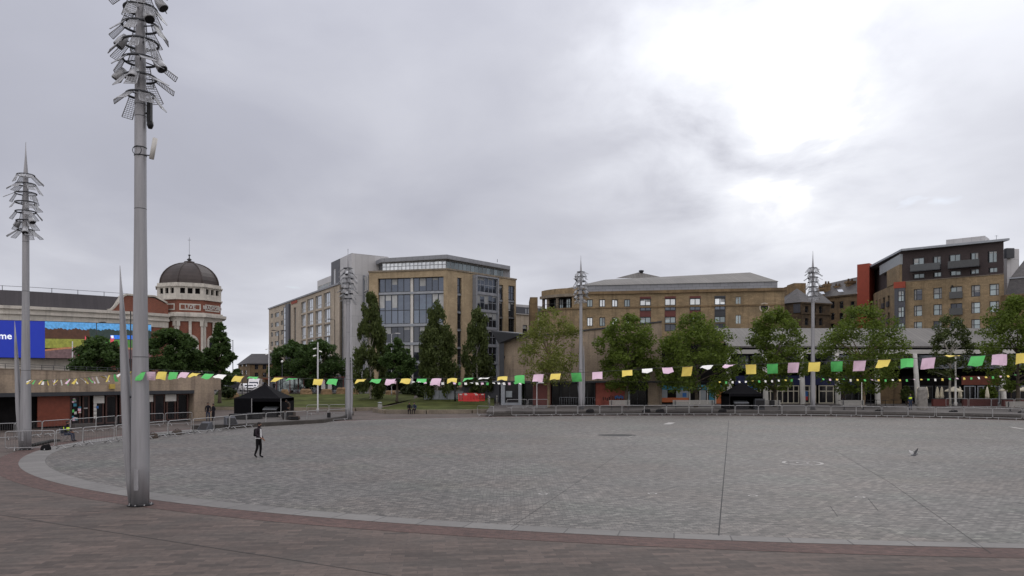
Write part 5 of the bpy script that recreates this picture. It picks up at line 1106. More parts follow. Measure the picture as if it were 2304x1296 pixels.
# ---------------- light masts ----------------
def mast(px, py, label, z0=0.0, sz=1.0, spike=-1, extras=(), Y=None, base_top=17.1, seed=1, sp0=.34, sp1=.72):
    p = G(px, py, z0) if Y is None else Vector((X_(px, Y), Y, z0)); rnd = random.Random(seed)
    root = thing('light_mast', label, 'light mast', tuple(p), 'tall grey light masts round the plaza')
    z = p.z; H = base_top * sz; zz = lambda h: z + h * sz
    prof = [(.255, 0), (.27, 1.2), (.265, 2.6), (.235, 4.2), (.205, 6.2), (.18, 8.6), (.17, 11.8), (.155, 13.4), (.12, 15.3), (.05, 16.2), (.012, 17.1)]
    mb = MB(); mb.lathe((p.x, p.y, z), [(r, h * sz) for r, h in prof], 24); mb.build('pole', M['pole'], root)
    mb = MB(); mb.lathe((p.x, p.y, z), [(.38, .016), (.38, .03)], 24); mb.build('base_plate', M['black'], root)
    mb = MB()
    for h, rr_ in ((4.4, .236), (8.8, .182), (11.55, .1735), (11.9, .1725)): mb.lathe((p.x, p.y, zz(h)), [(rr_, 0), (rr_, .02)], 24)
    mb.build('seam', M['dkframe'], root)
    mb = MB(); mb.box(p.x - .07, p.x + .07, p.y - .285, p.y - .2, z + .5, z + 1.15); mb.build('access_door', M['pole'], root)
    mb = MB()
    for k in range(8): a = k * math.pi / 4; mb.lathe((p.x + .33 * math.cos(a), p.y + .33 * math.sin(a), z), [(.022, .01), (.022, .06)], 6)
    mb.build('bolts', M['steel'], root)
    if spike:
        s = spike; b = Vector((p.x + s * sp0, p.y + .12, z)); t = Vector((p.x + s * sp1, p.y + .15, z + 7.15 * sz))
        pts = [b + (t - b) * k for k in (0, .1, .3, .45, .62, .8, 1.0)]
        mb = MB(); mb.tube(pts, [.085, .13, .165, .155, .125, .08, .008], 14); mb.build('leaning_spike', M['pole'], root)
        mb = MB(); q = b + (t - b) * .45; mb.tube([(p.x, p.y - .0, q.z), (q.x, q.y, q.z)], .035, 8); mb.lathe((p.x, p.y, q.z - .04), [(.24, 0), (.24, .08)], 20); mb.build('bracket', M['dkframe'], root)
    ring_r = [.40, .46, .5, .52, .52, .47, .42]
    for i in range(7):
        h = 12.2 + .51 * i; r = ring_r[i]; c = Vector((p.x, p.y, zz(h)))
        mb = MB(); mb.tube([c + Vector((r * math.cos(a * math.pi / 12), r * math.sin(a * math.pi / 12), 0)) for a in range(24)], .038, 7, closed=True)
        for a in range(3): an = a * 2.094 + i * .5; mb.tube([c + Vector((.12 * math.cos(an), .12 * math.sin(an), 0)), c + Vector((r * math.cos(an), r * math.sin(an), 0))], .02, 5)
        rg = mb.build('ring', M['dkframe'], root)
        # wire mesh fins hanging outward from the ring
        for k in range(7):
            if rnd.random() < .2: continue
            an = k * math.pi / 3.5 + i * .37 + rnd.uniform(-.25, .25); tilt = rnd.uniform(.35, 1.1); L_ = rnd.uniform(.42, .66); w = rnd.uniform(.20, .32)
            o = c + Vector((r * math.cos(an), r * math.sin(an), -.02)); rad = Vector((math.cos(an), math.sin(an), 0)); tan = Vector((-math.sin(an), math.cos(an), 0))
            dn = (rad * math.sin(tilt) - Vector((0, 0, 1)) * math.cos(tilt)); g = MB(); w2 = w * 1.35
            def q(s_, t_): return o + tan * ((w + (w2 - w) * t_) * (s_ - .5)) + dn * (L_ * t_)
            g.tube([q(0, 0), q(0, 1)], .018, 4); g.tube([q(1, 0), q(1, 1)], .018, 4)
            for t_ in [x / 11 for x in range(12)]: g.tube([q(0, t_), q(1, t_)], .0105 if t_ not in (0, 1) else .015, 3, caps=False)
            for s_ in (.25, .5, .75): g.tube([q(s_, 0), q(s_, 1)], .006, 3, caps=False)
            g.build('mesh_fin', M['mesh'], root)
    for h, an, rr in extras:
        c = Vector((p.x + rr * math.cos(an), p.y + rr * math.sin(an), zz(h))); dv = Vector((math.cos(an) * .55, math.sin(an) * .55, -.85)).normalized()
        mb = MB(); mb.tube([c, c + dv * .18, c + dv * .42], [.09, .145, .16], 14); sl = mb.build('spotlight', M['mesh'], root)
        g = MB(); g.tube([c + dv * .421, c + dv * .44], [.14, .14], 14); g.build('lens', M['black'], sl)
    return root, p
_, pn = mast(316, 1137, 'nearest grey light mast, on the red band at the plaza edge', Y=23.7, sz=1.055, seed=3, extras=((12.85, R(-90), .28), (12.95, R(190), .48), (13.25, R(-8), .52), (14.6, R(-40), .4), (15.1, R(0), .5), (13.9, R(200), .4)))
# the camera and antenna fixed to the nearest mast
root = [o for o in col.objects if o.name.startswith('light_mast')][0]
mb = MB(); mb.box(pn.x + .24, pn.x + .36, pn.y - .1, pn.y + .05, 12.0, 12.65); mb.tube([(pn.x + .1, pn.y, 12.3), (pn.x + .3, pn.y, 12.3)], .025, 6); mb.lathe((pn.x + .33, pn.y - .05, 11.8), [(.06, 0), (.1, .1), (.09, .22)], 12); mb.build('cctv_camera', M['black'], root)
mb = MB(); a = Vector((pn.x + .37, pn.y - .05, 10.85)); b = Vector((pn.x + .49, pn.y - .05, 11.5)); mb.tube([a, b], .075, 8); mb.build('antenna', M['white'], root)
mb = MB(); mb.tube([(pn.x, pn.y - .1, 10.98), (pn.x + .38, pn.y - .05, 10.95)], .02, 6); mb.tube([(pn.x + .14 * math.cos(t * .5236) - .0, pn.y - .22, 11.08 + .14 * math.sin(t * .5236)) for t in range(12)], .012, 5, closed=True)
for h in (10.95, 11.2): mb.lathe((pn.x, pn.y, h), [(.187, 0), (.187, .03)], 20)
mb.build('antenna_bracket', M['dkframe'], root)
_, pl_ = mast(58, 1011, 'grey light mast at the left end of the crowd barriers', Y=42, seed=4, extras=((12.3, R(-60), .4), (12.9, R(-30), .45), (12.8, R(170), .4)))
_, p3 = mast(783, 945, 'grey light mast in front of the glazed office block where the barriers end', Y=72.5, seed=5, sz=.95, spike=1, sp0=.28, sp1=.30, extras=((12.9, R(-90), .4), (14.9, R(-90), .4)))
_, p4 = mast(1307, 921, 'grey light mast on the terrace beside the sandstone pavilion wall', z0=.5, Y=84, seed=6, spike=1, sp0=.3, sp1=.34, extras=((12.6, R(200), .5), (13.2, R(200), .5), (13.2, R(-20), .5), (14.7, R(200), .4), (15, R(200), .4)))
_, p5 = mast(1829, 921, 'grey light mast on the terrace in front of the shopping arcade', z0=.5, Y=83, seed=7, sz=1.02, spike=0, extras=((15, R(200), .25), (14.4, R(200), .3)))

# ---------------- trees ----------------
def crown_mesh(kind, H, rx, seed, n, leaf, gap=.0):
    rnd = np.random.default_rng(seed)
    def prof(t):
        if kind == 'round': return np.sqrt(np.clip(1 - (2 * t - .92) ** 2, 0, 1)) * (.86 + .14 * np.sin(t * 3))
        if kind == 'plane': return np.clip(np.sin(np.pi * (t * .86 + .12)) ** .62, 0, 1)
        if kind == 'column': return np.clip((1 - t) ** .42 * (.5 + .55 * np.clip(t * 3.2 + .25, 0, 1)), 0, 1)
        if kind == 'cone': return np.clip((1 - t) ** .8 * np.clip(t * 4 + .3, 0, 1), 0, 1) * 1.05
        if kind == 'open': return np.clip(np.sin(np.pi * (t * .82 + .14)) ** .7, 0, 1)
        return np.ones_like(t)
    nc = {'round': 95, 'plane': 105, 'column': 120, 'cone': 90, 'open': 85}.get(kind, 60)
    t = rnd.random(nc) ** .9; a = rnd.random(nc) * 2 * np.pi; rad = np.sqrt(rnd.random(nc)) ** .75
    lob = 1 + .16 * np.sin(a * 3 + seed) * np.sin(t * 7 + seed * 2) + rnd.normal(0, .07, nc)
    pr = prof(t); rr = pr * rad * lob * rx * .9
    C = np.stack([rr * np.cos(a), rr * np.sin(a), t * H], 1)
    cs = rx * (.15 + .16 * rnd.random(nc)) * (.55 + .45 * pr)
    per = rnd.choice(nc, n, p=(cs ** 2) / (cs ** 2).sum())
    d = rnd.normal(0, 1, (n, 3)); d /= np.linalg.norm(d, axis=1)[:, None]; q = rnd.random(n) ** .45
    pos = C[per] + d * (q * cs[per])[:, None] * np.array([1, 1, .8 if kind not in ('column',) else 1.5])
    if kind == 'column': pos[:, 2] -= rnd.random(n) * .6
    ax = rnd.normal(0, 1, (n, 3)) * (np.array([1, 1, .6]) if kind != 'column' else np.array([.35, .35, 1.]))
    ax /= np.linalg.norm(ax, axis=1)[:, None]
    bx = np.cross(ax, rnd.normal(0, 1, (n, 3))); bx /= np.linalg.norm(bx, axis=1)[:, None] + 1e-9
    s = leaf * (.5 + rnd.random(n)); l = s * (1.3 if kind != 'column' else 1.9)
    v = np.empty((n, 4, 3)); v[:, 0] = pos - ax * l[:, None] * .5; v[:, 1] = pos + bx * s[:, None] * .38; v[:, 2] = pos + ax * l[:, None] * .5; v[:, 3] = pos - bx * s[:, None] * .38
    return v.reshape(-1, 3), C, cs
def tree(name, label, cat, px, Y, z0, y_top, y_bot, hw, kind, leafm, barkm, seed, n=5200, leaf=.30, trunk=.22, group=None, py_base=None, multi=1):
    x = X_(px, Y); zt, zb = Z_(y_top, Y), Z_(y_bot, Y); rx = hw / FL * Y
    root = thing(name, label, cat, (x, Y, z0), group)
    n = int(n * 1.9); leaf *= .74; v, C, cs = crown_mesh(kind, zt - zb, rx, seed, n, leaf); v[:, 2] += zb - z0
    me = D.meshes.new('crown'); nf = n; me.vertices.add(len(v)); me.vertices.foreach_set('co', v.ravel()); me.loops.add(nf * 4); me.loops.foreach_set('vertex_index', np.arange(nf * 4)); me.polygons.add(nf)
    me.polygons.foreach_set('loop_start', np.arange(nf) * 4); me.polygons.foreach_set('loop_total', np.full(nf, 4)); me.materials.append(M[leafm]); me.update(calc_edges=True); me.validate()
    o = D.objects.new('crown', me); put(o, root); LOC[o] = Vector((x, Y, z0)); KIDS.setdefault(root, []).append(o)
    rnd = random.Random(seed); H = zt - zb
    mb = MB()
    for k in range(multi):
        ox = (k - (multi - 1) / 2) * .5; top = Vector((x + rnd.uniform(-.2, .2) + ox * .5, Y, zb + H * (.62 if kind in ('column', 'cone') else .42)))
        mb.tube([(x + ox, Y, z0 - .1), (x + ox * .9, Y, z0 + .3), (x + ox + rnd.uniform(-.12, .12), Y, (z0 + zb) / 2 + .2), (x + ox * .8, Y, zb + .2), top], [trunk * 1.35, trunk * 1.05, trunk, trunk * .85, trunk * .35], 10)
    mb.build('trunk', M[barkm], root)
    mb = MB(); idx = sorted(range(len(C)), key=lambda i: -cs[i])[:22]
    for i in idx:
        c = Vector((x + C[i][0], Y + C[i][1], zb + C[i][2])); hz = zb + max(0, min(C[i][2] - .3 - .35 * math.hypot(C[i][0], C[i][1]), H * .38)) if kind not in ('column', 'cone') else zb + max(0, C[i][2] - .8) * .75
        s0 = Vector((x, Y, hz)); md = s0.lerp(c, .5) + Vector((rnd.uniform(-.2, .2), rnd.uniform(-.2, .2), rnd.uniform(.0, .35)))
        mb.tube([s0, md, c], [trunk * .42, trunk * .26, trunk * .08], 6, caps=False)
    mb.build('limbs', M[barkm], root)
    return root
g1 = 'trees behind the low pavilion'
tree('street_tree', 'sparse low tree peeping over the pavilion roof under the screen', 'tree', 218, 88, 1, 762, 842, 58, 'open', 'leaf_dark', 'bark', 11, 3600, .42, .15, g1)
tree('street_tree', 'dark bushy tree behind the nearest mast and in front of the brick tower', 'tree', 388, 88, 1, 742, 846, 62, 'round', 'leaf_dark', 'bark', 12, 6500, .38, .2, g1)
tree('street_tree', 'tall ragged dark tree at the corner of the pavilion beside the street', 'tree', 494, 92, 1, 730, 866, 52, 'cone', 'leaf_dark', 'bark', 13, 5600, .38, .2, g1)
tree('street_tree', 'small dark tree showing under the tower between pavilion trees', 'tree', 446, 96, 1.2, 790, 862, 34, 'round', 'leaf_dark', 'bark', 131, 2600, .38, .15, g1)
g2 = 'trees beyond the lawn'
tree('broad_tree', 'dense dark round tree at the left of the lawn beside the tall street lamp', 'tree', 656, 124, 1.5, 769, 868, 50, 'round', 'leaf_dark', 'bark', 14, 6200, .40, .25, g2)
tree('broad_tree', 'wide dense dark tree directly left of the mast by the office block', 'tree', 721, 121, 1.5, 767, 868, 60, 'round', 'leaf_dark', 'bark', 15, 7000, .40, .25, g2)
tree('birch_tree', 'tallest narrow birch in front of the office block, just right of the mast', 'tree', 834, 104, 1.2, 662, 886, 43, 'column', 'leaf_birch', 'palebark', 16, 8200, .30, .14, g2)
tree('birch_tree', 'broad shaggy birch in the middle of the glazed office front', 'tree', 984, 104, 1.2, 682, 878, 51, 'column', 'leaf_birch', 'palebark', 17, 8200, .30, .14, g2)
tree('birch_tree', 'slim birch in front of the projecting grey bay of the office block', 'tree', 1074, 106, 1.2, 694, 872, 39, 'column', 'leaf_birch', 'palebark', 18, 6400, .30, .12, g2)
tree('lawn_tree', 'small dark round tree with black trunk between the two tallest birches', 'tree', 893, 100, .9, 762, 868, 40, 'round', 'leaf_dark', 'bark', 19, 4800, .34, .16, g2)
g3 = 'row of trees on the terrace'
tree('plane_tree', 'light airy olive-green tree in front of the sandstone wall', 'tree', 1234, 89, .5, 696, 860, 78, 'open', 'leaf_light', 'tanbark', 21, 3900, .27, .17, g3)
tree('plane_tree', 'green plane tree just right of the pavilion-side mast', 'tree', 1410, 90, .5, 712, 880, 78, 'plane', 'leaf_plane', 'bark', 22, 6800, .30, .2, g3)
tree('plane_tree', 'widest plane tree with dark forked trunk before the blue and orange shopfront', 'tree', 1566, 89, .5, 712, 884, 98, 'plane', 'leaf_plane', 'bark', 23, 8200, .30, .24, g3)
tree('plane_tree', 'plane tree behind the black tent on the terrace', 'tree', 1743, 91, .5, 692, 884, 74, 'plane', 'leaf_plane', 'bark', 24, 6800, .30, .2, g3)
tree('plane_tree', 'large plane tree with tan trunk in front of the orange hotel tower', 'tree', 1941, 91, .5, 688, 880, 92, 'plane', 'leaf_plane', 'tanbark', 25, 8000, .30, .24, g3)
tree('birch_tree', 'sparse dark birch with pale stem before the arcade roof', 'tree', 2138, 93, .5, 712, 850, 50, 'open', 'leaf_birch', 'palebark', 26, 3600, .26, .13, g3)
tree('plane_tree', 'plane tree cut by the right frame edge above the parasols', 'tree', 2290, 88, .5, 672, 872, 84, 'plane', 'leaf_plane', 'bark', 27, 7600, .30, .22, g3)
for px, s in ((1893, 41), (1992, 42)):
    pass
def shrub(px, Y, z0, y0, y1, hw, label, seed, n=1800, leafm='leaf_shrub'):
    x = X_(px, Y); zt, zb = Z_(y0, Y), Z_(y1, Y); root = thing('shrub', label, 'shrub', (x, Y, z0), 'shrubs round the lawn')
    v, C, cs = crown_mesh('round', zt - zb, hw / FL * Y, seed, n, .25); v[:, 2] += zb - z0
    me = D.meshes.new('foliage'); me.vertices.add(len(v)); me.vertices.foreach_set('co', v.ravel()); me.loops.add(n * 4); me.loops.foreach_set('vertex_index', np.arange(n * 4)); me.polygons.add(n)
    me.polygons.foreach_set('loop_start', np.arange(n) * 4); me.polygons.foreach_set('loop_total', np.full(n, 4)); me.materials.append(M[leafm]); me.update(calc_edges=True)
    put(D.objects.new('foliage', me), root)
    mb = MB()
    for k in range(5): mb.tube([(x, Y, z0 - .1), (x + (k - 2) * .25, Y + .1 * k, z0 + (zt - z0) * .6)], [.04, .015], 5)
    mb.build('stem', M['bark'], root)
shrub(935, 112, 1.3, 862, 892, 20, 'rounded dark shrub left of the grey cabinets', 31); shrub(950, 108, 1.3, 872, 896, 12, 'small dark shrub touching the first grey cabinet', 32, 1100)
shrub(915, 114, 1.4, 868, 890, 16, 'low dark shrub beside the dark tree trunk', 33, 1100); shrub(512, 104, 1.3, 872, 893, 22, 'dark reddish shrub by the pavilion corner', 34, 1300)
shrub(2225, 98, .5, 868, 900, 18, 'leafy shrub among the restaurant parasols', 35, 1300, 'leaf_plane'); shrub(2040, 97, .5, 868, 902, 14, 'tall planting left of the standing stone', 36, 1100, 'leaf_birch')
shrub(1180, 98.5, .5, 860, 905, 8, 'thin climbing plant on the pavilion lobby', 37, 700)

# ---------------- crowd barriers ----------------
def barrier_proto():
    root = thing('crowd_barrier', 'barrier', 'crowd barrier'); L_, z0, z1, r = 2.3, .18, 1.08, .13
    pts = []
    for cx, cz, a0 in ((L_ / 2 - r, z0 + r, -90), (L_ / 2 - r, z1 - r, 0), (-L_ / 2 + r, z1 - r, 90), (-L_ / 2 + r, z0 + r, 180)):
        for k in range(5): a = R(a0 + k * 22.5); pts.append((cx + r * math.cos(a), 0, cz + r * math.sin(a)))
    mb = MB(); mb.tube(pts, .024, 7, closed=True); mb.build('frame', M['steel'], root)
    mb = MB()
    for k in range(1, 19): x = -L_ / 2 + L_ * k / 19; mb.tube([(x, 0, z0), (x, 0, z1)], .0065, 5, caps=False)
    mb.build('bars', M['bars'], root)
    for s in (-1, 1):
        mb = MB(); x = s * (L_ / 2 - .45); mb.tube([(x, -.3, .02), (x, -.05, .19), (x, .05, .19), (x, .3, .02)], .022, 6); mb.tube([(x, 0, .17), (x, 0, .24)], .03, 6); mb.build('foot', M['steel'], root)
    return root
BAR = barrier_proto(); first = [True]
ORD = 'first second third fourth fifth sixth seventh eighth ninth tenth eleventh twelfth thirteenth fourteenth fifteenth sixteenth seventeenth eighteenth nineteenth twentieth twenty-first twenty-second twenty-third twenty-fourth'.split()
def run(path, label_fmt, group, z=0.0, n_max=30, jit=.03, step=2.38):
    pts = [Vector(p[:2]) for p in path]; seg = 0; t = 0; k = 0; rnd = random.Random(len(path) + n_max)
    acc = [0]
    for a, b in zip(pts, pts[1:]): acc.append(acc[-1] + (b - a).length)
    def at(s):
        for i in range(len(pts) - 1):
            if s <= acc[i + 1] or i == len(pts) - 2: return pts[i] + (pts[i + 1] - pts[i]) * ((s - acc[i]) / (acc[i + 1] - acc[i]))
    n = min(int((acc[-1] + .3) / step), n_max)
    for k in range(n):
        a, b = at(k * step), at(k * step + step); c = (a + b) / 2
        o = BAR if first[0] else copy_tree(BAR); first[0] = False
        o.location = (c.x + rnd.uniform(-jit, jit), c.y + rnd.uniform(-jit, jit), z); o.rotation_euler = (0, 0, math.atan2(b.y - a.y, b.x - a.x) + rnd.uniform(-.03, .03))
        tag(o, label_fmt.format(ORD[k]), 'crowd barrier', group)
def g2(x, y, z=0): v = G(x, y, z); return (v.x, v.y)
run([g2(-70, 1016), g2(13, 1014)], 'steel crowd barrier cut by the left frame edge, {} of its pair', 'steel crowd barriers at the left')
run([g2(14, 1016), g2(118, 1013), g2(205, 1001), g2(272, 995), g2(370, 984), g2(430, 977.5), g2(476, 973), g2(524, 966), g2(560, 962), g2(640, 955), g2(720, 950), g2(786, 946)], 'steel crowd barrier along the kerb ring, {} from the left-hand mast towards the office mast', 'front row of steel crowd barriers along the kerb ring', n_max=20)
run([g2(-60, 994), g2(10, 992), g2(110, 982), g2(220, 972), g2(300, 963), g2(415, 957), g2(484, 954)], 'steel crowd barrier in the back row before the pavilion, {} from the frame edge', 'back row of steel crowd barriers before the pavilion', n_max=16)
run([g2(690, 934), g2(786, 932)], 'steel crowd barrier behind the slim lamp post, {} from the tent', 'steel crowd barriers beside the tent')
tA, tB = R(113), R(14)
run([tuple(ell(R(117), 3.2)), tuple(ell(R(115), .6))], 'steel crowd barrier turned end-on at the left of the far row, {} inwards', 'end-on steel crowd barriers')
NB = [0]
pth = [tuple(ell(tA + (tB - tA) * i / 40, .9)) for i in range(41)]
run(pth, 'steel crowd barrier in the far row before the terrace, {} from its left end', 'far row of steel crowd barriers before the terrace', n_max=23)
run([gp(2128, 88), gp(2330, 86)], 'steel crowd barrier on the terrace by the parasols, {} from the standing stone', 'steel crowd barriers on the terrace', z=.5)
run([gp(1140, 84), gp(1232, 85)], 'steel crowd barrier on the terrace before the pale lamp post, {} from the lawn', 'steel crowd barriers on the terrace near the lawn', z=.5)

# ---------------- bunting ----------------
CM = dict(Y='yel', G='grn', P='pnk', W='wht'); CN = dict(Y='yellow flag', G='green flag', P='pink flag', W='white flag')
def flag(root, p, along, swing, c, w=.29, h=.27, rnd=random):
    a = along.normalized(); side = Vector((a.y, -a.x, 0)).normalized(); dn = Vector((0, 0, -1)) * math.cos(swing) + side * math.sin(swing)
    mb = MB(); n = 4; sk = rnd.uniform(-.14, .14); nn = side * math.cos(swing) + Vector((0, 0, 1)) * math.sin(swing); cu = rnd.uniform(-.02, .02)
    tw = rnd.uniform(-.3, .3) * h; bl = rnd.uniform(-.25, .25) * h; ph = rnd.uniform(0, 6)
    g = [[p + a * (w * (i / n - .5) + sk * h * (j / n)) + dn * (h * j / n * (1 - .08 * abs(tw) / h)) + nn * (.02 * math.sin(i * 1.7 + j + ph) * j / n + cu * math.sin(math.pi * i / n) + tw * (i / n - .5) * j / n + bl * (j / n) ** 2) for i in range(n + 1)] for j in range(n + 1)]
    for j in range(n):
        for i in range(n): mb.face([g[j][i], g[j + 1][i], g[j + 1][i + 1], g[j][i + 1]], 0, True)
    o = mb.build('flag', M[CM[c]], root); o['label'] = CN[c]; return o
def rope(root, pts, r=.006):
    mb = MB(); mb.tube(pts, r, 5); return mb.build('string', M['rope'], root)
def Yb(px): return float(np.interp(px, [318, 1000, 1550, 1800, 2304, 2420], [23.5, 22.5, 21.5, 19.8, 16.5, 15.8]))
def bunting_near():
    rt = [(318, 837), (340, 836), (417, 838), (470, 841), (503, 843), (560, 847), (628, 850), (717, 852.5), (783, 853.5), (814, 853), (914, 852), (1018, 852), (1131, 847.5), (1212, 842), (1296, 838.5), (1344, 836.5), (1411, 832.5), (1456, 829.5), (1501, 826.5), (1547, 825), (1594, 822), (1643, 819.5), (1689, 820), (1738, 818), (1786, 816), (1833, 814.5), (1883, 812.5), (1935, 811), (1990, 809), (2041, 807), (2090, 805), (2146, 799), (2201, 800.5), (2249, 797), (2304, 795), (2420, 790)]
    ypx = lambda x: float(np.interp(x, [a for a, b in rt], [b for a, b in rt]))
    root = thing('bunting', 'near string of yellow, green and pink flags from the nearest mast across the plaza', 'bunting', tuple(P(318, 837, 23.5)))
    S = '318G0.8 340P1 366Y0.8 391G0.8 417P0.6 443Y0.25 472G0.2 500W0.35 540Y0.4 572G0.25 628Y0.19 660G0.41 717Y0.45 750G0.56 814Y0.38 848G0.38 880P0.38 914Y0.56 949G0.52 983P0.56 1018Y0.22 1056G0.15 1092W0.22 1131Y0.56 1169G0.75 1212P0.9 1251Y0.6 1296G1 1344P0.85 1411Y0.7 1456W0.2 1501P0.7 1547Y1 1594W0.15 1643P0.2 1689Y1 1738G1 1786P1 1833Y0.85 1883G1 1935P1 1990Y0.85 2041G0.9 2090P0.95 2146Y0.15 2201G0.75 2249P0.95 2304Y0.9 2360G1'.split()
    import re
    rnd = random.Random(9)
    for s in S:
        m = re.match(r'(\d+)([A-Z])([\d.]+)', s); x = float(m[1]); k = float(m[3]); p = P(x, ypx(x), Yb(x)); q = P(x + 20, ypx(x + 20), Yb(x + 20))
        flag(root, p, q - p, math.acos(min(1, k)) * (1 if rnd.random() < .8 else .9) , m[2], rnd=rnd)
    rope(root, [P(x, ypx(x), Yb(x)) for x in range(318, 2420, 20)] + [P(2420, 790, 15.8)])
bunting_near()
def bunting_line(a, b, sag, step, label, seed, cols='YGPW', cut=(0, 1), w=.29, swing=(.1, 1.45)):
    rnd = random.Random(seed); a, b = Vector(a), Vector(b); L_ = (b - a).length; n = int(L_ / step)
    pt = lambda t: a.lerp(b, t) - Vector((0, 0, 1)) * sag * 4 * t * (1 - t)
    root = thing('bunting', label, 'bunting', tuple(a)); rope(root, [pt(i / 24) for i in range(25)], .007)
    for i in range(1, n):
        t = i / n
        if not cut[0] <= t <= cut[1]: continue
        flag(root, pt(t), pt(t + .01) - pt(t), rnd.uniform(*swing), cols[i % len(cols)], w, .27, rnd)
bunting_line(P(308, 834, 23.5), P(62, 854, 41.8), .12, .72, 'string of small flags between the nearest mast and the left-hand mast', 3, 'WYWPGY', swing=(-1.35, 1.35), w=.24)  # extra white flags put the paleness of sun through cloth into the colour
bunting_line(P(789, 853, 72.3), P(1305, 857, 83.8), .25, .62, 'distant string of tiny flags in front of the birches', 4, 'WWPGW', cut=(.15, .72))
bunting_line(P(1312, 857, 83.8), P(1826, 851, 82.8), .25, .7, 'distant string of tiny flags before the shopfronts', 5, 'WYGWW', cut=(.6, .97), w=.2)
bunting_line(P(1836, 851, 82.8), P(2300, 842, 80), .3, .72, 'distant string of tiny coloured flags above the restaurant terrace', 6, 'YGPYGW', w=.2)

# ---------------- people ----------------
def person(label, loc, rz, pose, cols, extra=None, scale=1.0, group=None, vest=False, bag=False, beard=False):
    """one continuous body; y is forward. cols: hair, skin, top, trousers, shoes"""
    stand = dict(pel=(0, 0, .95), sp=(0, .0, 1.13), ch=(0, .01, 1.33), nk=(0, .01, 1.48), hd=(0, .03, 1.56), hm=(0, .035, 1.64), ht=(0, .02, 1.73), ns=(0, .125, 1.63),
        shl=(-.18, 0, 1.42), ell=(-.22, -.03, 1.15), wrl=(-.22, .06, .92), shr=(.18, 0, 1.42), elr=(.22, -.03, 1.15), wrr=(.22, .06, .92),
        hpl=(-.09, 0, .9), knl=(-.1, .02, .5), anl=(-.1, -.02, .09), tol=(-.11, .15, .035), hpr=(.09, 0, .9), knr=(.1, .02, .5), anr=(.1, -.02, .09), tor=(.11, .15, .035))
    stand.update(pose); J = {k: Vector(v) for k, v in stand.items()}
    Rr = dict(pel=.135, sp=.125, ch=.145, nk=.055, hd=.075, hm=.092, ht=.068, ns=.018, shl=.07, ell=.05, wrl=.032, shr=.07, elr=.05, wrr=.032, hpl=.095, knl=.065, anl=.045, tol=.038, hpr=.095, knr=.065, anr=.045, tor=.038)
    E_ = [('pel', 'sp'), ('sp', 'ch'), ('ch', 'nk'), ('nk', 'hd'), ('hd', 'hm'), ('hm', 'ht'), ('hm', 'ns'), ('ch', 'shl'), ('shl', 'ell'), ('ell', 'wrl'), ('ch', 'shr'), ('shr', 'elr'), ('elr', 'wrr'), ('pel', 'hpl'), ('hpl', 'knl'), ('knl', 'anl'), ('anl', 'tol'), ('pel', 'hpr'), ('hpr', 'knr'), ('knr', 'anr'), ('anr', 'tor')]
    for s in 'lr':
        w, e = J['wr' + s], J['el' + s]; d = (w - e).normalized(); J['pm' + s] = w + d * .06; Rr['pm' + s] = .036; E_.append(('wr' + s, 'pm' + s))
        side = d.cross(Vector((1, 0, 0))); side = side.normalized() if side.length > .1 else Vector((0, 1, 0))
        for i, (o, l) in enumerate(((-.027, .062), (-.009, .075), (.009, .07), (.027, .055))):
            k = f'f{i}{s}'; J[k + 'a'] = w + d * .10 + side * o; J[k + 'b'] = J[k + 'a'] + d * l * .5 + Vector((0, .012, 0)); J[k + 'c'] = J[k + 'b'] + d * l * .45 + Vector((-.012 if s == 'r' else .012, .012, 0))
            for x in 'abc': Rr[k + x] = .0095
            E_ += [('pm' + s, k + 'a'), (k + 'a', k + 'b'), (k + 'b', k + 'c')]
        J['th' + s] = w + d * .06 + side * .055; Rr['th' + s] = .011; E_.append(('wr' + s, 'th' + s))
    keys = list(J); me = D.meshes.new('person'); me.from_pydata([tuple(J[k]) for k in keys], [(keys.index(a), keys.index(b)) for a, b in E_], [])
    ob = D.objects.new('person', me); col.objects.link(ob); md = ob.modifiers.new('skin', 'SKIN'); md.use_smooth_shade = True
    for i, k in enumerate(keys): me.skin_vertices[0].data[i].radius = (Rr[k], Rr[k] * (.8 if k in ('pel', 'sp', 'ch') else 1)); me.skin_vertices[0].data[i].use_root = (i == 0)
    s2 = ob.modifiers.new('sub', 'SUBSURF'); s2.levels = 1; s2.render_levels = 1
    bpy.context.view_layer.update(); dg = bpy.context.evaluated_depsgraph_get(); nm = D.meshes.new_from_object(ob.evaluated_get(dg)); nm.name = 'person'
    ob.modifiers.clear(); ob.data = nm; nm.materials.clear()
    for c in cols: nm.materials.append(M[c])
    segs = [('hd', 'ht', 'h'), ('hd', 'ns', 'h'), ('nk', 'hd', 'k'), ('pel', 'nk', 2), ('shl', 'ell', 2), ('ell', 'wrl', 2), ('shr', 'elr', 2), ('elr', 'wrr', 2), ('wrl', 'pml', 1), ('wrr', 'pmr', 1), ('hpl', 'knl', 3), ('knl', 'anl', 3), ('hpr', 'knr', 3), ('knr', 'anr', 3), ('anl', 'tol', 4), ('anr', 'tor', 4), ('pml', 'f1lc', 1), ('pmr', 'f1rc', 1)]
    for f in nm.polygons:
        f.use_smooth = True; c = f.center; best = 9; mi = 2
        for a, b, m in segs:
            p, q = J[a], J[b]; t = max(0, min(1, (c - p).dot(q - p) / (q - p).length_squared)); dd = (p + (q - p) * t - c).length - Rr[a] * .8
            if dd < best: best = dd; mi = m
        if mi == 'h':
            r = c - J['hm']; mi = 0 if (r.z > .045 or r.y < -.02) else 1
            if beard and r.y > .03 and r.z < -.03: mi = 0
        elif mi == 'k': mi = 1
        f.material_index = mi
    tag(ob, label, 'person', group); ob.location = loc; ob.rotation_euler = (0, 0, rz); ob.scale = (scale,) * 3; LOC[ob] = Vector((0, 0, 0))
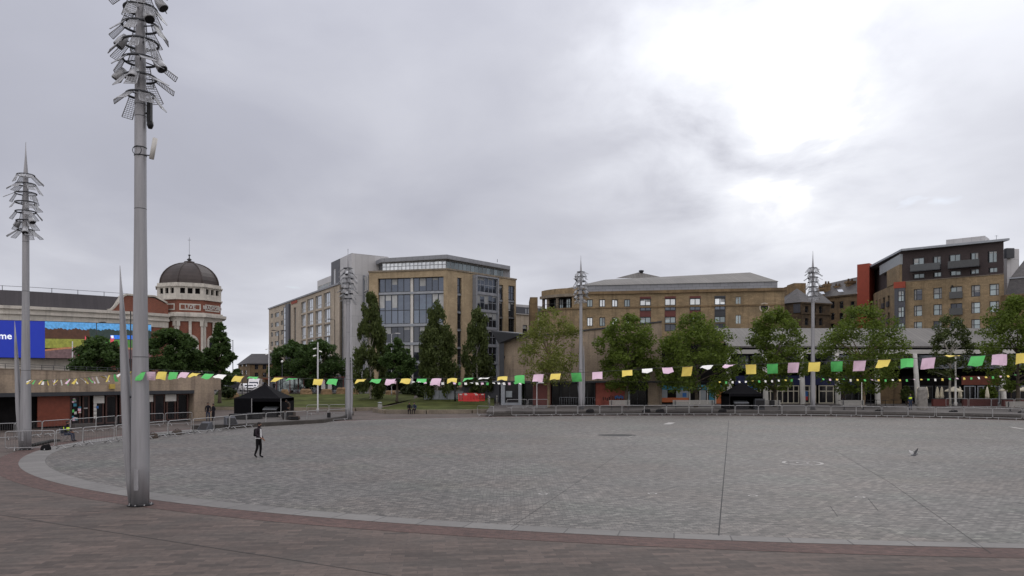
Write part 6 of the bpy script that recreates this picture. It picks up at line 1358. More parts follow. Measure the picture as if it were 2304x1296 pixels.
    # hair cap
    mb = MB(); h = J['hm']; mb.lathe((h.x, h.y - .025, h.z + .0), [(.098, .0), (.104, .04), (.088, .085), (.05, .115), (.01, .125)], 12); mb.build('hair', M[cols[0]], ob)
    for s, k in ((-1, 'l'), (1, 'r')): pass
    if vest:
        mb = MB(); a, b = J['pel'], J['nk']; v = b - a; ch = J['ch']; s1 = a + v * .42; s3 = a + v * .82
        mb.tube([s1, a + v * .5, ch, s3], [.165, .168, .18, .12], 14); mb.build('hi_vis_vest', M['hiviz'], ob)
    if bag:
        mb = MB(); c = J['ch'] + Vector((0, -.2, -.08)); mb.hexa([c + Vector(q) for q in ((-.14, -.05, -.2), (.14, -.05, -.2), (.15, .1, -.2), (-.15, .1, -.2), (-.1, -.03, .17), (.1, -.03, .17), (.12, .1, .2), (-.12, .1, .2))]); o = mb.build('backpack', M['pack'], ob)
        bv = o.modifiers.new('bv', 'BEVEL'); bv.width = .06; bv.segments = 3
        mb = MB(); c = J['ch']; mb.hexa([Vector(q) for q in ((-.05, c.y + .09, .98), (.05, c.y + .09, .98), (.05, c.y + .14, .98), (-.05, c.y + .14, .98), (-.03, c.y + .08, 1.42), (.03, c.y + .08, 1.42), (.03, c.y + .12, 1.42), (-.03, c.y + .12, 1.42))]); mb.build('white_shirt_front', M['shirt'], ob)
        mb = MB(); mb.lathe((0, .0, .935), [(.15, 0), (.155, .05)], 14); mb.build('shirt_hem', M['shirt'], ob)
    return ob
walk = dict(knl=(-.09, .06, .5), anl=(-.09, .02, .09), tol=(-.1, .2, .035), hpr=(.09, -.01, .9), knr=(.09, -.02, .48), anr=(.09, -.16, .13), tor=(.09, -.03, .03), elr=(.24, .0, 1.15), wrr=(.2, .22, 1.02), ell=(-.24, -.05, 1.15), wrl=(-.21, .1, .95), hm=(0, .05, 1.64), hd=(0, .035, 1.56), ns=(0, .14, 1.63))
sit = dict(pel=(0, 0, .5), sp=(0, .0, .68), ch=(0, .05, .88), nk=(0, .09, 1.02), hd=(0, .12, 1.1), hm=(0, .14, 1.18), ht=(0, .13, 1.27), ns=(0, .235, 1.16), shl=(-.18, .05, .97), ell=(-.23, .12, .72), wrl=(-.12, .34, .62), shr=(.18, .05, .97), elr=(.23, .12, .72), wrr=(.12, .34, .62),
    hpl=(-.09, .03, .48), knl=(-.12, .44, .5), anl=(-.12, .46, .09), tol=(-.12, .62, .035), hpr=(.09, .03, .48), knr=(.12, .44, .5), anr=(.12, .46, .09), tor=(.12, .62, .035))
low = {k: (v[0], v[1], v[2] - .0) for k, v in sit.items()}
p = G(582, 1030); person('man in dark jacket and white shirt with black backpack walking across the setts', tuple(p), R(-104), walk, ['hair', 'skin', 'jacket', 'pack', 'pack'], bag=True, beard=True, scale=1.02)
p = G(148, 993.5); person('seated steward in hi-vis vest leaning forward on a folding chair by the barriers', tuple(p), R(-90), sit, ['hair', 'skin', 'navycl', 'jeans', 'pack'], vest=True)
def chair(p, rz, label):
    root = thing('folding_chair', label, 'chair'); mb = MB(); mb.box(-.22, .22, -.2, .25, .40, .43); mb.build('seat', M['jeans'], root)
    mb = MB(); mb.box(-.22, .22, -.27, -.23, .5, .85); mb.build('backrest', M['jeans'], root)
    for s in (-1, 1):
        mb = MB(); mb.tube([(s * .22, .24, .01), (s * .22, -.22, .42), (s * .22, -.25, .85)], .012, 5); mb.build('leg', M['steel'], root); mb = MB(); mb.tube([(s * .22, -.24, .01), (s * .22, .24, .42)], .012, 5); mb.build('leg', M['steel'], root)
    root.location = p; root.rotation_euler = (0, 0, rz); return root
chair(G(148, 993.5), R(-90), 'folding chair under the seated hi-vis steward')
p = G(468, 949); person('person in dark coat, left of the standing pair by the pavilion corner', tuple(p), R(-160), {}, ['hair', 'skin', 'navycl', 'jeans', 'pack'], scale=1.0)
p = G(480, 951); person('person in dark top facing a companion by the pavilion corner', tuple(p), R(150), dict(wrl=(-.15, .25, 1.05), wrr=(.15, .25, 1.05)), ['hair', 'skin', 'navycl', 'navycl', 'pack'], scale=.97)
p = Vector((X_(651, 71), 71, .34)); person('crew member in brown bending beside the open side of the tent', tuple(p), R(120), dict(nk=(0, .2, 1.38), hd=(0, .27, 1.43), hm=(0, .31, 1.49), ht=(0, .31, 1.58), ns=(0, .4, 1.46), ch=(0, .12, 1.27), shl=(-.17, .15, 1.34), shr=(.17, .15, 1.34)), ['hair', 'skin', 'brown', 'brown', 'pack'])
for px, lb, c in ((921, 'person in black seated on the lawn kerb, nearer the litter bin', 'navycl'), (933, 'person in dark blue seated on the lawn kerb beside a companion in black', 'jeans')):
    person(lb, (X_(px, 83.3), 83.3, 0), R(180 + (8 if px < 930 else -10)), sit, ['hair', 'skin', c, 'navycl', 'pack'])
person('standing steward in yellow and navy hi-vis on the terrace by the standing stone', (X_(2048, 82.5), 82.5, .5), R(175), {}, ['hair', 'skin', 'jeans', 'jeans', 'pack'], vest=True)
person('distant pedestrian in dark clothes by the kiosks', (X_(617, 128), 128, 1.56), R(30), walk, ['hair', 'skin', 'navycl', 'navycl', 'pack'])
person('diner in dark clothes standing under the arcade', (X_(1897, 95), 95, .5), R(200), {}, ['hair', 'skin', 'brown', 'jeans', 'pack'])

# pigeon in flight
def pigeon():
    c = P(2057, 1024, 36); root = thing('pigeon', 'grey pigeon flying low over the setts with raised wings', 'bird', tuple(c))
    mb = MB(); pts = [Vector((-.17, 0, -.03)), Vector((-.12, 0, -.02)), Vector((-.04, 0, 0)), Vector((.05, 0, .01)), Vector((.11, 0, .05)), Vector((.15, 0, .065)), Vector((.18, 0, .055))]
    mb.tube([c + q for q in pts], [.012, .03, .055, .05, .028, .026, .006], 10); b = mb.build('body', M['bird'], root)
    for s, tip, m in ((1, Vector((-.16, .12, .22)), 'birdw'), (-1, Vector((.12, -.14, .34)), 'bird')):
        mb = MB(); a = c + Vector((.05, s * .04, .03)); e = c + Vector((-.07, s * .04, .02)); t = c + tip; md = (a + t) / 2 + Vector((.03, 0, .03)); me_ = (e + t) / 2 + Vector((-.06, 0, 0))
        th = Vector((0, 0, .008)); mb.hexa([e, a, md, me_, e + th, a + th, md + th, me_ + th]); mb.hexa([me_, md, t, t + Vector((-.03, 0, 0)), me_ + th, md + th, t + th * .5, t + Vector((-.03, 0, .004))]); mb.build('wing', M[m], root)
    mb = MB(); t = c + Vector((-.15, 0, -.03)); mb.hexa([t + Vector(q) for q in ((-.1, -.05, -.01), (0, -.02, -.005), (0, .02, -.005), (-.1, .05, -.01), (-.1, -.05, 0), (0, -.02, .005), (0, .02, .005), (-.1, .05, 0))]); mb.build('tail', M['bird'], root)
pigeon()

# ---------------- tents, kit, furniture ----------------
def tent(px, Y, z0, w, dpt, he, hp, label, open_w):
    x = X_(px, Y); root = thing('gazebo_tent', label, 'tent', (x, Y, z0)); a, b, c, d = x - w / 2, x + w / 2, Y - dpt / 2, Y + dpt / 2
    mb = MB(); n = 6
    apex = Vector((x, Y, z0 + hp)); cs = [Vector((a, c, z0 + he)), Vector((b, c, z0 + he)), Vector((b, d, z0 + he)), Vector((a, d, z0 + he))]
    for i in range(4):
        p, q = cs[i], cs[(i + 1) % 4]
        for k in range(n):
            t0, t1 = k / n, (k + 1) / n; f = lambda t: t - .12 * math.sin(math.pi * t)
            def R_(e, t): v = e.lerp(apex, t); v.z = e.z + (apex.z - e.z) * (t ** 1.12); return v
            mb.face([R_(p, t0), R_(q, t0), R_(q, t1), R_(p, t1)], 0, True)
        e = Vector((0, 0, .3)); mb.face([p - e, q - e, q, p])
    mb.build('roof', M['tent'], root)
    mb = MB(); mb.face([(a, d, z0), (b, d, z0), (b, d, z0 + he), (a, d, z0 + he)]); mb.face([(a, c, z0), (a, d, z0), (a, d, z0 + he), (a, c, z0 + he)]); mb.face([(b, c, z0), (b, d, z0), (b, d, z0 + he), (b, c, z0 + he)])
    if open_w < 1: mb.face([(a, c + .01, z0), (a + w * (1 - open_w), c + .01, z0), (a + w * (1 - open_w), c + .01, z0 + he), (a, c + .01, z0 + he)])
    mb.build('side_wall', M['tent'], root)
    for X in ((a + w * (1 - open_w), b) if open_w < 1 else (a, b)):
        mb = MB(); mb.box(X - .03, X + .03, c - .04, c, z0, z0 + he); mb.build('leg', M['steel'] if open_w < 1 else M['black'], root)
    return root
tent(596, 72, .34, 4.35, 4.2, 1.75, 3.05, 'larger black gazebo tent open to the front on the stage platform', .62)
tent(1668, 84.5, .5, 3.6, 3.4, 1.75, 3.05, 'smaller black gazebo tent on the terrace under the plane trees', 1.0)
def console(px, Y, z0, label, w=1.3):
    x = X_(px, Y); root = thing('sound_desk', label, 'sound desk', (x, Y, z0)); mb = MB(); mb.box(x - w / 2, x + w / 2, Y - .3, Y + .3, z0 + .0, z0 + .7); mb.build('flight_case', M['black'], root)
    mb = MB(); mb.hexa([Vector(q) for q in ((x - w / 2, Y - .3, z0 + .7), (x + w / 2, Y - .3, z0 + .7), (x + w / 2, Y + .3, z0 + .7), (x - w / 2, Y + .3, z0 + .7), (x - w / 2, Y - .3, z0 + .76), (x + w / 2, Y - .3, z0 + .76), (x + w / 2, Y + .3, z0 + .95), (x - w / 2, Y + .3, z0 + .95))]); mb.build('desk_top', M['greyframe'], root)
console(609, 70.6, .34, 'mixing desk on a black case inside the larger tent'); console(1667, 83.5, .5, 'pale-topped mixing desk inside the smaller tent', 1.6)
def box_thing(name, label, cat, c, s, m, rz=0, bev=.04, detail=None, group=None):
    root = thing(name, label, cat, (0, 0, 0), group); mb = MB(); mb.box(-s[0] / 2, s[0] / 2, -s[1] / 2, s[1] / 2, 0, s[2]); o = mb.build('case' if detail is None else detail, M[m], root)
    b = o.modifiers.new('bevel', 'BEVEL'); b.width = bev; b.segments = 2
    mb = MB(); mb.box(-s[0] * .42, s[0] * .42, -s[1] / 2 - .012, -s[1] / 2, s[2] * .15, s[2] * .85); mb.build('front_panel', M['black'], root)
    mb = MB(); mb.box(-s[0] * .15, s[0] * .15, -.02, .02, s[2], s[2] + .03); mb.build('handle', M['black'], root)
    root.location = c; root.rotation_euler = (0, 0, rz); return root
box_thing('flight_case', 'long low black flight case at the left front of the larger tent', 'flight case', (X_(540, 66.5), 66.5, .34), (1.7, .7, .5), 'black'); box_thing('flight_case', 'black flight case just before the tent opening', 'flight case', (X_(572, 67), 67, .34), (1.3, .6, .55), 'black')
box_thing('flight_case', 'dark kit boxes piled right of the tent by the barriers', 'flight case', (X_(650, 66.5), 66.5, .34), (1.1, .7, .75), 'brown', bev=.15); box_thing('kit_bag', 'dark holdall lying beside the piled kit', 'bag', (X_(661, 65.5), 65.5, .34), (1.1, .5, .38), 'brown', bev=.17)
box_thing('speaker_case', 'grey drum case beside the smaller tent', 'flight case', (X_(1708, 83), 83, .5), (1.1, .6, 1.2), 'dkframe'); box_thing('speaker_case', 'black box on the bench under the plane tree', 'box', (X_(1737, 82.9), 82.9, .97), (.5, .35, .55), 'black')
def wedge_speaker(c, rz, label):
    root = thing('stage_monitor', label, 'speaker'); mb = MB(); mb.hexa([Vector(q) for q in ((-.45, -.4, 0), (.45, -.4, 0), (.45, .3, 0), (-.45, .3, 0), (-.38, .0, .55), (.38, .0, .55), (.42, .3, .62), (-.42, .3, .62))]); mb.build('cabinet', M['darkclad'], root)
    mb = MB(); mb.hexa([Vector(q) for q in ((-.38, -.385, .06), (.38, -.385, .06), (.36, -.37, .05), (-.36, -.37, .05), (-.34, -.04, .5), (.34, -.04, .5), (.32, -.02, .5), (-.32, -.02, .5))]); mb.build('grille', M['black'], root)
    root.location = c; root.rotation_euler = (0, 0, rz)
wedge_speaker(G(519, 955, .34) , R(40), 'grey-green stage monitor on the left front corner of the platform')
wedge_speaker(G(462, 967), R(-20), 'dark stage monitor below the platform edge by the barriers')
def ballast(px, py, label, z=0, w=.75, m='pack', g='dark ballast bags by the barriers', Y=None):
    c = G(px, py, z) if Y is None else Vector((X_(px, Y), Y, z)); root = thing('ballast_bag', label, 'ballast bag', (0, 0, 0), g)
    mb = MB(); mb.hexa([Vector(q) for q in ((-w / 2, -.22, 0), (w / 2, -.24, 0), (w / 2, .2, 0), (-w / 2, .2, 0), (-w * .35, -.15, .3), (w * .42, -.13, .36), (w * .4, .12, .34), (-w * .36, .12, .28))]); o = mb.build('sack', M[m], root)
    b = o.modifiers.new('bevel', 'BEVEL'); b.width = .09; b.segments = 3
    mb = MB(); mb.tube([(-.15, 0, .3), (-.08, 0, .4), (.08, 0, .41), (.16, 0, .33)], .018, 6); mb.build('handle', M['black'], root); root.location = c; root.rotation_euler = (0, 0, random.uniform(-.3, .3))
ballast(343, 986, 'dark sack just right of the nearest mast', m='brown'); ballast(398, 978, 'brown sack on the kerb ring beyond the first one', m='brown'); ballast(462, 962, 'dark sack by the platform corner'); ballast(103, 1013, 'small dark sack lying at the foot of the left-hand mast', w=.5)
for i, px in enumerate((1327, 1454, 1484, 1625, 1977, 2144, 2300)): ballast(px, 0, ('black sack on the terrace step, right of the pavilion-side mast', 'black sack on the step before the sandstone pier, left of two', 'black sack on the step before the sandstone pier, right of two', 'black sack on the step left of the smaller tent', 'black sack on the step near the tan-trunked plane tree', 'black sack on the step right of the standing stone', 'black sack on the step at the right frame edge')[i], .34, .95, Y=float(ell(R(113) - (px - 1130) / 1174 * R(87), 2.3).y) if False else 80.3 - max(0, px - 1900) * .012)
def cable(pts, label, m='rubber', r=.03):
    mb = MB(); mb.tube(pts, r, 6); o = mb.build('cable', M[m]); tag(o, label, 'cable')
cable([G(70, 1006) + Vector((0, 0, .09)), G(95, 1000) + Vector((0, 0, .1)), G(120, 994) + Vector((0, 0, .08)), G(133, 992.5) + Vector((0, 0, .03))], 'thick black cable bundle on the paving beside the left-hand mast', r=.10)
cable([G(340, 985) + Vector((0, .4, .03)), G(380, 979) + Vector((0, .5, .03)), G(440, 973) + Vector((0, .6, .03)), G(480, 966) + Vector((0, 1.2, .03))], 'thin black cable running behind the front barriers to the platform')
# banner clipped to a barrier
root = thing('barrier_sign', 'small black sign clipped to the barrier behind the slim lamp post', 'sign', tuple(P(740, 940, 69)))
mb = MB(); p = P(740, 931, 68.5); mb.box(p.x - .16, p.x + .16, p.y - .02, p.y + .02, p.z - .35, p.z + .1); mb.build('board', M['black'], root); mb = MB(); mb.tube([p + Vector((-.1, 0, .1)), p + Vector((-.1, .1, .16))], .01, 5); mb.build('clip', M['steel'], root)

def bench(px, Y, z0, w, label, backrest=True, rz=0):
    x = X_(px, Y); root = thing('park_bench', label, 'bench', (x, Y, z0), 'pale slatted benches on the terrace'); a, b = x - w / 2, x + w / 2
    mb = MB()
    for k in range(4): mb.box(a, b, Y - .25 + k * .13, Y - .14 + k * .13, z0 + .42, z0 + .47)
    mb.build('seat', M['bench'], root)
    if backrest:
        mb = MB()
        for k in range(4): mb.box(a, b, Y + .28 + k * .02, Y + .32 + k * .02, z0 + .52 + k * .13, z0 + .63 + k * .13)
        mb.build('backrest', M['bench'], root)
    for X in (a + .25, b - .25):
        mb = MB(); mb.box(X - .03, X + .03, Y - .2, Y + .28, z0, z0 + .06); mb.box(X - .03, X + .03, Y - .04, Y + .04, z0 + .06, z0 + .42); mb.box(X - .03, X + .03, Y + .2, Y + .27, z0 + .42, z0 + (1.0 if backrest else .421)); mb.build('leg', M['dkframe'], root)
bench(1395, 83, .5, 2.3, 'pale bench right of the pavilion-side mast'); bench(1562, 83.5, .5, 4.6, 'long pale bench below the forked plane tree'); bench(1735, 83, .5, 2.3, 'pale bench with a black box right of the smaller tent'); bench(1921, 83, .5, 2.6, 'pale slatted bench before the tan-trunked tree'); bench(2300, 78.5, .5, 3.0, 'pale bench cut by the right frame edge')
bench(1547, 80.8, .34, 5.6, 'long backless bench behind the barriers before the shopfront', False)
root = thing('stone_ledge', 'long low pale stone seat behind the far barriers beside the terrace mast', 'stone seat', (X_(1220, 80.0), 80, 0)); W_ = WP(1140, 78.9, 1306, 79.6)
mb = MB(); mb.wbox(W_, 0, W_.len, .0, .36, -.7, 0); mb.build('base', M['dark_kerb'], root); mb = MB(); mb.wbox(W_, -.05, W_.len + .05, .36, .5, -.75, .05); mb.build('top', M['slab'], root)

def lamp_post(px, Y, z0, y_top, label, m='steel', heads=1, r=.06, kind='arm', cat='lamp post', s=1):
    x = X_(px, Y); zt = Z_(y_top, Y); root = thing('lamp_post', label, cat, (x, Y, z0)); mb = MB(); mb.lathe((x, Y, z0), [(r * 1.6, 0), (r * 1.6, .5), (r, .55), (r * .8, zt - z0)], 10); mb.build('pole', M[m], root)
    if kind == 'globe': mb = MB(); mb.lathe((x, Y, zt - .05), [(.05, 0), (.17, .1), (.2, .22), (.15, .36), (.03, .42)], 12); mb.build('lamp_globe', M['lamp'], root)
    elif kind == 'cam':
        for dz, sx in ((-.7, -1), (-1.0, 1), (-1.5, -1)): mb = MB(); mb.tube([(x, Y, zt + dz), (x + sx * .28, Y - .1, zt + dz + .04)], .02, 5); mb.tube([(x + sx * .2, Y - .1, zt + dz - .02), (x + sx * .5, Y - .15, zt + dz - .1)], .07, 8); mb.build('floodlight', M['lamp'], root)
    else:
        for k in range(heads): 
            sx = s if k == 0 else -s; mb = MB(); mb.tube([(x, Y, zt - .1), (x + sx * .5, Y, zt + .05), (x + sx * .9, Y, zt + .05)], .03, 6); mb.hexa([Vector(q) for q in [(x + sx * .9 - .35, Y - .15, zt), (x + sx * .9 + .35, Y - .15, zt), (x + sx * .9 + .35, Y + .15, zt), (x + sx * .9 - .35, Y + .15, zt), (x + sx * .9 - .3, Y - .12, zt + .12), (x + sx * .9 + .3, Y - .12, zt + .12), (x + sx * .9 + .3, Y + .12, zt + .12), (x + sx * .9 - .3, Y + .12, zt + .12)]]); mb.build('lamp_head', M[m], root)
    return root
lamp_post(715, 86, 0, 770, 'slim pale lamp post with small floodlights at the lawn edge', 'palemetal', r=.09, kind='cam')
lamp_post(605, 118, 1.5, 775, 'tall grey pole at the corner of the office wing', 'palemetal', r=.09, kind='cam'); lamp_post(635, 118, 1.5, 816, 'short post with white globe lamp by the kiosks', 'dkframe', kind='globe')
lamp_post(627, 135, 1.5, 744, 'dark double-headed street lamp before the office wing', 'black', 2, .08); lamp_post(753, 140, 1.5, 719, 'dark lamp on the office wing wall line', 'black', 1, .06, s=-1)
lamp_post(217, 100, 1.2, 726, 'dark single-headed lamp in front of the outdoor screen', 'black', 1, .06, s=1); lamp_post(294, 98, 1.2, 700, 'tall thin black column beside the nearest mast spike', 'black', 0, .09)
lamp_post(163, 90, 1.0, 768, 'slim pale post rising over the pavilion roof by the screen', 'palemetal', 0, .07); lamp_post(881, 110, 1.4, 751, 'pale lamp arm among the birches', 'palemetal', 1, .05, s=1)
lamp_post(524, 110, 1.4, 765, 'dark street lamp behind the ragged corner tree', 'black', 1, .06, s=-1); lamp_post(1024, 100, .9, 838, 'dark slim pole in front of the slim birch', 'black', 0, .08)
lamp_post(1208, 86, .5, 862, 'pale pole with short cross arm on the terrace', 'palemetal', 1, .04, s=.5); lamp_post(2150, 92, .5, 800, 'pale pole among the restaurant parasols', 'white', 0, .12)
lamp_post(545, 100, 1.2, 846, 'dark post left of the white van', 'black', 0, .06); lamp_post(557, 100, 1.2, 846, 'dark post right of its twin before the street', 'black', 0, .08); lamp_post(1939, 87, .5, 860, 'pale post beside the tan-trunked plane tree', 'white', 0, .05)

def boulder(px, py, w, h, Y, label, seed, m='boulder'):
    x = X_(px, Y); z0 = Z_(py, Y); rnd = random.Random(seed); root_m = MB(); W_, H_ = w / FL * Y / 2, h / FL * Y
    n, k = 12, 6; vs = []
    for j in range(k + 1):
        t = j / k
        for i in range(n):
            a = 2 * math.pi * i / n; sq = 1 / max(abs(math.cos(a)), abs(math.sin(a))) ** .55; rr = (1 - .18 * t) * (1 if j < k else .72) * rnd.uniform(.9, 1.06)
            vs.append((x + W_ * rr * math.cos(a) * sq, Y + W_ * .6 * rr * math.sin(a) * sq, z0 - .25 + (H_ + .25) * t * rnd.uniform(.96, 1.03)))
    root_m.v = vs
    for j in range(k):
        for i in range(n): root_m.f.append((j * n + i, j * n + (i + 1) % n, (j + 1) * n + (i + 1) % n, (j + 1) * n + i)); root_m.m.append(0); root_m.smooth.append(False)
    root_m.f.append(tuple(k * n + i for i in range(n))); root_m.m.append(0); root_m.smooth.append(False)
    o = root_m.build('boulder', M[m], None, (x, Y, z0)); tag(o, label, 'boulder', 'sandstone boulders on the lawn bank')
boulder(641, 893, 20, 17, 108, 'pale squared sandstone boulder left of the row', 1); boulder(689, 888, 30, 13, 114, 'orange-brown boulder left of the slim lamp post', 2); boulder(735, 887, 27, 12, 114, 'tan boulder right of the slim lamp post', 3); boulder(768, 887, 26, 15, 115, 'tall tan boulder just left of the office mast', 4)
boulder(798, 886, 20, 12, 115, 'sandstone boulder just right of the office mast', 5); boulder(840, 888, 20, 9, 113, 'brown boulder in the shade of the tallest birch', 6); boulder(879, 888, 26, 9, 113, 'dark brown boulder behind the round lawn tree', 7); boulder(523, 893, 30, 10, 106, 'orange-brown boulder beside the pavilion corner shrub', 8)
o = None
def standing_stone():
    Y = 83; x = X_(2075, Y); z0 = .5; zt = Z_(871, Y); w = 11.5 / FL * Y; mb = MB(); rnd = random.Random(2); n, k = 10, 9; H_ = zt - z0
    for j in range(k + 1):
        t = j / k
        for i in range(n):
            a = 2 * math.pi * i / n; rr = (1 - .05 * t) * (.72 if j == k else 1) * rnd.uniform(.93, 1.05); mb.v.append((x + w * rr * math.cos(a) * (1 / max(abs(math.cos(a)), abs(math.sin(a))) ** .5), Y + w * .7 * rr * math.sin(a), z0 + H_ * t * rnd.uniform(.98, 1.01)))
    for j in range(k):
        for i in range(n): mb.f.append((j * n + i, j * n + (i + 1) % n, (j + 1) * n + (i + 1) % n, (j + 1) * n + i)); mb.m.append(0); mb.smooth.append(False)
    mb.f.append(tuple(k * n + i for i in range(n))); mb.m.append(0); mb.smooth.append(False)
    tag(mb.build('standing_stone', M['granite'], None, (x, Y, z0)), 'tall rough grey standing stone beside the terrace steward', 'standing stone')
standing_stone()
def bin_(px, Y, z0, label):
    x = X_(px, Y); root = thing('litter_bin', label, 'litter bin', (x, Y, z0)); mb = MB(); mb.lathe((x, Y, z0), [(.24, 0), (.26, .05), (.26, .85), (.22, .9)], 14); mb.build('drum', M['bench'], root); mb = MB(); mb.lathe((x, Y, z0 + 1.0), [(.28, 0), (.3, .04), (.1, .12)], 14); mb.build('lid', M['greyframe'], root)
    mb = MB()
    for a in range(3): mb.tube([(x + .2 * math.cos(a * 2.1), Y + .2 * math.sin(a * 2.1), z0 + .85), (x + .2 * math.cos(a * 2.1), Y + .2 * math.sin(a * 2.1), z0 + 1.02)], .015, 5)
    mb.build('lid_support', M['greyframe'], root)
bin_(855, 88.2, .0 + .05, 'pale round litter bin with grey lid at the point of the lawn kerb')
def cabinet(px, Y, w, h, label, k):
    x = X_(px, Y); z0 = 1.05; root = thing('utility_cabinet', label, 'cabinet', (x, Y, z0), 'grey cabinets at the back of the lawn'); mb = MB(); mb.box(x - w / 2, x + w / 2, Y - .25, Y + .3, z0 - .2, z0 + h); mb.build('body', M['greyp'], root)
    mb = MB(); mb.box(x - w / 2 + .06, x - .02, Y - .27, Y - .25, z0 + .1, z0 + h - .1); mb.box(x + .02, x + w / 2 - .06, Y - .27, Y - .25, z0 + .1, z0 + h - .1); mb.build('door', M['greyframe'] if k % 2 else M['greyp'], root); mb = MB(); mb.box(x - w / 2 - .04, x + w / 2 + .04, Y - .3, Y + .35, z0 + h, z0 + h + .05); mb.build('lid', M['greyframe'], root)
for k, (px, lb) in enumerate(((963, 'first grey cabinet beside the dark shrub'), (980, 'second grey cabinet from the dark shrub'), (997, 'third grey cabinet from the dark shrub'), (1014, 'fourth grey cabinet, next to the slatted one'))): cabinet(px, 104, 1.0, 1.15, lb, k)
root = thing('slatted_fence', 'short grey slatted fence between the cabinets and the red barriers', 'fence', (X_(1030, 104), 104, 1.0)); mb = MB()
for k in range(9): X = X_(1024, 104) + k * .13; mb.box(X, X + .07, 103.9, 104, .9, 2.2)
mb.build('slat', M['greyp'], root)
mb = MB(); mb.box(X_(1023, 104), X_(1042, 104), 104, 104.06, 1.9, 2.0); mb.build('rail', M['greyframe'], root)
def kerb_wall():
    root = thing('retaining_wall', 'long low grey stone wall behind the cabinets and birches', 'wall', (X_(1000, 116), 116, 1.4)); W_ = WP(930, 118, 1092, 112)
    mb = MB(); mb.wbox(W_, 0, W_.len, 1.0, 2.5, -.4, 0); mb.build('wall', M['slab'], root); mb = MB(); mb.wbox(W_, 0, W_.len, 2.5, 2.62, -.45, .05); mb.build('coping', M['kerbstone'], root)
kerb_wall()
def red_barrier(px, Y, label, rz=0):
    root = thing('plastic_barrier', label, 'road barrier', (0, 0, 0), 'red plastic road barriers at the works'); mb = MB(); mb.box(-1, 1, -.03, .03, .05, .2); mb.box(-1, 1, -.03, .03, .82, 1.0)
    for k in range(11): mb.box(-1 + k * .19, -.9 + k * .19, -.022, .022, .2, .82)
    mb.build('panel', M['redplast'], root)
    mb = MB(); mb.box(-.85, -.5, -.045, -.031, .84, .97); mb.box(.5, .85, -.045, -.031, .84, .97); mb.build('white_marker', M['white'], root)
    for s in (-.8, .8): mb = MB(); mb.box(s - .05, s + .05, -.25, .25, 0, .05); mb.build('foot', M['rubber'], root)
    root.location = (X_(px, Y), Y, .95); root.rotation_euler = (0, 0, rz)
for i, (px, Y, rz, lb) in enumerate(((1048, 97, -.25, 'red plastic barrier at the cabinet end of the works'), (1060, 96, .05, 'red plastic barrier facing the lawn in the middle of the works'), (1074, 97, .35, 'red plastic barrier at the bollard end of the works'), (1058, 102, .0, 'red plastic barrier at the back of the works'))): red_barrier(px, Y, lb, rz)
root = thing('works_enclosure', 'dark mesh enclosure behind the red plastic barriers', 'enclosure', (X_(1075, 106), 106, 1)); W_ = WP(1040, 106, 1128, 106)
mb = MB(); mb.wbox(W_, 0, W_.len, .5, 3.4, -.3, 0); mb.build('panel', M['darkclad'], root); mb = MB(); mb.wbox(W_, -.1, W_.len + .1, 3.4, 3.55, -.6, .4); mb.build('roof', M['greyframe'], root)
for k in range(3):
    px = (1099, 1118, 1101.5)[k]; Y = (96, 96, 91)[k]; x = X_(px, Y); root = thing('bollard', ('pale bollard between the red barriers and the pavilion lobby', 'pale bollard close to the pavilion lobby', 'pale bollard nearer the end-on barriers')[k], 'bollard', (x, Y, .6), 'pale bollards')
    mb = MB(); mb.lathe((x, Y, .5), [(.07, 0), (.07, 1.2), (.05, 1.26)], 10); mb.build('post', M['bench'], root); mb = MB(); mb.lathe((x, Y, 1.45), [(.075, 0), (.075, .08)], 10); mb.build('band', M['dkframe'], root)
# kiosks beyond the lawn
def kiosk(px, Y, w, label, dome):
    x = X_(px, Y); z0 = 1.55; root = thing('bus_shelter', label, 'shelter', (x, Y, z0), 'red-roofed shelters beyond the lawn'); a, b = x - w / 2, x + w / 2
    mb = MB()
    if dome: mb.tube([(x - w / 2 + w * k / 8, Y, z0 + 2.55 + .4 * math.sin(math.pi * k / 8)) for k in range(9)], [.12, .3, .4, .42, .42, .42, .4, .3, .12], 10)
    else: mb.box(a - .1, b + .1, Y - .9, Y + .9, z0 + 2.45, z0 + 2.65)
    mb.build('roof', M['maroon'], root)
    for X in (a + .1, x, b - .1): mb = MB(); mb.box(X - .06, X + .06, Y - .7, Y - .58, z0, z0 + 2.46); mb.build('post', M['maroon'], root)
    mb = MB(); mb.box(a + .2, b - .2, Y + .5, Y + .55, z0 + .5, z0 + 2.4); mb.build('glass_panel', M['midglass'], root); mb = MB(); mb.box(a + .3, b - .3, Y, Y + .3, z0 + .45, z0 + .52); mb.build('seat', M['greyframe'], root)
kiosk(655, 121, 4.6, 'flat-roofed shelter nearest the tall grey pole', False); kiosk(697, 122, 3.6, 'shelter with arched maroon roof behind the slim lamp post', True); kiosk(745, 121, 4.4, 'flat-roofed shelter with posters by the office mast', False)
mb_root = thing('wall_panel', 'pale glazed shop wall behind the shelters', 'wall', (X_(700, 131), 131, 1.5)); W_ = WP(608, 131, 790, 131)
mb = MB(); mb.wbox(W_, 0, W_.len, 1.5, 4.6, -.4, 0); mb.build('wall', M['darkclad'], mb_root)
for k in range(16): mb = MB(); u = .6 + k * .87; mb.wbox(W_, u, u + (.28 if k % 3 else .5), 1.6, 4.3, 0, .05); mb.build('pale_panel', M['greyp'], mb_root)
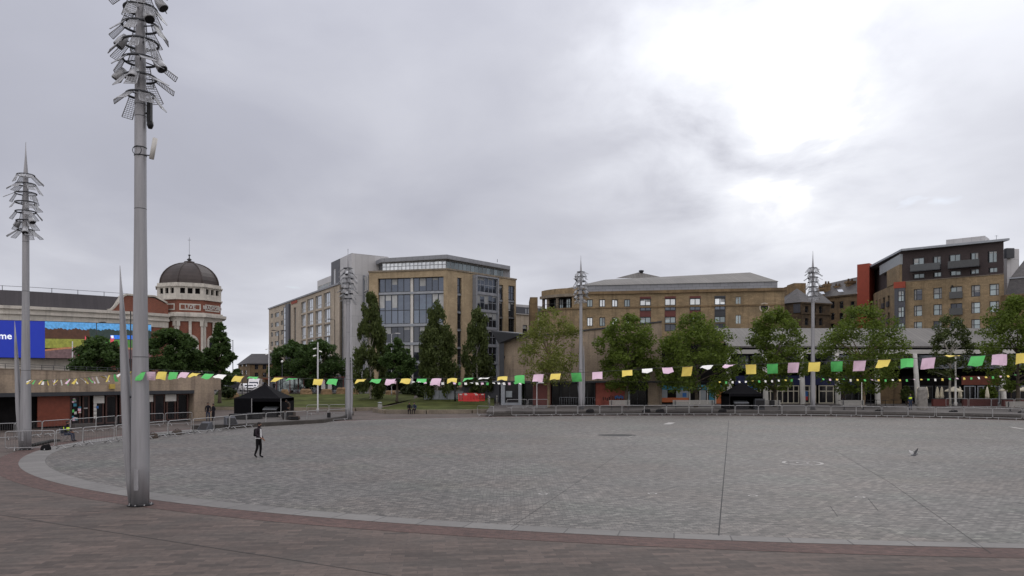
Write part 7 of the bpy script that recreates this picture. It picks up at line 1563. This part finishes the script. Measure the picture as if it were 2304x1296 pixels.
for px in (727, 742): 
    root = thing('poster_stand', 'pink-headed poster on the shelter side, ' + ('left' if px == 727 else 'right') + ' of two', 'poster', (X_(px, 119), 119, 1.55)); mb = MB(); x = X_(px, 119); mb.box(x - .3, x + .3, 119, 119.06, 2.2, 3.7); mb.build('board', M['white'], root); mb = MB(); mb.box(x - .22, x + .22, 118.97, 119, 3.1, 3.5); mb.build('picture', M['pnk'], root); mb = MB(); mb.box(x - .03, x + .03, 119, 119.05, 1.5, 2.2); mb.build('post', M['dkframe'], root)
root = thing('yellow_sign', 'small yellow play figure beyond the lawn by the tallest birch', 'sign', (X_(848, 108), 108, 1.4)); x = X_(848, 108); mb = MB(); mb.lathe((x, 108, 1.4), [(.2, 0), (.12, .5), (.22, .9), (.1, 1.2)], 8); mb.build('panel', M['yel'], root); mb = MB(); mb.box(x + .1, x + .35, 107.95, 108.05, 2.1, 2.2); mb.build('arm', M['yel'], root)

# parasols
def parasol(px, Y, y_top, w, label, open_=True):
    x = X_(px, Y); z0 = .5; zt = Z_(y_top, Y); root = thing('parasol', label, 'parasol', (x, Y, z0), 'cream restaurant parasols'); mb = MB(); mb.tube([(x, Y, z0), (x, Y, zt)], .03, 6); mb.build('pole', M['tanbark'], root)
    mb = MB()
    if open_:
        mb.lathe((x, Y, zt - .62), [(w / 2, 0), (w / 2, .12), (w * .27, .38), (.05, .62)], 8, 0, False); mb.build('canopy', M['parasol'], root)
    else: mb.lathe((x, Y, zt - 1.5), [(.24, 0), (.26, .3), (.2, .8), (.12, 1.3), (.03, 1.5)], 8); mb.build('folded_canopy', M['parasol'], root)
    mb = MB(); mb.lathe((x, Y, z0), [(.28, 0), (.28, .08)], 10); mb.build('base', M['dkframe'], root)
parasol(2146, 95, 870, 2.1, 'open cream parasol by the pale pole'); parasol(2275, 92, 869, 2.6, 'wide open cream parasol at the right, first of the overlapping run'); parasol(2310, 91.5, 869, 2.6, 'wide open cream parasol cut by the right frame edge')
for px, lb in ((2065, 'folded cream parasol hidden behind the standing stone'), (2109, 'folded cream parasol right of the standing stone'), (2119, 'folded tan parasol beside the open one'), (2160, 'folded cream parasol behind the pale pole'), (2221, 'folded cream parasol between the open ones'), (2085, 'folded cream parasol close to the standing stone')): parasol(px, 96, 870, 1, lb, False)
def planter(x0, x1, Y, label):
    root = thing('planter_screen', label, 'planter', (X_(x0, Y), Y, .5)); mb = MB(); mb.box(X_(x0, Y), X_(x1, Y), Y, Y + .4, .5, 1.4); mb.build('box', M['maroon'], root)
    mb = MB(); mb.box(X_(x0, Y) - .03, X_(x1, Y) + .03, Y - .03, Y + .43, 1.4, 1.46); mb.build('rim', M['dkframe'], root)
planter(2100, 2140, 93, 'maroon planter screen under the folded parasols'); planter(2168, 2245, 93, 'long maroon planter screen before the restaurant windows'); planter(2258, 2330, 90, 'maroon planter screen under the wide parasols')
# cafe tables under the arcade
for i, px in enumerate((1893, 1912, 1958, 1972, 1992, 2010)):
    Y = 93 + (i % 2) * 1.5; x = X_(px, Y); root = thing('cafe_table', 'dark cafe table on the terrace, {} from the tan-trunked tree side'.format(ORD[i]), 'table', (x, Y, .5), 'dark cafe tables on the terrace')
    mb = MB(); mb.lathe((x, Y, 1.2), [(.4, 0), (.4, .04)], 12); mb.build('table_top', M['black'], root); mb = MB(); mb.tube([(x, Y, .5), (x, Y, 1.2)], .03, 6); mb.lathe((x, Y, .5), [(.25, 0), (.25, .03)], 10); mb.build('leg', M['black'], root)

# vehicles in the street
def vehicle(px, py, Y, kind, m, label, rz=R(180)):
    z0 = 1.53; root = thing('parked_' + kind, label, kind, (0, 0, 0), 'vehicles in the street'); L_, w, h = (5.2, 2.0, 2.3) if kind == 'van' else (4.3, 1.8, 1.45)
    if kind == 'van': pf = [(-L_ / 2, .35), (L_ / 2, .35), (L_ / 2, .95), (L_ / 2 - .5, 1.2), (L_ / 2 - 1.25, 2.05), (L_ / 2 - 1.7, h), (-L_ / 2, h - .05)]
    else: pf = [(-L_ / 2, .3), (L_ / 2, .3), (L_ / 2, .75), (L_ / 2 - .9, .95), (L_ / 2 - 1.6, h), (-L_ / 2 + 1.0, h), (-L_ / 2 + .2, .95), (-L_ / 2, .85)]
    mb = MB(); l = [(-w / 2, y, z) for y, z in pf]; r_ = [(w / 2, y, z) for y, z in pf]; k = len(pf)
    mb.face(l); mb.face(list(reversed(r_)))
    for i in range(k): j = (i + 1) % k; mb.face([l[j], l[i], r_[i], r_[j]])
    mb.build('body', M[m], root)
    a, b = (pf[3], pf[4]) if kind == 'van' else (pf[3], pf[4]); e = Vector((0, b[1] - a[1], -(b[0] - a[0]))).normalized() * .01
    mb = MB(); mb.face([Vector((-w * .43, a[0], a[1] + .03)) + e, Vector((w * .43, a[0], a[1] + .03)) + e, Vector((w * .4, b[0], b[1] - .05)) + e, Vector((-w * .4, b[0], b[1] - .05)) + e]); mb.build('windscreen', M['darkglass'], root)
    for s in (-1, 1):
        mb = MB(); mb.box(s * w / 2 - .005 if s > 0 else -w / 2 - .012, s * w / 2 + .012 if s > 0 else -w / 2 + .005, b[0] - 1.2, b[0] - .1, a[1] + .1, b[1] - .1); mb.build('side_window', M['darkglass'], root)
        mb = MB(); mb.box(s * w * .38 - .16, s * w * .38 + .16, L_ / 2 - .02, L_ / 2 + .02, .62, .8); mb.build('headlight', M['paleglass'], root)
        for y in (-L_ / 2 + .85, L_ / 2 - .85): mb = MB(); mb.tube([(s * (w / 2 - .2), y, .33), (s * (w / 2 + .01), y, .33)], .33, 14); wh = mb.build('wheel', M['rubber'], root); mb = MB(); mb.tube([(s * (w / 2 + .011), y, .33), (s * (w / 2 + .02), y, .33)], .19, 12); mb.build('rim', M['steel'], wh)
    mb = MB(); mb.box(-w * .3, w * .3, L_ / 2, L_ / 2 + .02, .45, .62); mb.build('bumper_grille', M['black'], root)
    root.location = (X_(px, Y), Y, z0); root.rotation_euler = (0, 0, rz)
vehicle(574, 0, 152, 'van', 'whitev', 'white van driving down the street towards the plaza', R(190)); vehicle(566, 0, 139, 'car', 'whitev', 'white car parked nearer than the van', R(200)); vehicle(556, 0, 136, 'car', 'whitev', 'white car half hidden by the dark posts', R(215))
vehicle(507, 0, 165, 'car', 'whitev', 'pale car far up the street behind the corner tree', R(150)); vehicle(520, 0, 160, 'car', 'silver', 'dark car beside the pale one far up the street', R(150)); vehicle(587, 0, 175, 'car', 'silver', 'dark car behind the white van', R(180))
